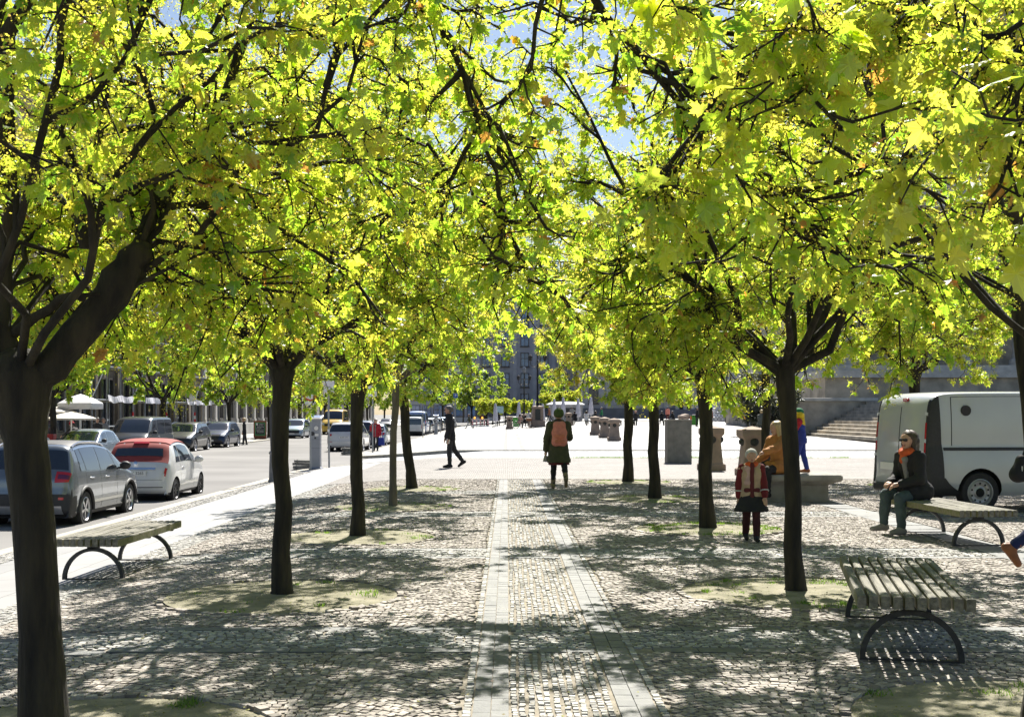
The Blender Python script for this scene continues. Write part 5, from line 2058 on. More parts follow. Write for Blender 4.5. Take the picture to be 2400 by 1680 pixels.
# the rest are copies in other colours
park(c_est, XF - .95, 67.4, math.pi, 'black sports utility car between the grey van and the navy one', P_black)
park(c_est, XF - .95, 75.1, math.pi, 'navy blue sports utility car beside the man in the black coat', P_navy)
park(c_hat, XF - .89, 38.9, math.pi, 'bright blue car at the very edge of the street behind the thick trunk', P_blue)
park(c_mpv, XF - .92, 102.5, math.pi, 'pale grey car on the far side behind the parking meter', P_silver)
park(c_hat, XF - .89, 108.5, math.pi, 'white car on the far side just past the pale grey one', P_white)
park(c_hat, XN - .89, 80.2, 0, 'silver blue hatchback parked beyond the dark blue people carrier', P_silver)
y_ = park(c_van, XF - .2, 121.0, math.pi, 'yellow van coming up the far lane', P_yellow, 'van')
y_.scale = (1.08, 1.05, 1.3)
park(c_hat, XF - .6, 176.0, math.pi, 'distant dark car facing the camera beyond the yellow van', P_black)
b_ = park(c_van, XN - .96, 119.8, 0, 'tall lilac blue van parked beyond the small white delivery van', P_blue, 'van')
b_.scale = (1, 1, 1.2)
park(c_hat, XN - .89, 125.8, 0, 'dark blue hatchback with red tail light near the far meter', P_teal)
far = [(c_est, 131.3, P_white, 'white estate car half hidden by the dark blue hatchback'), (c_mpv, 137, P_dgrey, 'dark grey people carrier behind the far parking meter'),
       (c_hat, 142.6, P_silver, 'silver car behind the head of the walking man'), (c_est, 148.5, P_black, 'black estate car in the distant parked row'),
       (c_hat, 154.6, P_grey, 'mid grey hatchback in the distant parked row'), (c_mpv, 160.6, P_silver, 'silver people carrier in the distant parked row'),
       (c_hat, 166.4, P_red, 'dark red hatchback in the distant parked row'), (c_est, 172.4, P_grey, 'mid grey estate car in the distant parked row'),
       (c_hat, 178.6, P_black, 'black hatchback in the distant parked row'), (c_est, 185.0, P_white, 'white estate car last in the distant parked row')]
for o_, y, p_, lb in far:
    park(o_, XN - .9, y, 0, lb, p_)

# the white panel van on the square
TRA = dict(VAN)
TRA.update(L=5.0, W=1.956, ro=.95, wb=3.1, r=.335, z0=.28, steel=True, rim=mat('steel_rim', (0.34, 0.34, 0.34), 0.4, metal=.5, var=.1), paint=paint('van_white', (0.42, 0.445, 0.46)), clad=.0, clad_rear=.45, tum=.05, crown=.035, rr=.12, rk=.035, name='delivery_van', cat='van', group='', windows=[(2.98, 3.98, 2.98, 3.5)], screens=[(1.24, 1.82, 12.4, True, 'windshield')], joints=[(2.0, 1.0, 11), (2.92, .8, 11), (3.96, .8, 7)],
           extras=[('pillar_panel', m_clad, .09, .32, 2.3, 11.25, dict(nu=6, nr=14, off=.014, u0b=.10, u1b=.25)),
                   ('side_cladding', m_clad, .04, 1.0, 0.02, 2.4, dict(nu=10, nr=5, off=.008, u0b=.035, u1b=.34)),
                   ('rub_strip', m_clad, .32, 1.98, 5.15, 5.75, dict(nu=12, nr=2, off=.016)),
                   ('side_seam', m_clad, .46, 1.9, 10.55, 10.62, dict(nu=10, nr=1, off=.002)), ('side_seam', m_clad, .46, .475, 6.2, 10.55, dict(nu=1, nr=6, off=.002)), ('side_seam', m_clad, 2.06, 3.9, 3.1, 3.17, dict(nu=10, nr=1, off=.002)),
                   ('sill_cladding', m_clad, 2.08, 3.9, 0.9, 2.1, dict(nu=10, nr=3, off=.008)),
                   ('headlight', m_lampc, ('F', .98), ('F', .80), 11.6, 14.2, dict(nu=3, nr=5, off=.012))],
           plates=[], mirror=(3.8, 1.22), handles=[],
           label='white panel van with black corner pillars, parked on the square behind the seated woman')
tr = make_car(TRA)
BT = Body(TRA)


def rear_patch(nm, m_, z0, z1, r0, r1, off, sides=(1, -1), **kw):
    for s in sides:
        q = MB()
        BT.patch(q, BT.uz(z0), BT.uz(z1), r0, r1, side=s, off=off, **kw)
        q.build(nm, m_, tr, smooth=50)


rear_patch('tail_light', m_tail, .98, 1.14, 11.3, 12.5, .02, nu=3, nr=4)
rear_patch('tail_light', m_tail, 1.20, 1.46, 11.3, 12.45, .02, nu=3, nr=4)
rear_patch('indicator', m_lampc, 1.14, 1.20, 11.3, 12.5, .021, nu=2, nr=4)
rear_patch('hinge', P_white, .88, .93, 11.0, 12.7, .03, nu=1, nr=4)
rear_patch('hinge', P_white, 1.58, 1.63, 11.0, 12.7, .03, nu=1, nr=4)
rear_patch('corner_panel', m_clad, .46, 1.84, 11.0, 12.35, .014, nu=16, nr=4)
mb = MB()
BT.patch(mb, BT.uz(.48), BT.uz(1.80), 16.93, 16.9995, side=1, off=.002, nu=10, nr=1)
mb.build('door_joint', m_well, tr)
mb = MB()
u_ = BT.uz(1.84)
p_ = BT.P(u_, 16.6, 1)
mb.box((.12, p_.y - .02, 1.835), (.16, .05, .055))
mb.build('brake_light', m_tail, tr, bevel=.01)
mb = MB()
mb.box((-.35, BT.P(BT.uz(.72), 16.5, 1).y - .015, .72), (.50, .02, .12))
mb.build('license_plate', m_plate, tr)
mb = MB()
mb.box((0, BT.P(BT.uz(.36), 16.5, 1).y - .02, .36), (1.7, .10, .14))
mb.build('rear_bumper', m_clad, tr, bevel=.03)
p_ = BT.P(BT.u_any(.72), 9.3, -1)
for s in (-1, 1):
    mb = MB()
    mb.lathe([(.085, 0), (.085, .030)], 24, M=Matrix.Translation((s * (abs(p_.x) - .012), p_.y, p_.z)) @ Matrix.Rotation(R(90) * s, 4, 'Y'))
    mb.build('round_sticker', m_ink, tr)
# tail swung towards the path: it stands almost across the view, a little turned
tr.location = (9.02, 20.75, 0.02)
tr.rotation_euler = (0, 0, R(-82))
# ------------------------------------------------------------------ buildings
m_win = mat('window_glass', (0.03, 0.04, 0.055), 0.06, var=0.3, scale=0.6, spec=0.8)
m_winb = mat('window_glass_sky', (0.10, 0.20, 0.38), 0.05, var=0.35, scale=0.4, spec=0.9)  # blue sky reflection put into the pane colour
m_wfr = mat('window_frame', (0.10, 0.09, 0.085), 0.6, var=0.1)
m_wfl = mat('window_frame_pale', (0.50, 0.48, 0.45), 0.6, var=0.1)


def building(name, label, loc, rz, w, depth, h, wall, trim, floors, cols, win, base_h=1.2, plinth=None, pil=True, glass=None, frame=None, cornice=.5, ground=None, cat='building', skip=()):
    """block with its front along local x, facing local -y; win: (width, height) ; floors: list of sill heights"""
    root = thing(name, label, cat, loc, rz)
    glass, frame = glass or m_win, frame or m_wfr
    mb = MB()
    mb.box((w / 2, depth / 2, h / 2), (w, depth, h))
    mb.build('wall', wall, root)
    mb = MB()
    mb.box((w / 2, -.05, base_h / 2), (w + .3, .5, base_h))
    mb.build('plinth', plinth or trim, root, bevel=.03)
    mb = MB()
    mb.box((w / 2, -.15, h - .35), (w + .8, cornice * 2, .7))
    mb.box((w / 2, -.28, h - .02), (w + 1.1, cornice * 2 + .3, .26))
    mb.build('cornice', trim, root)
    pitch = w / cols
    if pil:
        for c in range(cols + 1):
            mb = MB()
            mb.box((min(max(c * pitch, .35), w - .35), -.06, base_h + (h - .7 - base_h) / 2), (.62, .26, h - .7 - base_h))
            mb.box((min(max(c * pitch, .35), w - .35), -.08, base_h + .2), (.80, .36, .4))
            mb.build('pilaster', trim, root)
    for fi, z in enumerate(floors):
        ww, wh = win if not isinstance(win, list) else win[fi]
        for c in range(cols):
            if (fi, c) in skip:
                continue
            x = (c + .5) * pitch
            mb = MB()
            for (a, b, s, t) in ((-ww / 2 - .05, wh / 2, .12, wh + .2), (ww / 2 + .05, wh / 2, .12, wh + .2), (0, -.05, ww + .2, .12), (0, wh + .05, ww + .2, .12), (0, wh * .6, ww, .07), (0, wh / 2, .06, wh)):
                mb.box((x + a, -.06, z + b), (s, .16, t))
            mb.box((x, -.12, z - .18), (ww + .5, .34, .14))
            fo = mb.build('window', frame, root)
            mb = MB()
            mb.quad((x - ww / 2, -.02, z), (x + ww / 2, -.02, z), (x + ww / 2, -.02, z + wh), (x - ww / 2, -.02, z + wh))
            mb.build('pane', glass, fo)
    return root


m_tan = mat('tan_stone', (0.42, 0.34, 0.235), 0.85, var=0.14, scale=1.2)
m_tan2 = mat('tan_trim', (0.47, 0.39, 0.28), 0.85, var=0.1, scale=1.2)
m_brown = mat('brown_stone', (0.23, 0.20, 0.165), 0.9, var=0.2, scale=1.0)
m_rust = tile_mat('rusticated_stone', (0.38, 0.355, 0.30), (0.33, 0.31, 0.265), (0.20, 0.185, 0.16), 1.4, 0.55, 0.03, bump=1.0, noise=0.1)
m_lil = mat('lilac_plaster', (0.40, 0.40, 0.44), 0.85, var=0.08, scale=0.7)
m_lil2 = mat('lilac_trim', (0.45, 0.455, 0.49), 0.85, var=0.08, scale=0.9)
m_plinth = mat('dark_plinth', (0.17, 0.175, 0.20), 0.85, var=0.12, scale=1)
m_pale = mat('pale_plaster', (0.50, 0.48, 0.46), 0.85, var=0.08, scale=0.8)

RZ = R(90)
building('cafe_building', 'tan stone building with tall pilasters behind the cafe parasols', (-26, 34, -.34), RZ, 33, 14, 19, m_tan, m_tan2, [1.2, 6.0, 10.2, 14.2], 8, [(2.2, 3.4), (1.5, 2.6), (1.5, 2.4), (1.4, 2.0)], base_h=.7)
building('scaffolded_building', 'brown stone building wrapped in scaffolding', (-26, 67.4, -.34), RZ, 36, 14, 20, m_brown, m_brown, [1.0, 6.2, 10.6, 14.8], 8, [(2.4, 3.2), (1.6, 2.8), (1.6, 2.6), (1.4, 2.0)], base_h=.9)
building('bank_building', 'grey rusticated stone building past the scaffold', (-26, 103.8, -.34), RZ, 62, 14, 21, m_rust, m_pale, [1.6, 6.4, 11.0, 15.6], 15, [(1.3, 2.6), (1.3, 2.8), (1.3, 2.6), (1.2, 1.9)], base_h=1.1, plinth=m_pale)
building('town_house', 'pale house front farther along the street', (-26, 166.2, -.34), RZ, 70, 14, 18, m_pale, m_pale, [1.3, 5.6, 9.6, 13.4], 14, (1.4, 2.2), base_h=.8)
building('office_block', 'blue grey glassy block closing the end of the street', (-24, 300, -.4), 0, 22, 12, 21, m_lil, m_pale, [1.5, 5.5, 9.5, 13.5, 17], 8, (2.0, 2.6), pil=False, glass=m_winb)
gh = gz(20, 190)
building('concert_hall', 'pale blue grey hall with dark plinth beyond the square', (11.2, 190, gh), 0, 50, 22, 15.5, m_lil, m_lil2, [2.3, 8.6], 11, [(1.25, 3.4), (1.4, 3.0)], base_h=1.5, plinth=m_plinth, skip=((0, 4),))
gh = gz(6, 215)
building('tall_building', 'tall lilac grey building with blue reflecting windows behind the clipped trees', (-5.5, 215, gh), 0, 24, 20, 24, m_lil, m_lil2, [1.6, 5.2, 8.8, 12.4, 16, 19.6], 7, (1.25, 2.3), base_h=1.2, plinth=m_plinth, glass=m_winb)
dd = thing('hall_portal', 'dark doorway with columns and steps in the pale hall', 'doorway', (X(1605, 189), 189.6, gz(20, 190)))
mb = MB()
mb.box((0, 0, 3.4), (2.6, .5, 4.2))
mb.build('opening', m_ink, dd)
for s in (-1, 0, 1):
    mb = MB()
    mb.lathe([(.34, 1.3), (.34, 1.5), (.27, 1.6), (.23, 5.2), (.36, 5.3), (.36, 5.5)], 12, c=(s * 1.2, -.7, 0))
    mb.build('column', m_lil2, dd, smooth=40)
mb = MB()
for k in range(5):
    mb.box((0, -1.1 - k * .35 + .2, .65 - k * .13), (5.5, 1.9, 1.3 - k * .26))
mb.build('steps', m_plinth, dd)

# scaffold on the brown building
sc = thing('scaffold', 'steel tube scaffold with planks and white sheeting on the brown building', 'scaffold', (0, 0, 0))
xa, xb = -23.4, -24.9
m_tube = mat('scaffold_tube', (0.30, 0.32, 0.36), 0.4, metal=0.6, var=0.12)
m_net = mat('scaffold_sheet', (0.62, 0.62, 0.70), 0.8, var=0.12, scale=2)
m_plank = mat('scaffold_plank', (0.20, 0.18, 0.15), 0.9, var=0.2)
ysx = list(np.arange(68.5, 103.5, 2.5))
for y in ysx:
    for x in (xa, xb):
        mb = MB()
        mb.tube([(x, y, -.34), (x, y, 12.6)], .045, 6)
        mb.build('tube', m_tube, sc)
for z in (.9, 2.45, 4.4, 6.4, 8.4, 10.4):
    mb = MB()
    mb.tube([(xa, ysx[0], z), (xa, ysx[-1], z)], .04, 6)
    mb.build('rail', m_tube, sc)
    if z > 2:
        mb = MB()
        mb.box(((xa + xb) / 2, (ysx[0] + ysx[-1]) / 2, z - .1), (1.5, ysx[-1] - ysx[0], .06))
        mb.build('planks', m_plank, sc)
for i in range(0, len(ysx) - 2, 3):
    mb = MB()
    mb.tube([(xa - .02, ysx[i], 2.5), (xa - .02, ysx[i + 2], 6.4)], .035, 6)
    mb.build('brace', m_tube, sc)
for i in (1, 2, 4, 5, 8, 9, 10):
    mb = MB()
    n = 8
    for k in range(n + 1):
        y = ysx[i] + (ysx[i + 1] - ysx[i]) * k / n
        z = 2.72 + .03 * math.sin(k * .9 + i) - .05 * math.sin(math.pi * k / n)
        mb.v += [(xa + .08, y, z), (xa + .10 + .05 * math.sin(k + i), y, z - .36 - .04 * math.sin(i * 2.1 + k * .7) ** 2)]
    for k in range(n):
        mb.f.append((2 * k, 2 * k + 1, 2 * k + 3, 2 * k + 2))
        mb.m.append(0)
    o = mb.build('sheet', m_net, sc)
    o.modifiers.new('t', 'SOLIDIFY').thickness = .01
for i in (3, 6, 9):
    for k in range(5):
        pass
    mb = MB()
    for k in range(5):
        mb.tube([(xa, ysx[i], .5 + k * .25), (xa, ysx[i], .745 + k * .25)], .062, 8, mi=k % 2)
    mb.build('warning_band', [m_red, m_signw], sc)

# parasols, crates and pole by the cafe
m_cream = mat('cream_cloth', (0.66, 0.62, 0.54), 0.85, var=0.06)
m_wcl = mat('white_cloth', (0.74, 0.74, 0.74), 0.85, var=0.05)


def parasol(x, y, w, h, sq, valance, m_, lb):
    p = thing('cafe_parasol', lb, 'parasol', (x, y, -.34), R(45 if sq else 0) * 0, 'open parasols of the street cafe')
    mb = MB()
    if sq:
        mb.lathe([(w / 2, h - .75), (w / 2, h - .45), (w * .27, h - .18), (.03, h)], sq=True, cap=False)
    else:
        mb.lathe([(w / 2, h - .36), (w / 2, h - .28), (w * .25, h - .10), (.03, h)], 8, cap=False)
    o = mb.build('canopy', m_, p, smooth=20)
    o.modifiers.new('t', 'SOLIDIFY').thickness = .012
    mb = MB()
    mb.tube([(0, 0, 0), (0, 0, h - .05)], .035, 8)
    mb.box((0, 0, .05), (.6, .6, .1))
    mb.build('pole', m_signw, p)


parasol(-21.4, 61.0, 1.7, 2.95, True, .3, m_wcl, 'white square parasol with a hanging edge, highest at the cafe')
parasol(-19.9, 55.5, 2.3, 2.05, False, 0, m_cream, 'cream flat parasol lower down beside the red crates')
parasol(-23.2, 66.0, 2.2, 2.9, False, 0, m_wcl, 'white round parasol farther back at the cafe')
parasol(-22.6, 60.5, 2.4, 2.35, False, 0, m_cream, 'cream parasol behind the white square one')
m_crate = mat('crate_red', (0.42, 0.025, 0.02), 0.5, var=0.1)
for i, (x, y, z, lb) in enumerate(((-19.65, 52.0, -.34, 'red drinks crate at the bottom, kerb side, by the cafe'), (-19.1, 52.0, -.34, 'red drinks crate at the bottom, nearer the grey trunk'), (-19.6, 52.02, .22, 'red drinks crate on top, holding bottle necks'))):
    c_ = thing('drinks_crate', lb, 'crate', (x, y, z), 0, 'red crates by the cafe')
    mb = MB()
    mb.box((0, 0, .27), (.5, .4, .54))
    mb.build('shell', m_crate, c_, bevel=.02)
    mb = MB()
    mb.lathe([(.10, 0), (.10, .01)], 14, M=Matrix.Translation((0, -.2, .30)) @ Rx90)
    mb.build('badge', m_signw, c_)
    for k in range(5):
        mb = MB()
        mb.lathe([(.035, .54), (.035, .62), (.014, .68), (.014, .74)], 8, c=(-.18 + k * .09, 0, 0))
        mb.build('bottle_neck', m_ink, c_)

# ------------------------------------------------------------------ church steps, wall and tower foot on the right
m_chs = mat('church_stone', (0.52, 0.46, 0.37), 0.9, col2=(0.30, 0.27, 0.22), scale=1.1, bump=0.3, bscale=12, detail=9)
m_chs2 = mat('church_cap', (0.50, 0.48, 0.44), 0.85, var=0.15, scale=2)
g0 = gz(20, 78)
st = thing('stone_steps', 'broad worn stone steps climbing beside the flank wall', 'steps', (20.0, 82.0, g0))
mb = MB()
n = 11
for k in range(n):
    # each step is its own slab, butted behind the one below
    mb.box((k * .42 + .21 + (n - k) * 0, -8.0, .21 * (k + 1) / 2), (.42, 16.0 + .02 * k, .21 * (k + 1)))
mb.build('treads', m_chs, st, bevel=.02)
mb = MB()
mb.box((n * .42 + 2.0, -8.0, .21 * n / 2), (4.0, 16.3, .21 * n))
mb.build('landing', m_chs, st)
wl = thing('flank_wall', 'stained stone wall with a flat cap ending the church steps', 'wall', (16.8, 82.15, gz(18, 83)))
mb = MB()
mb.box((4.0, .7, 1.15), (8.0, 1.4, 2.3))
mb.box((4.0, .7, .15), (8.3, 1.6, .3))
mb.build('wall', m_chs, wl, bevel=.02)
mb = MB()
mb.box((4.0, .7, 2.41), (8.4, 1.75, .22))
mb.build('cap', m_chs2, wl, bevel=.03)
ch = thing('church', 'domed stone church with stepped foot and tall columns behind the van', 'church', (0, 0, 0))
mb = MB()
mb.box((42, 108, 2.2), (38, 40, 4.4))
mb.build('podium', m_chs, ch)
mb = MB()
mb.box((42, 108, 4.5), (39, 41, .5))
mb.box((42, 108, 4.95), (38.2, 40.2, .4))
mb.build('moulding', m_chs2, ch)
mb = MB()
mb.box((43, 109, 11), (32, 34, 13))
mb.build('wall', m_chs, ch)
for k in range(8):
    mb = MB()
    mb.lathe([(.95, 5.15), (.95, 5.5), (.74, 5.7), (.62, 15.6), (.85, 15.9), (1.0, 16.6)], 18, c=(25.2, 90 + k * 4.6, 0))
    mb.build('column', m_chs2, ch, smooth=40)
for k in range(7):
    mb = MB()
    mb.lathe([(.95, 5.15), (.95, 5.5), (.74, 5.7), (.62, 15.6), (.85, 15.9), (1.0, 16.6)], 18, c=(28.5 + k * 4.6, 89.0, 0))
    mb.build('column', m_chs2, ch, smooth=40)
mb = MB()
mb.box((42.5, 108, 17.8), (37, 39.5, 2.4))
mb.build('entablature', m_chs2, ch)
mb = MB()
mb.lathe([(11, 19), (11, 22), (9.5, 22.4), (9.3, 34), (10.3, 34.4), (10.3, 35.5)], 32, c=(41, 106, 0))
dr = mb.build('drum', m_chs, ch, smooth=35)
for k in range(16):
    a = 2 * math.pi * k / 16
    mb = MB()
    mb.lathe([(.8, 22.4), (.62, 23), (.55, 33), (.8, 34.3)], 12, c=(41 + 10.4 * math.cos(a), 106 + 10.4 * math.sin(a), 0))
    mb.build('drum_column', m_chs2, dr, smooth=40)
mb = MB()
mb.lathe([(9.6, 35.5)] + [(9.4 * math.cos(R(6 * k)), 35.5 + 11 * math.sin(R(6 * k))) for k in range(15)] + [(.6, 46.6), (.4, 51)], 32, c=(41, 106, 0))
mb.build('dome', mat('copper_green', (0.16, 0.24, 0.21), 0.7, var=0.2), ch, smooth=40)
for k in range(5):
    for q in range(1):
        mb = MB()
        mb.box((26.95, 92.3 + k * 4.6, 9.3), (.12, 1.7, 4.6))
        mb.build('window', m_win, ch)

# iron fence, monument, stone block in front of the bush
fx0, fx1, fy = X(1655, 140), X(1860, 140), 140.0
fe = thing('iron_fence', 'low dark ornate iron fence round the white monument', 'fence', (fx0, fy, gz(18, fy)))
w = fx1 - fx0
mb = MB()
for z in (.12, 1.12):
    mb.box((w / 2, 0, z), (w, .06, .06))
mb.build('rail', m_iron, fe)
for i in range(int(w / 2.2) + 1):
    mb = MB()
    mb.box((i * 2.2, 0, .6), (.10, .10, 1.2))
    mb.build('post', m_iron, fe)
    mb = MB()
    for k in range(5):
        cx_ = i * 2.2 + .3 + k * .4
        for z in (.36, .84):
            mb.tube([(cx_ + .18 * math.cos(a), 0, z + .2 * math.sin(a)) for a in np.linspace(0, 6.0, 10)], .022, 4)
    mb.build('scrollwork', m_iron, fe)
mx = X(1705, 155)
mo = thing('monument', 'white marble monument with seated figures behind the iron fence', 'monument', (mx, 155, gz(18, 155)))
m_marb = mat('white_marble', (0.62, 0.63, 0.68), 0.5, var=0.1, scale=2)
mb = MB()
mb.lathe([(2.2, 0), (2.2, .5), (1.7, .6), (1.7, 1.1), (1.2, 1.2), (1.0, 3.2), (1.2, 3.4)], sq=True)
mb.build('plinth', m_marb, mo)


def sdf_mesh(name, caps, m_, parent, h=.02, k=.03, cuts=None, smooth=True, fold=0.0):
    """one continuous skin round tapered capsules (p0, p1, r0, r1), blended smoothly, by surface nets"""
    A = np.array([c[0] for c in caps], float)
    B = np.array([c[1] for c in caps], float)
    r0 = np.array([c[2] for c in caps], float)
    r1 = np.array([c[3] for c in caps], float)
    rm = np.maximum(r0, r1)[:, None] + k + 2 * h
    lo = np.minimum(A - rm, B - rm).min(0)
    hi = np.maximum(A + rm, B + rm).max(0)
    nn = np.ceil((hi - lo) / h).astype(int) + 1
    gx, gy, gzz = (lo[i] + h * np.arange(nn[i]) for i in range(3))
    D = np.full(nn, 9.0)
    for i in range(len(caps)):
        a0 = np.maximum(((np.minimum(A[i], B[i]) - rm[i] - k - lo) / h).astype(int), 0)
        a1 = np.minimum(((np.maximum(A[i], B[i]) + rm[i] + k - lo) / h).astype(int) + 2, nn)
        P = np.stack(np.meshgrid(gx[a0[0]:a1[0]], gy[a0[1]:a1[1]], gzz[a0[2]:a1[2]], indexing='ij'), -1)
        ab = B[i] - A[i]
        l2 = max(1e-12, ab @ ab)
        t = np.clip(((P - A[i]) @ ab) / l2, 0, 1)
        d = np.linalg.norm(P - A[i] - t[..., None] * ab, axis=-1) - (r0[i] + (r1[i] - r0[i]) * t)
        S = D[a0[0]:a1[0], a0[1]:a1[1], a0[2]:a1[2]]
        hh = np.maximum(k - np.abs(S - d), 0) / k
        D[a0[0]:a1[0], a0[1]:a1[1], a0[2]:a1[2]] = np.minimum(S, d) - hh * hh * k / 4
    if cuts:
        P = np.stack(np.meshgrid(gx, gy, gzz, indexing='ij'), -1)
        for n_, p_ in cuts:      # keeps the side the normal points away from
            n_ = np.array(n_, float)
            n_ /= np.linalg.norm(n_)
            D = np.maximum(D, (P - np.array(p_, float)) @ n_)
    D = np.pad(D, 1, constant_values=9.0)
    lo = lo - h
    ins = D < 0
    nx, ny, nz = D.shape
    acc = np.zeros((nx - 1, ny - 1, nz - 1, 3))
    cnt = np.zeros((nx - 1, ny - 1, nz - 1))
    corner = [(i, j, q) for i in (0, 1) for j in (0, 1) for q in (0, 1)]
    sl = lambda c: D[c[0]:nx - 1 + c[0], c[1]:ny - 1 + c[1], c[2]:nz - 1 + c[2]]
    for a in corner:
        for ax in range(3):
            if a[ax]:
                continue
            b = list(a)
            b[ax] = 1
            da, db = sl(a), sl(b)
            mm = (da < 0) != (db < 0)
            t = np.where(mm, da / np.where(mm, da - db, 1), 0)
            for q in range(3):
                acc[..., q] += np.where(mm, a[q] + (t if q == ax else 0), 0)
            cnt += mm
    act = cnt > 0
    idx = np.full(act.shape, -1)
    idx[act] = np.arange(act.sum())
    ijk = np.argwhere(act)
    V = lo + h * (ijk + acc[act] / cnt[act][:, None])
    Q = []
    for ax in range(3):
        o1, o2 = [q for q in range(3) if q != ax]
        s0 = [slice(1, -1)] * 3
        s0[ax] = slice(0, -1)
        s1 = list(s0)
        s1[ax] = slice(1, None)
        a, b = ins[tuple(s0)], ins[tuple(s1)]
        e = np.argwhere(a != b)
        if not len(e):
            continue
        fl = a[a != b]
        e = e + 1
        e[:, ax] -= 1
        off = []
        for (u, v) in ((-1, -1), (0, -1), (0, 0), (-1, 0)):
            q = e.copy()
            q[:, o1] += u
            q[:, o2] += v
            off.append(idx[q[:, 0], q[:, 1], q[:, 2]])
        qd = np.stack(off, 1)
        flip = fl if ax != 1 else ~fl
        qd[~flip] = qd[~flip][:, ::-1]
        Q.append(qd)
    Q = np.concatenate(Q)
    Q = Q[(Q >= 0).all(1)]
    # two rounds of light smoothing
    for _ in range(2):
        s = np.zeros_like(V)
        c = np.zeros(len(V))
        for i in range(4):
            np.add.at(s, Q[:, i], V[Q[:, (i + 1) % 4]] + V[Q[:, (i - 1) % 4]])
            np.add.at(c, Q[:, i], 2)
        V = V * .5 + .5 * s / np.maximum(c, 1)[:, None]
    if fold > 0:
        n_ = np.zeros_like(V)
        fn = np.cross(V[Q[:, 2]] - V[Q[:, 0]], V[Q[:, 3]] - V[Q[:, 1]])
        for i in range(4):
            np.add.at(n_, Q[:, i], fn)
        n_ /= np.linalg.norm(n_, axis=1, keepdims=True) + 1e-12
        f_ = np.zeros(len(V))
        for i in range(7):
            d_ = rng.normal(0, 1, 3) * np.array([1, 1, .8])
            w_ = rng.uniform(25, 60)
            f_ += np.sin(V @ d_ / np.linalg.norm(d_) * w_ + rng.uniform(0, 6.28) + 1.5 * np.sin(V[:, 2] * 9 + i))
        V = V + n_ * (fold * (np.abs(f_) - 1.2) / 1.5)[:, None]
    return np_mesh(name, V, np.full(len(Q), 4), Q.ravel(), m_, parent, smooth=smooth)


for s, zz in ((-1, 1.2), (1, 1.1), (0, 3.4)):
    x_ = s * 1.5
    sdf_mesh('figure', [((x_, -.3, zz), (x_, -.2, zz + .7), .42, .34), ((x_, -.2, zz + .7), (x_, -.15, zz + 1.15), .34, .26), ((x_, -.2, zz + 1.45), (x_, -.2, zz + 1.5), .17, .16),
                        ((x_ - .3, -.3, zz + .3), (x_ - .35, -.9, zz + .25), .24, .2), ((x_ + .3, -.3, zz + .3), (x_ + .35, -.9, zz + .25), .24, .2), ((x_ - .35, -.2, zz + 1.0), (x_ - .6, -.5, zz + .5), .13, .1), ((x_ + .35, -.2, zz + 1.0), (x_ + .6, -.5, zz + .6), .13, .1)], m_marb, mo, h=.07, k=.12)
bk = thing('stone_block', 'low dark stone block the grey coated sitter rests on', 'stone block', (13.95, 67.0, gz(14, 67)))
mb = MB()
mb.box((0, 0, .42), (1.4, .9, .84))
mb.build('block', m_stone2, bk, bevel=.03)

# ------------------------------------------------------------------ far trees and clipped trees
def far_tree(seed, xy, label, R_, zc, rz, fork, lo, hi_r, group, leaf=.20, n2=9, n3=4, zb=0.0, z=None):
    t = maple(seed, xy, label, rt=.14, fork=fork, R_=R_, zc=zc, rz=rz, zmin=fork * .8, nl=9, n2=n2, n3=n3, ntw=2, leaf=4, fl=2, size=leaf, hi=False, lo=lo, hi_r=hi_r, per=6, fsize=.03, group=group, limb_r=.07)
    if z is not None:
        t.location.z = z
    return t


GT = 'street trees on the far pavement'
ft = far_tree(201, (-19.8, 53.0), 'street tree with a grey trunk beside the red crates', 3.0, 5.4, 3.0, 2.7, 0.0, .5, GT, z=-.34)
ft2 = far_tree(202, (-19.8, 70.0), 'street tree with a dark trunk before the scaffold start', 3.2, 5.6, 3.2, 2.8, 0.0, .55, GT, z=-.34)
for i, (y, src, lb, s) in enumerate(((86.5, ft, 'street tree over the chalk menu board', 1.0), (101.0, ft2, 'street tree past the chalk menu board', .95), (116.0, ft, 'street tree before the rusticated front, nearer one', 1.05), (132.0, ft2, 'street tree before the rusticated front, middle one', 1.0),
                               (150.0, ft, 'street tree before the rusticated front, farther one', 1.05), (172.0, ft2, 'small looking street tree by the pale house front', 1.0), (196.0, ft, 'street tree near the end of the street', 1.05))):
    c = dup(src, (-19.8, y, -.34), i * 1.3 + .5, lb)
    c.scale = (s, s, s)
GS = 'trees beyond the far square'
f3 = far_tree(203, (-6.0, 205.0), 'loose grey green tree at the end of the square', 3.6, 7.0, 4.2, 3.0, .15, .6, GS, leaf=.26)
c = dup(f3, (-12.5, 236.0, gz(-12, 236)), 2.0, 'pale tree over the distant parked cars')
c.scale = (1.2, 1.2, 1.15)
c = dup(ft2, (-9.5, 262.0, -.1), 1.0, 'tree near the blue grey block at the street end')
c = dup(f3, (-2.2, 184.0, gz(-2, 184)), 4.0, 'loose tree rising behind the pale blue notice board')
c.scale = (.8, .8, .8)
c = dup(f3, (7.0, 181.0, gz(7, 181)), 2.6, 'loose tree rising behind the white kiosk')
c.scale = (.75, .75, .78)
m_cliphi = None
CLIP = 'clipped round trees before the tall building'
cl0 = maple(210, (X(1141, 165), 165.0), 'broad clipped round tree behind the pale blue notice board', rt=.10, fork=1.7, R_=2.1, zc=2.75, rz=1.15, zmin=1.6, nl=10, n2=8, n3=4, ntw=2, leaf=5, fl=3, size=.17, hi=False, lo=.1, hi_r=.85, per=6, fsize=.03, group=CLIP)
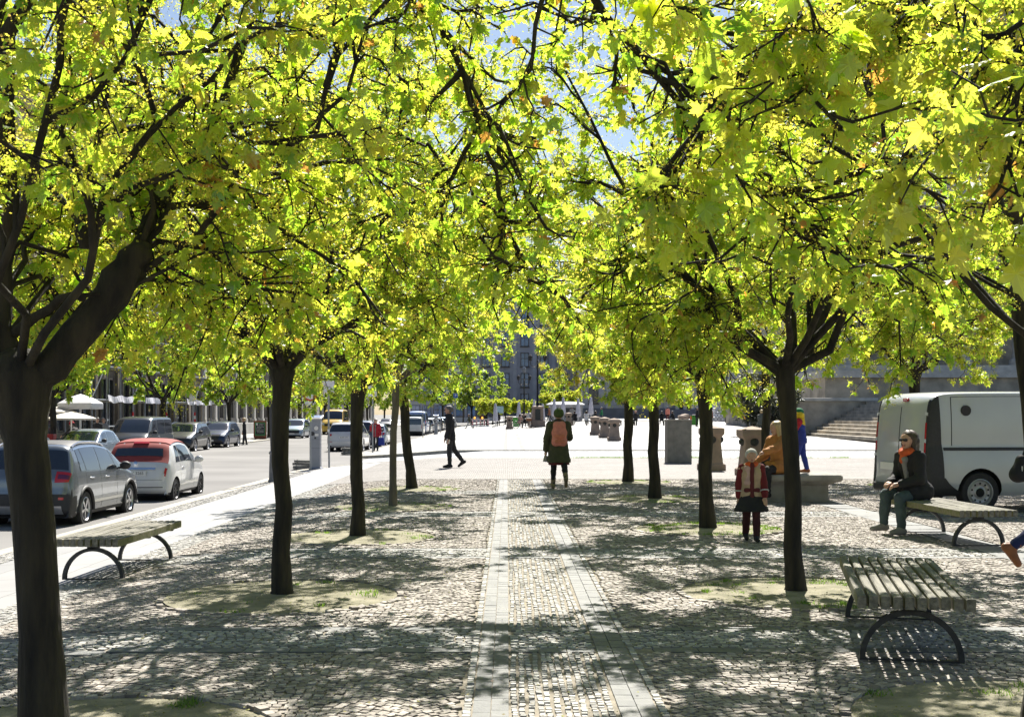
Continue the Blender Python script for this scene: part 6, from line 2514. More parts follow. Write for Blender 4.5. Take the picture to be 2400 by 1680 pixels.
for px_, s, lb in ((1184, .95, 'clipped round tree between two folded parasols'), (1229, .8, 'small clipped round tree behind the black lamp'), (1298, 1.0, 'clipped round tree behind the thin folded parasol'), (1335, 1.05, 'clipped round tree nearest the pale hall')):
    c = dup(cl0, (X(px_, 165), 166.0, gz(X(px_, 165), 166)), px_ * .7, lb)
    c.scale = (s, s, s)
# dark evergreen shrub tree at the end of the flank wall
m_ever = leaf_mat('evergreen_leaf', [(0, (0.03, 0.04, 0.018)), (1, (0.08, 0.09, 0.04))], [(0, (0.05, 0.07, 0.02)), (1, (0.14, 0.15, 0.05))], .3, .10)
ev = maple(220, (17.0, 80.0), 'dark olive evergreen tree with many stems before the flank wall', rt=.07, fork=.7, R_=2.5, zc=2.75, rz=2.3, zmin=.9, nl=12, n2=9, n3=5, ntw=3, leaf=6, fl=0, size=.13, hi=False, lo=.2, hi_r=.9, limb_r=.05, group='', bark=m_bark)
for chd in ev.children:
    if chd.name.startswith('crown'):
        chd.data.materials[0] = m_ever
ev.name = 'evergreen_tree'
# ------------------------------------------------------------------ people
m_skin = mat('skin', (0.46, 0.27, 0.19), 0.55, var=0.06, scale=20)
m_lip = mat('lips', (0.34, 0.11, 0.10), 0.5, var=0.05)
m_eye = mat('eye_dark', (0.03, 0.022, 0.018), 0.3, var=0.05)
m_shades = mat('dark_lenses', (0.008, 0.008, 0.010), 0.12, var=0.0)


def cloth(name, c, rough=0.85, var=0.12, bump=0.15):
    return mat('cloth_' + name, c, rough, var=var, scale=14, bump=bump, bscale=60)


POSES = dict(
    stand=dict(lean=2, hip=(2, -2), knee=(2, 2), sh=(4, 4), abd=(7, 7), el=(12, 12), spread=3, foot=(0, 0)),
    walk=dict(lean=4, hip=(24, -16), knee=(6, 22), sh=(-18, 20), abd=(7, 7), el=(14, 22), spread=2, foot=(0, 28)),
    sit=dict(lean=8, hip=(84, 84), knee=(84, 84), sh=(28, 28), abd=(6, 6), el=(60, 60), spread=6, foot=(0, 0)))


def V3(*a):
    return np.array(a, float)


def skeleton(H, pose):
    """joint positions, facing +y; index 0 is the person's left (-x), 1 the right"""
    p = dict(POSES['stand'])
    p.update(pose)
    J = {}
    pel = V3(0, 0, 0)
    ln = R(p['lean'])
    up = V3(0, math.sin(ln), math.cos(ln))
    J['pel'] = pel
    J['waist'] = pel + up * .12 * H
    J['chest'] = pel + up * .22 * H
    J['neck'] = pel + up * .305 * H
    hl = R(p['lean'] * .4 + p.get('head', 0))
    hu = V3(0, math.sin(hl), math.cos(hl))
    J['head'] = J['neck'] + hu * .105 * H + V3(0, .012 * H, 0)
    yw = R(p.get('yaw', 0))
    J['fwd'] = V3(-math.sin(yw), math.cos(yw), 0)
    J['up'] = hu
    sw = p.get('sw', .108) * H
    for i, s in ((0, -1), (1, 1)):
        hip = pel + V3(s * .052 * H, 0, 0)
        a, k = R(p['hip'][i]), R(p['knee'][i])
        sp = R(p['spread']) * s
        d1 = V3(math.sin(sp), math.sin(a) * math.cos(sp), -math.cos(a) * math.cos(sp))
        kn = hip + d1 * .245 * H
        b = a - k
        d2 = V3(math.sin(sp) * .3, math.sin(b), -math.cos(b))
        an = kn + d2 / np.linalg.norm(d2) * .243 * H
        f = R(p['foot'][i])
        fd = V3(math.sin(sp) * .8, math.cos(f), -math.sin(f))
        fn = V3(0, -math.sin(f), -math.cos(f))
        J['hip%d' % i], J['knee%d' % i], J['ank%d' % i] = hip, kn, an
        J['heel%d' % i] = an - fd * .022 * H + fn * .022 * H
        J['toe%d' % i] = an + fd * .10 * H + fn * .026 * H
        shd = J['neck'] - up * .022 * H + V3(s * sw, 0, 0)
        a, b, e = R(p['sh'][i]), R(p['abd'][i]), R(p['el'][i])
        tw = R(p.get('tw', (0, 0))[i])
        u1 = V3(s * math.sin(b), math.sin(a) * math.cos(b), -math.cos(a) * math.cos(b))
        el = shd + u1 * .175 * H
        u2 = V3(s * math.sin(b) * .3 - s * math.sin(tw), math.sin(a + e), -math.cos(a + e))
        u2 /= np.linalg.norm(u2)
        wr = el + u2 * .150 * H
        J['sh%d' % i], J['el%d' % i], J['wr%d' % i], J['hd%d' % i] = shd, el, wr, u2
    J['H'] = H
    low = min(min(J['heel%d' % i][2], J['toe%d' % i][2]) for i in (0, 1)) - .018 * H
    dz = (p['seat'] + .075 * H) if 'seat' in p else -low
    for k in list(J):
        if k not in ('H', 'fwd', 'up', 'hd0', 'hd1'):
            J[k] = J[k] + V3(0, 0, dz)
    return J


def c_head(J, g=0.0):
    H, c, f, u = J['H'], J['head'], J['fwd'], J['up']
    s = .058 * H
    return [(c + u * .018 * H - f * .012 * H, c + u * .02 * H + f * .012 * H, s + g, s * .97 + g), (c - u * .01 * H + f * .012 * H, c - u * .045 * H + f * .022 * H, s * .82 + g, s * .52 + g)]


def c_torso(J, g=0.0, z0=0.0):
    H = J['H']
    out = []
    x = V3(1, 0, 0)
    for a, b, w0, w1, r0, r1 in (('pel', 'waist', .040, .032, .062, .056), ('waist', 'chest', .032, .045, .056, .060), ('chest', 'neck', .045, .028, .060, .036)):
        for s in (-1, 1):
            out.append((J[a] + x * s * w0 * H, J[b] + x * s * w1 * H, r0 * H + g, r1 * H + g))
    for i in (0, 1):
        out.append((J['neck'] - V3(0, 0, .02 * H), J['sh%d' % i], .036 * H + g, .034 * H + g))
    return out


def c_arm(J, i, g=0.0, to=1.0):
    H = J['H']
    a, e, w = J['sh%d' % i], J['el%d' % i], J['wr%d' % i]
    return [(a, e, .034 * H + g, .026 * H + g), (e, e + (w - e) * to, .026 * H + g, (.026 - .009 * to) * H + g)]


def c_leg(J, i, g=0.0, to=1.0, flare=0.0):
    H = J['H']
    a, k, n = J['hip%d' % i], J['knee%d' % i], J['ank%d' % i]
    return [(a, k, .054 * H + g, .036 * H + g), (k, k + (n - k) * .35, .036 * H + g, .036 * H + g), (k + (n - k) * .35, k + (n - k) * to, .036 * H + g, .024 * H + g + flare)]


def c_hand(J, i, fine):
    H, w, d = J['H'], J['wr%d' % i], J['hd%d' % i]
    s = -1 if i == 0 else 1
    side = V3(1, 0, 0) - d * d[0]
    side /= np.linalg.norm(side)
    n = np.cross(d, side)
    if n[1] > 0:
        n = -n
    palm = w + d * .048 * H
    out = [(w, palm, .014 * H, .019 * H)]
    if not fine:
        out.append((palm, palm + d * .035 * H + V3(0, -.005 * H, -.01 * H), .017 * H, .011 * H))
        return out
    for k in range(4):
        b = palm + side * (k - 1.5) * .0115 * H
        ln = (.040, .046, .043, .033)[k] * H
        m = b + d * ln * .55 + V3(0, 0, -.006 * H)
        e = m + d * ln * .35 + V3(0, 0, -.45 * ln)
        out += [(b, m, .0062 * H, .0056 * H), (m, e, .0056 * H, .0046 * H)]
    t0 = w + d * .018 * H - side * s * .014 * H
    t1 = t0 + d * .020 * H - side * s * .014 * H
    t2 = t1 + d * .022 * H
    out += [(t0, t1, .0075 * H, .0065 * H), (t1, t2, .0065 * H, .005 * H)]
    return out


def c_foot(J, i, g=0.0):
    H = J['H']
    return [(J['ank%d' % i], J['heel%d' % i], .024 * H + g, .022 * H + g), (J['heel%d' % i], J['toe%d' % i], .022 * H + g, .018 * H + g), (J['ank%d' % i], J['toe%d' % i], .022 * H + g, .015 * H + g)]


def person(label, loc, rz, H, pose, clothes, hair=None, h=.012, group=None, face=0, skin=None, base='stand'):
    ps = dict(POSES[base])
    ps.update(pose)
    J = skeleton(H, ps)
    root = thing('person', label, 'person', loc, R(rz), group)
    sk = skin or m_skin
    body = c_head(J) + [(J['neck'] - V3(0, 0, .01 * H), J['head'] - J['up'] * .03 * H, .031 * H, .028 * H)] + c_torso(J, -.006)
    for i in (0, 1):
        body += c_arm(J, i, -.004) + c_hand(J, i, face > 1) + c_leg(J, i, -.006) + c_foot(J, i, -.004)
    c, f, u = J['head'], J['fwd'], J['up']
    sd = np.cross(f, u)
    if face:
        tip = c + f * .068 * H - u * .008 * H
        body.append((c + f * .052 * H + u * .012 * H, tip, .008 * H, .0095 * H))
        for s in (-1, 1):
            body.append((c + sd * s * .054 * H + u * .012 * H - f * .005 * H, c + sd * s * .058 * H - u * .012 * H - f * .003 * H, .010 * H, .007 * H))
    sdf_mesh('body', body, sk, root, h, .02 * H / 1.7)
    if face:
        for s in (-1, 1):
            e = c + f * .0575 * H + sd * s * .021 * H + u * .010 * H
            if face == 3:
                sdf_mesh('sunglasses_lens', [(e + f * .007 * H - sd * .010 * H, e + f * .007 * H + sd * .010 * H, .0125 * H, .0125 * H)], m_shades, root, .006, .005)
            else:
                sdf_mesh('eye', [(e - f * .003 * H - sd * .005 * H, e - f * .003 * H + sd * .005 * H, .0065 * H, .0065 * H)], m_eye, root, .004, .005)
        if face == 3:
            sdf_mesh('sunglasses_arm', [(c + f * .055 * H + sd * .036 * H + u * .012 * H, c + sd * .062 * H + u * .014 * H, .004, .004), (c + f * .055 * H - sd * .036 * H + u * .012 * H, c - sd * .062 * H + u * .014 * H, .004, .004),
                                        (c + f * .064 * H + sd * .03 * H + u * .014 * H, c + f * .064 * H - sd * .03 * H + u * .014 * H, .004, .004)], m_shades, root, .004, .005)
        mth = c + f * .057 * H - u * .036 * H
        sdf_mesh('mouth', [(mth - sd * .010 * H, mth + sd * .010 * H, .0065 * H, .0065 * H)], m_lip, root, .005, .005)
    if hair:
        hm, kind = hair
        s = .058 * H
        hc = [(c + u * .024 * H - f * .016 * H, c + u * .028 * H + f * .006 * H, s * 1.12, s * 1.02)]
        if kind in ('long', 'mid'):
            dn = .15 if kind == 'long' else .065
            if kind == 'long':
                hc += [(c - f * .02 * H + u * .02 * H, c - f * .05 * H - u * .11 * H, .058 * H, .045 * H)]
            for q in (-1, 0, 1):
                hc.append((c + sd * q * .034 * H - f * .03 * H, c + sd * q * .045 * H - f * .042 * H - u * dn * H, .034 * H, .026 * H))
            for q in (-1, 1):
                hc.append((c + sd * q * .052 * H + u * .02 * H, c + sd * q * .060 * H - f * .01 * H - u * (dn - .02) * H, .018 * H, .018 * H))
        cuts = [(tuple(f * 1.0 - u * .35), tuple(c + f * .036 * H + u * .026 * H))]
        sdf_mesh('hair', hc, hm, root, h, .02, fold=.004 if h < .018 else 0, cuts=cuts if kind != 'long' else [(tuple(f * 1.0 - u * .30), tuple(c + f * .040 * H + u * .02 * H))])
    for cl in clothes:
        kind, m_ = cl[0], cl[1]
        o = cl[2] if len(cl) > 2 else {}
        g = o.get('g', .010)
        name = o.get('name', kind)
        cuts = []
        caps = []
        if kind == 'jacket':
            caps = c_torso(J, g)
            hem = o.get('hem', .02)
            for s in (-1, 1):
                d = (J['hip%d' % (0 if s < 0 else 1)] - J['pel'])
                caps.append((J['pel'] + V3(s * .04 * H, 0, 0), J['pel'] + V3(s * .046 * H, 0, -hem * H), .064 * H + g, (.068 + o.get('flare', .0)) * H + g))
            if o.get('sleeves', True):
                for i in (0, 1):
                    caps += c_arm(J, i, g, .96)
            caps.append((J['neck'] - V3(0, 0, .01 * H), J['neck'] + V3(0, 0, .022 * H), .040 * H, .036 * H + g * .3))
            if o.get('hood'):
                caps.append((J['neck'] - J['fwd'] * .045 * H + V3(-.03 * H, 0, 0), J['neck'] - J['fwd'] * .045 * H + V3(.03 * H, 0, 0), .036 * H, .036 * H))
            if 'seat' not in ps:
                cuts = [((0, 0, -1), tuple(J['pel'] - V3(0, 0, (hem + .03) * H)))]
        elif kind == 'coat':     # long skirts below the waist for a standing figure, over the lap for a seated one
            caps = c_torso(J, g)
            for i in (0, 1):
                caps += c_arm(J, i, g, .96)
            caps.append((J['neck'] - V3(0, 0, .01 * H), J['neck'] + V3(0, 0, .025 * H), .040 * H, .038 * H + g * .3))
            hem = o.get('hem', .17)
            if 'seat' in ps:
                for s in (-1, 1):
                    caps.append((J['pel'] + V3(s * .05 * H, -.03, 0), J['pel'] + V3(s * .055 * H, .11 * H, -.01 * H), .068 * H + g, .056 * H + g))
            else:
                for s in (-1, 0, 1):
                    caps.append((J['pel'] + V3(s * .038 * H, 0, 0), J['pel'] + V3(s * .052 * H, 0, -(hem + .03) * H), .062 * H + g, (.060 + o.get('flare', .012)) * H + g))
                cuts = [((0, 0, -1), tuple(J['pel'] - V3(0, 0, hem * H)))]
            if o.get('hood'):
                caps.append((J['neck'] - J['fwd'] * .05 * H + V3(-.035 * H, 0, -.01 * H), J['neck'] - J['fwd'] * .05 * H + V3(.035 * H, 0, -.01 * H), .042 * H, .042 * H))
        elif kind == 'sleeves':
            for i in o.get('which', (0, 1)):
                caps += c_arm(J, i, g + .004, .95)
        elif kind == 'trousers':
            for s in (-1, 1):
                caps.append((J['pel'] + V3(s * .038 * H, 0, .02 * H), J['pel'] + V3(s * .044 * H, 0, -.01 * H), .060 * H, .062 * H))
            for i in (0, 1):
                caps += c_leg(J, i, g * .7, o.get('to', .97), o.get('cuff', .006))
        elif kind == 'skirt':
            for s in (-1, 0, 1):
                caps.append((J['pel'] + V3(s * .025 * H, 0, .03 * H), J['pel'] + V3(s * o.get('w', .06) * H, 0, -(o['hem'] + .04) * H), .062 * H + g, (.062 + o.get('flare', .03)) * H))
            cuts = [((0, 0, -1), tuple(J['pel'] - V3(0, 0, o['hem'] * H)))]
        elif kind == 'shoes':
            for i in (0, 1):
                mmf = c_foot(J, i, .006)
                if o.get('boot'):
                    mmf.append((J['ank%d' % i], J['ank%d' % i] + (J['knee%d' % i] - J['ank%d' % i]) * o['boot'], .028 * H, (.030 + .012 * o['boot']) * H))
                sdf_mesh('boot' if o.get('boot') else 'shoe', mmf, m_, root, h, .015)
            continue
        elif kind == 'beanie':
            s = .058 * H
            caps = [(c + u * .030 * H - f * .014 * H, c + u * .032 * H + f * .006 * H, s * 1.16, s * 1.12)]
            if o.get('ears'):
                for q in (-1, 1):
                    caps.append((c + sd * q * .054 * H + u * .02 * H, c + sd * q * .05 * H - u * .025 * H, .016 * H, .012 * H))
            cuts = [(tuple(-u * 1.0 + f * .25), tuple(c + u * o.get('low', .012) * H))] if not o.get('ears') else [(tuple(f * 1.0 - u * .8), tuple(c + f * .03 * H + u * .02 * H))]
        elif kind == 'scarf':
            n = 9
            q = [J['neck'] + V3(.046 * H * math.cos(2 * math.pi * k / n), .046 * H * math.sin(2 * math.pi * k / n) + .012 * H, .018 * H + .010 * H * math.sin(k * 2.1)) for k in range(n)]
            caps = [(q[k], q[(k + 1) % n], .026 * H, .026 * H) for k in range(n)]
            if o.get('front'):
                caps.append((J['neck'] + V3(0, .055 * H, 0), J['neck'] + V3(0, .075 * H, -.05 * H), .03 * H, .022 * H))
        elif kind == 'hat':
            caps = [(c + u * .05 * H, c + u * .085 * H, .062 * H, .05 * H)]
            for k in range(10):
                a = 2 * math.pi * k / 10
                b_ = 2 * math.pi * (k + 1) / 10
                caps.append((c + u * .048 * H + (f * math.cos(a) + sd * math.sin(a)) * .085 * H, c + u * .048 * H + (f * math.cos(b_) + sd * math.sin(b_)) * .085 * H, .016 * H, .016 * H))
        elif kind == 'panel':    # coloured block on the front of a jacket
            a, b = J['chest'] * (1 - o['t0']) + J['pel'] * o['t0'], J['chest'] * (1 - o['t1']) + J['pel'] * o['t1']
            x0 = V3(o.get('x', 0) * H, 0, 0)
            wv = V3(o.get('w', .01) * H, 0, 0)
            yv = J['fwd'] * (o.get('y', .052) * H)
            caps = [(a + x0 - wv + yv, a + x0 + wv + yv, o.get('r', .022) * H, o.get('r', .022) * H), (b + x0 - wv + yv, b + x0 + wv + yv, o.get('r', .022) * H, o.get('r', .022) * H), (a + x0 + yv, b + x0 + yv, o.get('r', .022) * H, o.get('r', .022) * H)]
        fold = (.004 if H > 1.4 else .0018) if kind in ('jacket', 'coat', 'trousers', 'skirt', 'scarf', 'sleeves') and h < .018 else 0.0
        sdf_mesh(name, caps, m_, root, h, .025 * H / 1.7, cuts or None, fold=fold)
    root['_'] = 0
    del root['_']
    return root, J


def to_world(root, p):
    c, s = math.cos(root.rotation_euler.z), math.sin(root.rotation_euler.z)
    l = root.location
    return Vector((l.x + c * p[0] - s * p[1], l.y + s * p[0] + c * p[1], l.z + p[2]))


k_black = cloth('black', (0.014, 0.014, 0.016))
k_dark = cloth('charcoal', (0.03, 0.03, 0.033))
k_navy = cloth('navy', (0.012, 0.016, 0.045))
k_olive = cloth('olive', (0.055, 0.058, 0.028))
k_jeans = cloth('jeans', (0.035, 0.055, 0.10))
k_teal = cloth('teal_jeans', (0.05, 0.075, 0.08))
k_wine = cloth('wine', (0.10, 0.015, 0.018))
k_red = cloth('red', (0.36, 0.012, 0.025))
k_orange = cloth('orange', (0.55, 0.09, 0.02))
k_camel = cloth('camel', (0.40, 0.17, 0.045))
k_beige = cloth('beige', (0.42, 0.30, 0.20))
k_pinkb = cloth('pale_pink', (0.50, 0.33, 0.29))
k_grey = cloth('grey', (0.20, 0.20, 0.20))
k_lgrey = cloth('light_grey', (0.45, 0.44, 0.42))
k_white = cloth('white', (0.68, 0.67, 0.66))
k_blue = cloth('sky_blue', (0.14, 0.30, 0.62))
k_blue2 = cloth('royal_blue', (0.02, 0.04, 0.25))
k_yel = cloth('yellow', (0.70, 0.48, 0.02))
k_green = cloth('green', (0.02, 0.17, 0.07))
k_moss = cloth('moss', (0.055, 0.085, 0.022))
k_pink = cloth('pink', (0.62, 0.22, 0.17))
k_brown = mat('brown_leather', (0.26, 0.095, 0.03), 0.55, var=0.15, scale=12)
k_shoe = mat('grey_shoe', (0.22, 0.21, 0.19), 0.8, var=0.1)
k_tan = mat('tan_boot', (0.20, 0.155, 0.08), 0.7, var=0.12)
h_brown = mat('hair_brown', (0.055, 0.034, 0.02), 0.5, var=0.3, scale=60, stretch=(1, 1, .1))
h_grey = mat('hair_grey', (0.10, 0.095, 0.09), 0.6, var=0.3, scale=60)
h_blond = mat('hair_blond', (0.46, 0.33, 0.16), 0.5, var=0.25, scale=60, stretch=(1, 1, .1))
h_white = mat('hair_white', (0.55, 0.50, 0.44), 0.6, var=0.15, scale=60)
h_black = mat('hair_black', (0.012, 0.011, 0.011), 0.5, var=0.2)

# woman walking away with the backpack
w1, J = person('woman walking away along the path in an olive coat and green beanie', (1.11, 26.2, .02), 3, 1.67,
               dict(base='walk', lean=3, hip=(8, -14), knee=(4, 34), sh=(-4, 20), abd=(15, 12), el=(10, 70), foot=(0, 46), spread=3),
               [('trousers', k_black, dict(name='tights', g=.0)), ('skirt', k_wine, dict(hem=.225, flare=.03, w=.055)), ('coat', k_olive, dict(hem=.195, g=.034, flare=.03, hood=True)), ('shoes', k_tan, dict(boot=.35)), ('scarf', cloth('dark_teal', (.015, .05, .05))), ('beanie', k_moss, dict(low=-.02))], None, .012, face=1)
bp = thing('backpack', 'salmon pink backpack on the back of the woman in the olive coat', 'backpack', to_world(w1, J['chest'] + V3(0, -.10, -.05)), R(3))
sdf_mesh('bag', [((-.08, -.06, -.20), (.08, -.06, -.20), .085, .085), ((-.085, -.05, .0), (.085, -.05, .0), .085, .085), ((-.06, -.035, .17), (.06, -.035, .17), .07, .07), ((-.08, -.06, -.2), (-.06, -.035, .17), .085, .07), ((.08, -.06, -.2), (.06, -.035, .17), .085, .07)], k_pink, bp, .012, .03)
sdf_mesh('pocket', [((-.07, -.12, -.19), (.07, -.12, -.19), .05, .05), ((-.07, -.11, -.08), (.07, -.11, -.08), .05, .05)], cloth('salmon', (.58, .19, .12)), bp, .012, .03)
mb = MB()
mb.tube([(-.05, -.02, .23), (-.03, -.03, .275), (.03, -.03, .275), (.05, -.02, .23)], .009, 6)
mb.build('handle', k_wine, bp, smooth=60)
for s in (-1, 1):
    mb = MB()
    mb.tube([(s * .07, .02, .22), (s * .10, .10, .26), (s * .12, .20, .20), (s * .13, .21, .0)], .017, 6)
    mb.build('strap', k_wine, bp, smooth=60)


def paper(loc, lb, s=.11):
    o = MB()
    o.box((0, 0, 0), (s, .012, s * 1.2), rz=.4)
    o.box((.01, .012, -.01), (s * .9, .010, s), rz=.1)
    o = o.build('folded_paper', k_white)
    o.location = loc
    o.rotation_euler = (.2, .15, .3)
    return tag(o, lb, 'paper')


paper(to_world(w1, J['wr0'] + J['hd0'] * .12 + V3(0, 0, -.07)), 'white paper in the hand of the woman in the olive coat')

# man crossing towards the street
mn, J = person('man in dark jacket and sunglasses walking to the street', (-1.70, 36.4, .02), 90, 1.80,
               dict(lean=3, hip=(4, -14), knee=(6, 22), sh=(-2, 6), abd=(8, 6), el=(10, 14), foot=(2, 34)),
               [('trousers', k_dark, dict()), ('jacket', k_black, dict(hem=.06, g=.028)), ('scarf', k_black), ('panel', k_wine, dict(t0=-.1, t1=.6, w=.008)), ('shoes', k_black)], (h_grey, 'short'), .014, face=3)
paper(to_world(mn, J['wr0'] + J['hd0'] * .10), 'white paper in the hand of the man in sunglasses', .12)

# child in the beanie
kid, J = person('small girl in pale beanie, red sleeved jacket and dark skirt facing the camera', (3.09, 15.4, .02), 176, 1.13,
                dict(lean=0, hip=(14, -9), knee=(4, 14), sh=(8, -6), abd=(10, 10), el=(16, 12), spread=-1, head=-6, foot=(0, 10), sw=.100),
                [('trousers', cloth('dark_wine', (.045, .008, .010)), dict(name='tights', g=.012)), ('skirt', k_black, dict(hem=.20, flare=.06, w=.085)), ('jacket', k_beige, dict(hem=.03, g=.016)), ('sleeves', cloth('dark_red', (.13, .008, .012)), dict(g=.017)),
                 ('panel', k_wine, dict(t0=-.45, t1=1.1, w=.008, y=.062, r=.026)), ('panel', k_pinkb, dict(name='chest_patch', t0=-.3, t1=.45, x=.045, w=.016, y=.052, r=.028)), ('panel', k_wine, dict(name='pocket', t0=.78, t1=.86, x=-.05, w=.022, y=.062, r=.018)), ('panel', k_wine, dict(name='pocket', t0=.78, t1=.86, x=.05, w=.022, y=.062, r=.018)),
                 ('shoes', k_black, dict(boot=.7)), ('scarf', k_orange), ('beanie', k_lgrey, dict(ears=True))], None, .009, face=2)
J_ = J
for i in (0, 1):
    a, b = J['el%d' % i], J['wr%d' % i]
    p = a + (b - a) * .55
    d = (b - a) / np.linalg.norm(b - a)
    sdf_mesh('reflective_band', [(p, p + d * .008, .062, .062)], k_lgrey, kid, .008, .004, [(tuple(d), tuple(p + d * .012)), (tuple(-d), tuple(p - d * .004))])


# seated woman in orange coat and the child standing on the stone bench
ow, J = person('blond woman in camel orange coat seated on the stone bench, arm stretched out', (5.02, 22.35, 0.0), 118, 1.70,
               dict(seat=.53, lean=8, hip=(82, 86), knee=(80, 86), sh=(62, 20), abd=(10, 10), el=(14, 40), spread=6, head=-2, yaw=-20),
               [('trousers', k_black), ('coat', k_camel, dict(g=.028)), ('shoes', k_black, dict(boot=.4))], (h_blond, 'long'), .014, base='sit', face=1)
boy, J = person('child in green hat and yellow, red and blue jacket standing on the stone bench', (5.50, 22.75, .53), 70, 1.17,
                dict(lean=6, hip=(14, -6), knee=(4, 8), sh=(30, 34), abd=(8, 8), el=(50, 46), head=-4, sw=.112),
                [('trousers', k_blue2, dict(g=.012)), ('jacket', k_blue2, dict(hem=.03, g=.022)), ('sleeves', k_red, dict(g=.030)), ('panel', k_yel, dict(name='yoke', t0=-.75, t1=-.15, w=.05, y=.02, r=.062)), ('panel', k_yel, dict(name='yoke', t0=-.75, t1=-.15, w=.05, y=-.025, r=.062)), ('shoes', k_brown, dict(boot=.25)), ('beanie', k_green, dict(low=-.01)), ('scarf', k_black)], None, .012, face=1)

# seated woman with sunglasses on the slatted bench
sw_, J = person('woman with long brown hair, sunglasses and orange scarf seated on the bench by the van', (5.52, 16.38, 0.0), 112, 1.68,
                dict(seat=.455, lean=14, hip=(80, 84), knee=(82, 80), sh=(8, 6), abd=(10, 10), el=(66, 70), tw=(36, 36), spread=7, head=-8, yaw=6),
                [('jacket', k_grey, dict(name='pullover', sleeves=False, g=.012)), ('trousers', k_teal, dict(g=.014, to=.93)), ('coat', k_black, dict(g=.026, hood=True)), ('panel', k_grey, dict(name='pullover_front', t0=-.2, t1=.8, w=.016, y=.072, r=.026)), ('shoes', k_shoe), ('scarf', k_orange, dict(front=True))], (h_brown, 'long'), .010, base='sit', face=3)

# walker at the edge of the view
wk, J = person('walker in blue jeans and brown ankle boots striding out at the edge of the view', (5.62, 12.35, .02), -92, 1.70,
               dict(lean=5, hip=(22, -30), knee=(6, 24), sh=(-14, 24), abd=(8, 8), el=(18, 30), foot=(0, 52)),
               [('trousers', cloth('indigo', (.012, .02, .085)), dict(to=.92)), ('coat', k_navy, dict(hem=.10, g=.022)), ('shoes', k_brown, dict(boot=.22))], (h_brown, 'mid'), .014, face=1)
hb = thing('handbag', 'dark shoulder bag with white stitching carried at the edge of the view', 'bag', (5.22, 12.1, 1.08), R(5))
sdf_mesh('bag', [((-.15, 0, -.06), (.15, 0, -.06), .075, .075), ((-.11, 0, .08), (.11, 0, .08), .05, .05), ((-.15, 0, -.06), (-.11, 0, .08), .075, .05), ((.15, 0, -.06), (.11, 0, .08), .075, .05)], k_black, hb, .012, .03)
for k in range(12):
    mb = MB()
    mb.box((-.14 + k * .026, -.073, .0 + .02 * math.sin(k)), (.006, .012, .05), rz=.0)
    mb.build('stitch', k_white, hb)
mb = MB()
mb.tube([(-.1, 0, .1), (-.05, .0, .26), (.02, .0, .42), (.08, 0, .26), (.1, 0, .1)], .012, 6)
mb.build('strap', k_black, hb, smooth=60)

# people farther off
FP = []


def far_person(label, x, y, z, rz, H, pose, base, clothes, hair, group=None, h=.028):
    return person(label, (x, y, z), rz, H, pose, clothes, hair, h, group, 0, None, base)


far_person('elderly woman in red jacket with a hand at her face, blue bag at her side', -6.92, 64.0, gz(-6.92, 64), 172, 1.66, dict(hip=(8, -6), knee=(3, 8), sh=(4, 30), el=(8, 118), abd=(14, 10), tw=(0, 10)), 'stand', [('trousers', k_dark), ('jacket', k_red, dict(hem=.05, g=.02)), ('panel', k_grey, dict(t0=-.3, t1=1.2, w=.016, y=.058)), ('shoes', k_black)], (h_white, 'short'), h=.022)
sb_ = thing('shopping_bag', 'blue shopping bag carried by the woman in the red jacket', 'bag', (-6.62, 63.9, gz(-6.6, 64) + .28), R(0))
mb = MB()
mb.box((0, 0, .2), (.34, .18, .42), taper=.8)
mb.build('bag', k_blue2, sb_, bevel=.03)
mb = MB()
mb.tube([(-.08, 0, .4), (-.03, 0, .56), (.03, 0, .56), (.08, 0, .4)], .012, 6)
mb.build('handle', k_blue2, sb_)
far_person('man in a long black coat standing behind the navy car', -17.25, 79.8, ROADZ, 100, 1.80, dict(hip=(6, -8), knee=(2, 4)), 'stand', [('trousers', k_dark), ('coat', k_black, dict(hem=.12)), ('shoes', k_black)], (h_blond, 'short'), h=.022)
far_person('woman in sky blue shirt with dark bag walking on the far pavement', -18.95, 108, -.34, 60, 1.68, {}, 'walk', [('trousers', k_black), ('jacket', k_blue, dict(hem=.02)), ('shoes', k_black)], (h_black, 'long'))
far_person('dark haired woman walking just behind the one in sky blue', -18.4, 109.2, -.34, 60, 1.66, {}, 'walk', [('trousers', k_black), ('jacket', k_navy, dict(hem=.02)), ('shoes', k_black)], (h_black, 'long'))
far_person('man in olive top and pale trousers striding across the far square', -4.5, 144, gz(-4.5, 144), 95, 1.78, dict(hip=(30, -26), knee=(4, 16)), 'walk', [('trousers', k_lgrey), ('jacket', k_olive), ('shoes', k_dark)], (h_brown, 'short'))
GSIT = 'people sitting on the long benches'
for (px_, y, lb, top, hr, rz, xtra) in ((1348, 121, 'sitter in black on the first long bench, beside the one in white', k_black, (h_black, 'short'), 20, []), (1374, 121, 'sitter in white on the first long bench, seen from behind', k_white, (h_brown, 'mid'), -10, []),
                                 (1393, 122, 'dark clad sitter with knees up just past the one in white', k_dark, (h_black, 'short'), -60, []), (1490, 121, 'sitter with a brimmed hat between the two maples', k_dark, None, 0, [('hat', k_brown)]), (1551, 121, 'grey haired sitter in a black jacket before the cabinet', k_black, (h_grey, 'short'), -5, []),
                                 (1579, 123, 'black clad sitter turned sideways before the cabinet', k_black, (h_grey, 'short'), 60, [])):
    x = X(px_, y)
    far_person(lb, x, y, gz(x, y), rz, 1.72, dict(seat=.48, lean=12), 'sit', [('trousers', k_dark), ('jacket', top, dict(g=.02))] + xtra, hr, GSIT)
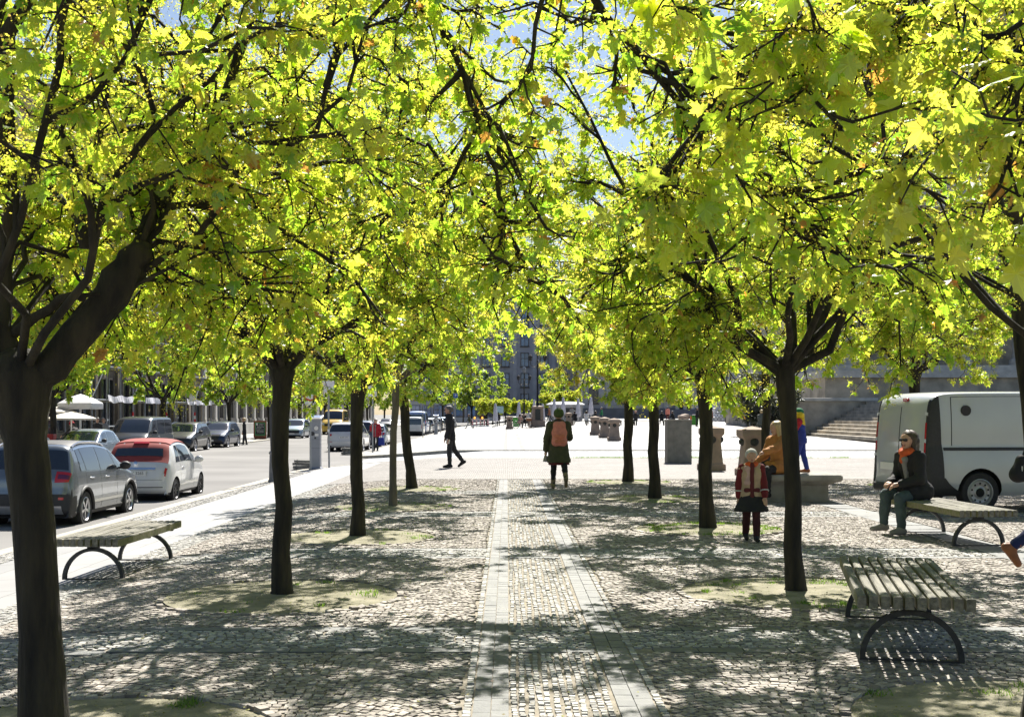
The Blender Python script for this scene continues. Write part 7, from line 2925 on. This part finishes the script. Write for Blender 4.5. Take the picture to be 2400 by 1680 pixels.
for (px_, y, lb, top, bot, hr, rz, base) in ((1411, 140, 'walker in a green vest beyond the long benches', k_green, k_jeans, (h_brown, 'short'), 80, 'walk'), (1479, 124, 'figure with a red hood beside the fifth maple trunk', k_red, k_dark, (h_black, 'short'), 90, 'stand'),
                                         (1539, 126, 'standing figure in blue half behind a maple trunk', k_navy, k_jeans, (h_grey, 'short'), 0, 'stand'), (1565, 150, 'distant figure in magenta near the hall steps', k_pink, k_wine, (h_black, 'short'), 0, 'stand'),
                                         (1633, 116, 'standing person in a dark coat beside the green bin', k_black, k_dark, (h_grey, 'short'), -80, 'stand'), (1668, 116, 'standing person in a salmon jacket and blue jeans', k_pink, k_jeans, (h_brown, 'short'), 90, 'stand'),
                                         (1243, 118, 'man in a white shirt bending over the parked bicycle', k_white, k_beige, (h_grey, 'short'), 40, 'stand'), (1168, 150, 'dark figure standing under the pale blue notice board', k_black, k_dark, (h_black, 'short'), 0, 'stand'),
                                         (1128, 168, 'dark figure behind the striped barrier, in wine red', k_wine, k_dark, (h_black, 'short'), 0, 'stand'), (1138, 169, 'dark figure behind the striped barrier, in black', k_black, k_dark, (h_black, 'short'), 0, 'stand'),
                                         (1288, 146, 'figure in brown passing the white kiosk', k_brown, k_dark, (h_brown, 'short'), 70, 'walk'), (1340, 148, 'figure in grey standing before the kiosk end', k_grey, k_dark, (h_brown, 'short'), 0, 'stand')):
    x = X(px_, y)
    far_person(lb, x, y, gz(x, y), rz, 1.74, dict(lean=24) if 'bending' in lb else {}, base, [('trousers', bot), ('jacket', top, dict(g=.02))], hr, h=.032)
for (px_, lb, top, hr) in ((1217, 'sitter in a pink coat beside the parked bicycle', k_pinkb, (h_brown, 'mid')), (1230, 'white haired sitter behind the parked bicycle', k_black, (h_white, 'short'))):
    x = X(px_, 119.5)
    far_person(lb, x, 119.5, gz(x, 119.5), -30, 1.66, dict(seat=.5, lean=14), 'sit', [('trousers', k_dark), ('jacket', top)], hr, h=.032)
bn = dup(lb0, (X(1224, 120), 120.2, gz(X(1224, 120), 120)), R(4), 'long bench behind the parked bicycle')
far_person('grey coated sitter with fair hair on the dark stone block', 13.95, 66.9, gz(14, 67), -40, 1.68, dict(seat=.86, lean=10), 'sit', [('trousers', k_dark), ('coat', cloth('loden', (.10, .105, .085)), dict(g=.03))], (h_blond, 'short'), h=.022)
x = X(1866, 82.8)
far_person('hunched figure in black sitting on the flank wall cap', x, 82.8, gz(18, 83), 75, 1.72, dict(seat=2.53, lean=40, hip=(110, 100), knee=(120, 110), el=(70, 70)), 'sit', [('trousers', k_dark), ('jacket', k_black, dict(g=.03, hood=True))], (h_black, 'short'), h=.022)
GC = 'guests and staff at the street cafe'
far_person('person in black with a red cap bending over a cafe table', X(188, 57), 57, -.34, 70, 1.75, dict(lean=48, sh=(50, 50)), 'stand', [('trousers', k_dark), ('jacket', k_black), ('beanie', k_red, dict(low=.0))], (h_black, 'short'), GC, .025)
far_person('cafe guest in dark clothes beside the tan pilaster', X(229, 62), 62, -.34, 180, 1.74, {}, 'stand', [('trousers', k_dark), ('jacket', k_dark)], (h_black, 'short'), GC, .028)
far_person('cafe guest in grey beyond the one in dark clothes', X(243, 64), 64, -.34, 200, 1.70, {}, 'stand', [('trousers', k_dark), ('jacket', k_grey)], (h_brown, 'short'), GC, .028)

# bicycle with a child seat / cargo frame on the far square
bi = thing('bicycle', 'parked bicycle with a folded rain hood and luggage on the far square', 'bicycle', (X(1226, 117), 116.6, gz(1.5, 117)), R(6))
for x in (-.72, .55):
    mb = MB()
    mb.tube([(x + .36 * math.cos(a), 0, .36 + .36 * math.sin(a)) for a in np.linspace(0, 2 * math.pi, 25)[:-1]], .022, 6, closed=True)
    wh = mb.build('wheel', m_dark, bi, smooth=60)
    mb = MB()
    for k in range(10):
        a = 2 * math.pi * k / 10
        mb.tube([(x, 0, .36), (x + .35 * math.cos(a), 0, .36 + .35 * math.sin(a))], .005, 4)
    mb.build('spokes', m_lgrey, wh)
mb = MB()
for a, b in (((-.72, 0, .36), (-.42, 0, .85)), ((-.45, 0, .8), (.25, 0, .80)), ((-.42, 0, .78), (0, 0, .32)), ((0, 0, .32), (.22, 0, .9)), ((0, 0, .32), (.55, 0, .36)), ((.2, 0, .75), (.55, 0, .36))):
    mb.tube([a, b], .022, 6)
mb.build('frame', m_iron, bi, smooth=60)
mb = MB()
mb.tube([(-.45, -.28, 1.02), (-.40, 0, .98), (-.45, .28, 1.02)], .016, 6)
mb.tube([(-.42, 0, .84), (-.40, 0, .98)], .016, 6)
mb.build('handlebar', m_iron, bi, smooth=60)
mb = MB()
mb.ell((.24, 0, .93), (.14, .08, .04))
mb.build('saddle', m_dark, bi, smooth=60)
mb = MB()
mb.box((.55, 0, .86), (.5, .45, .28))
mb.build('basket', k_brown, bi, bevel=.04)
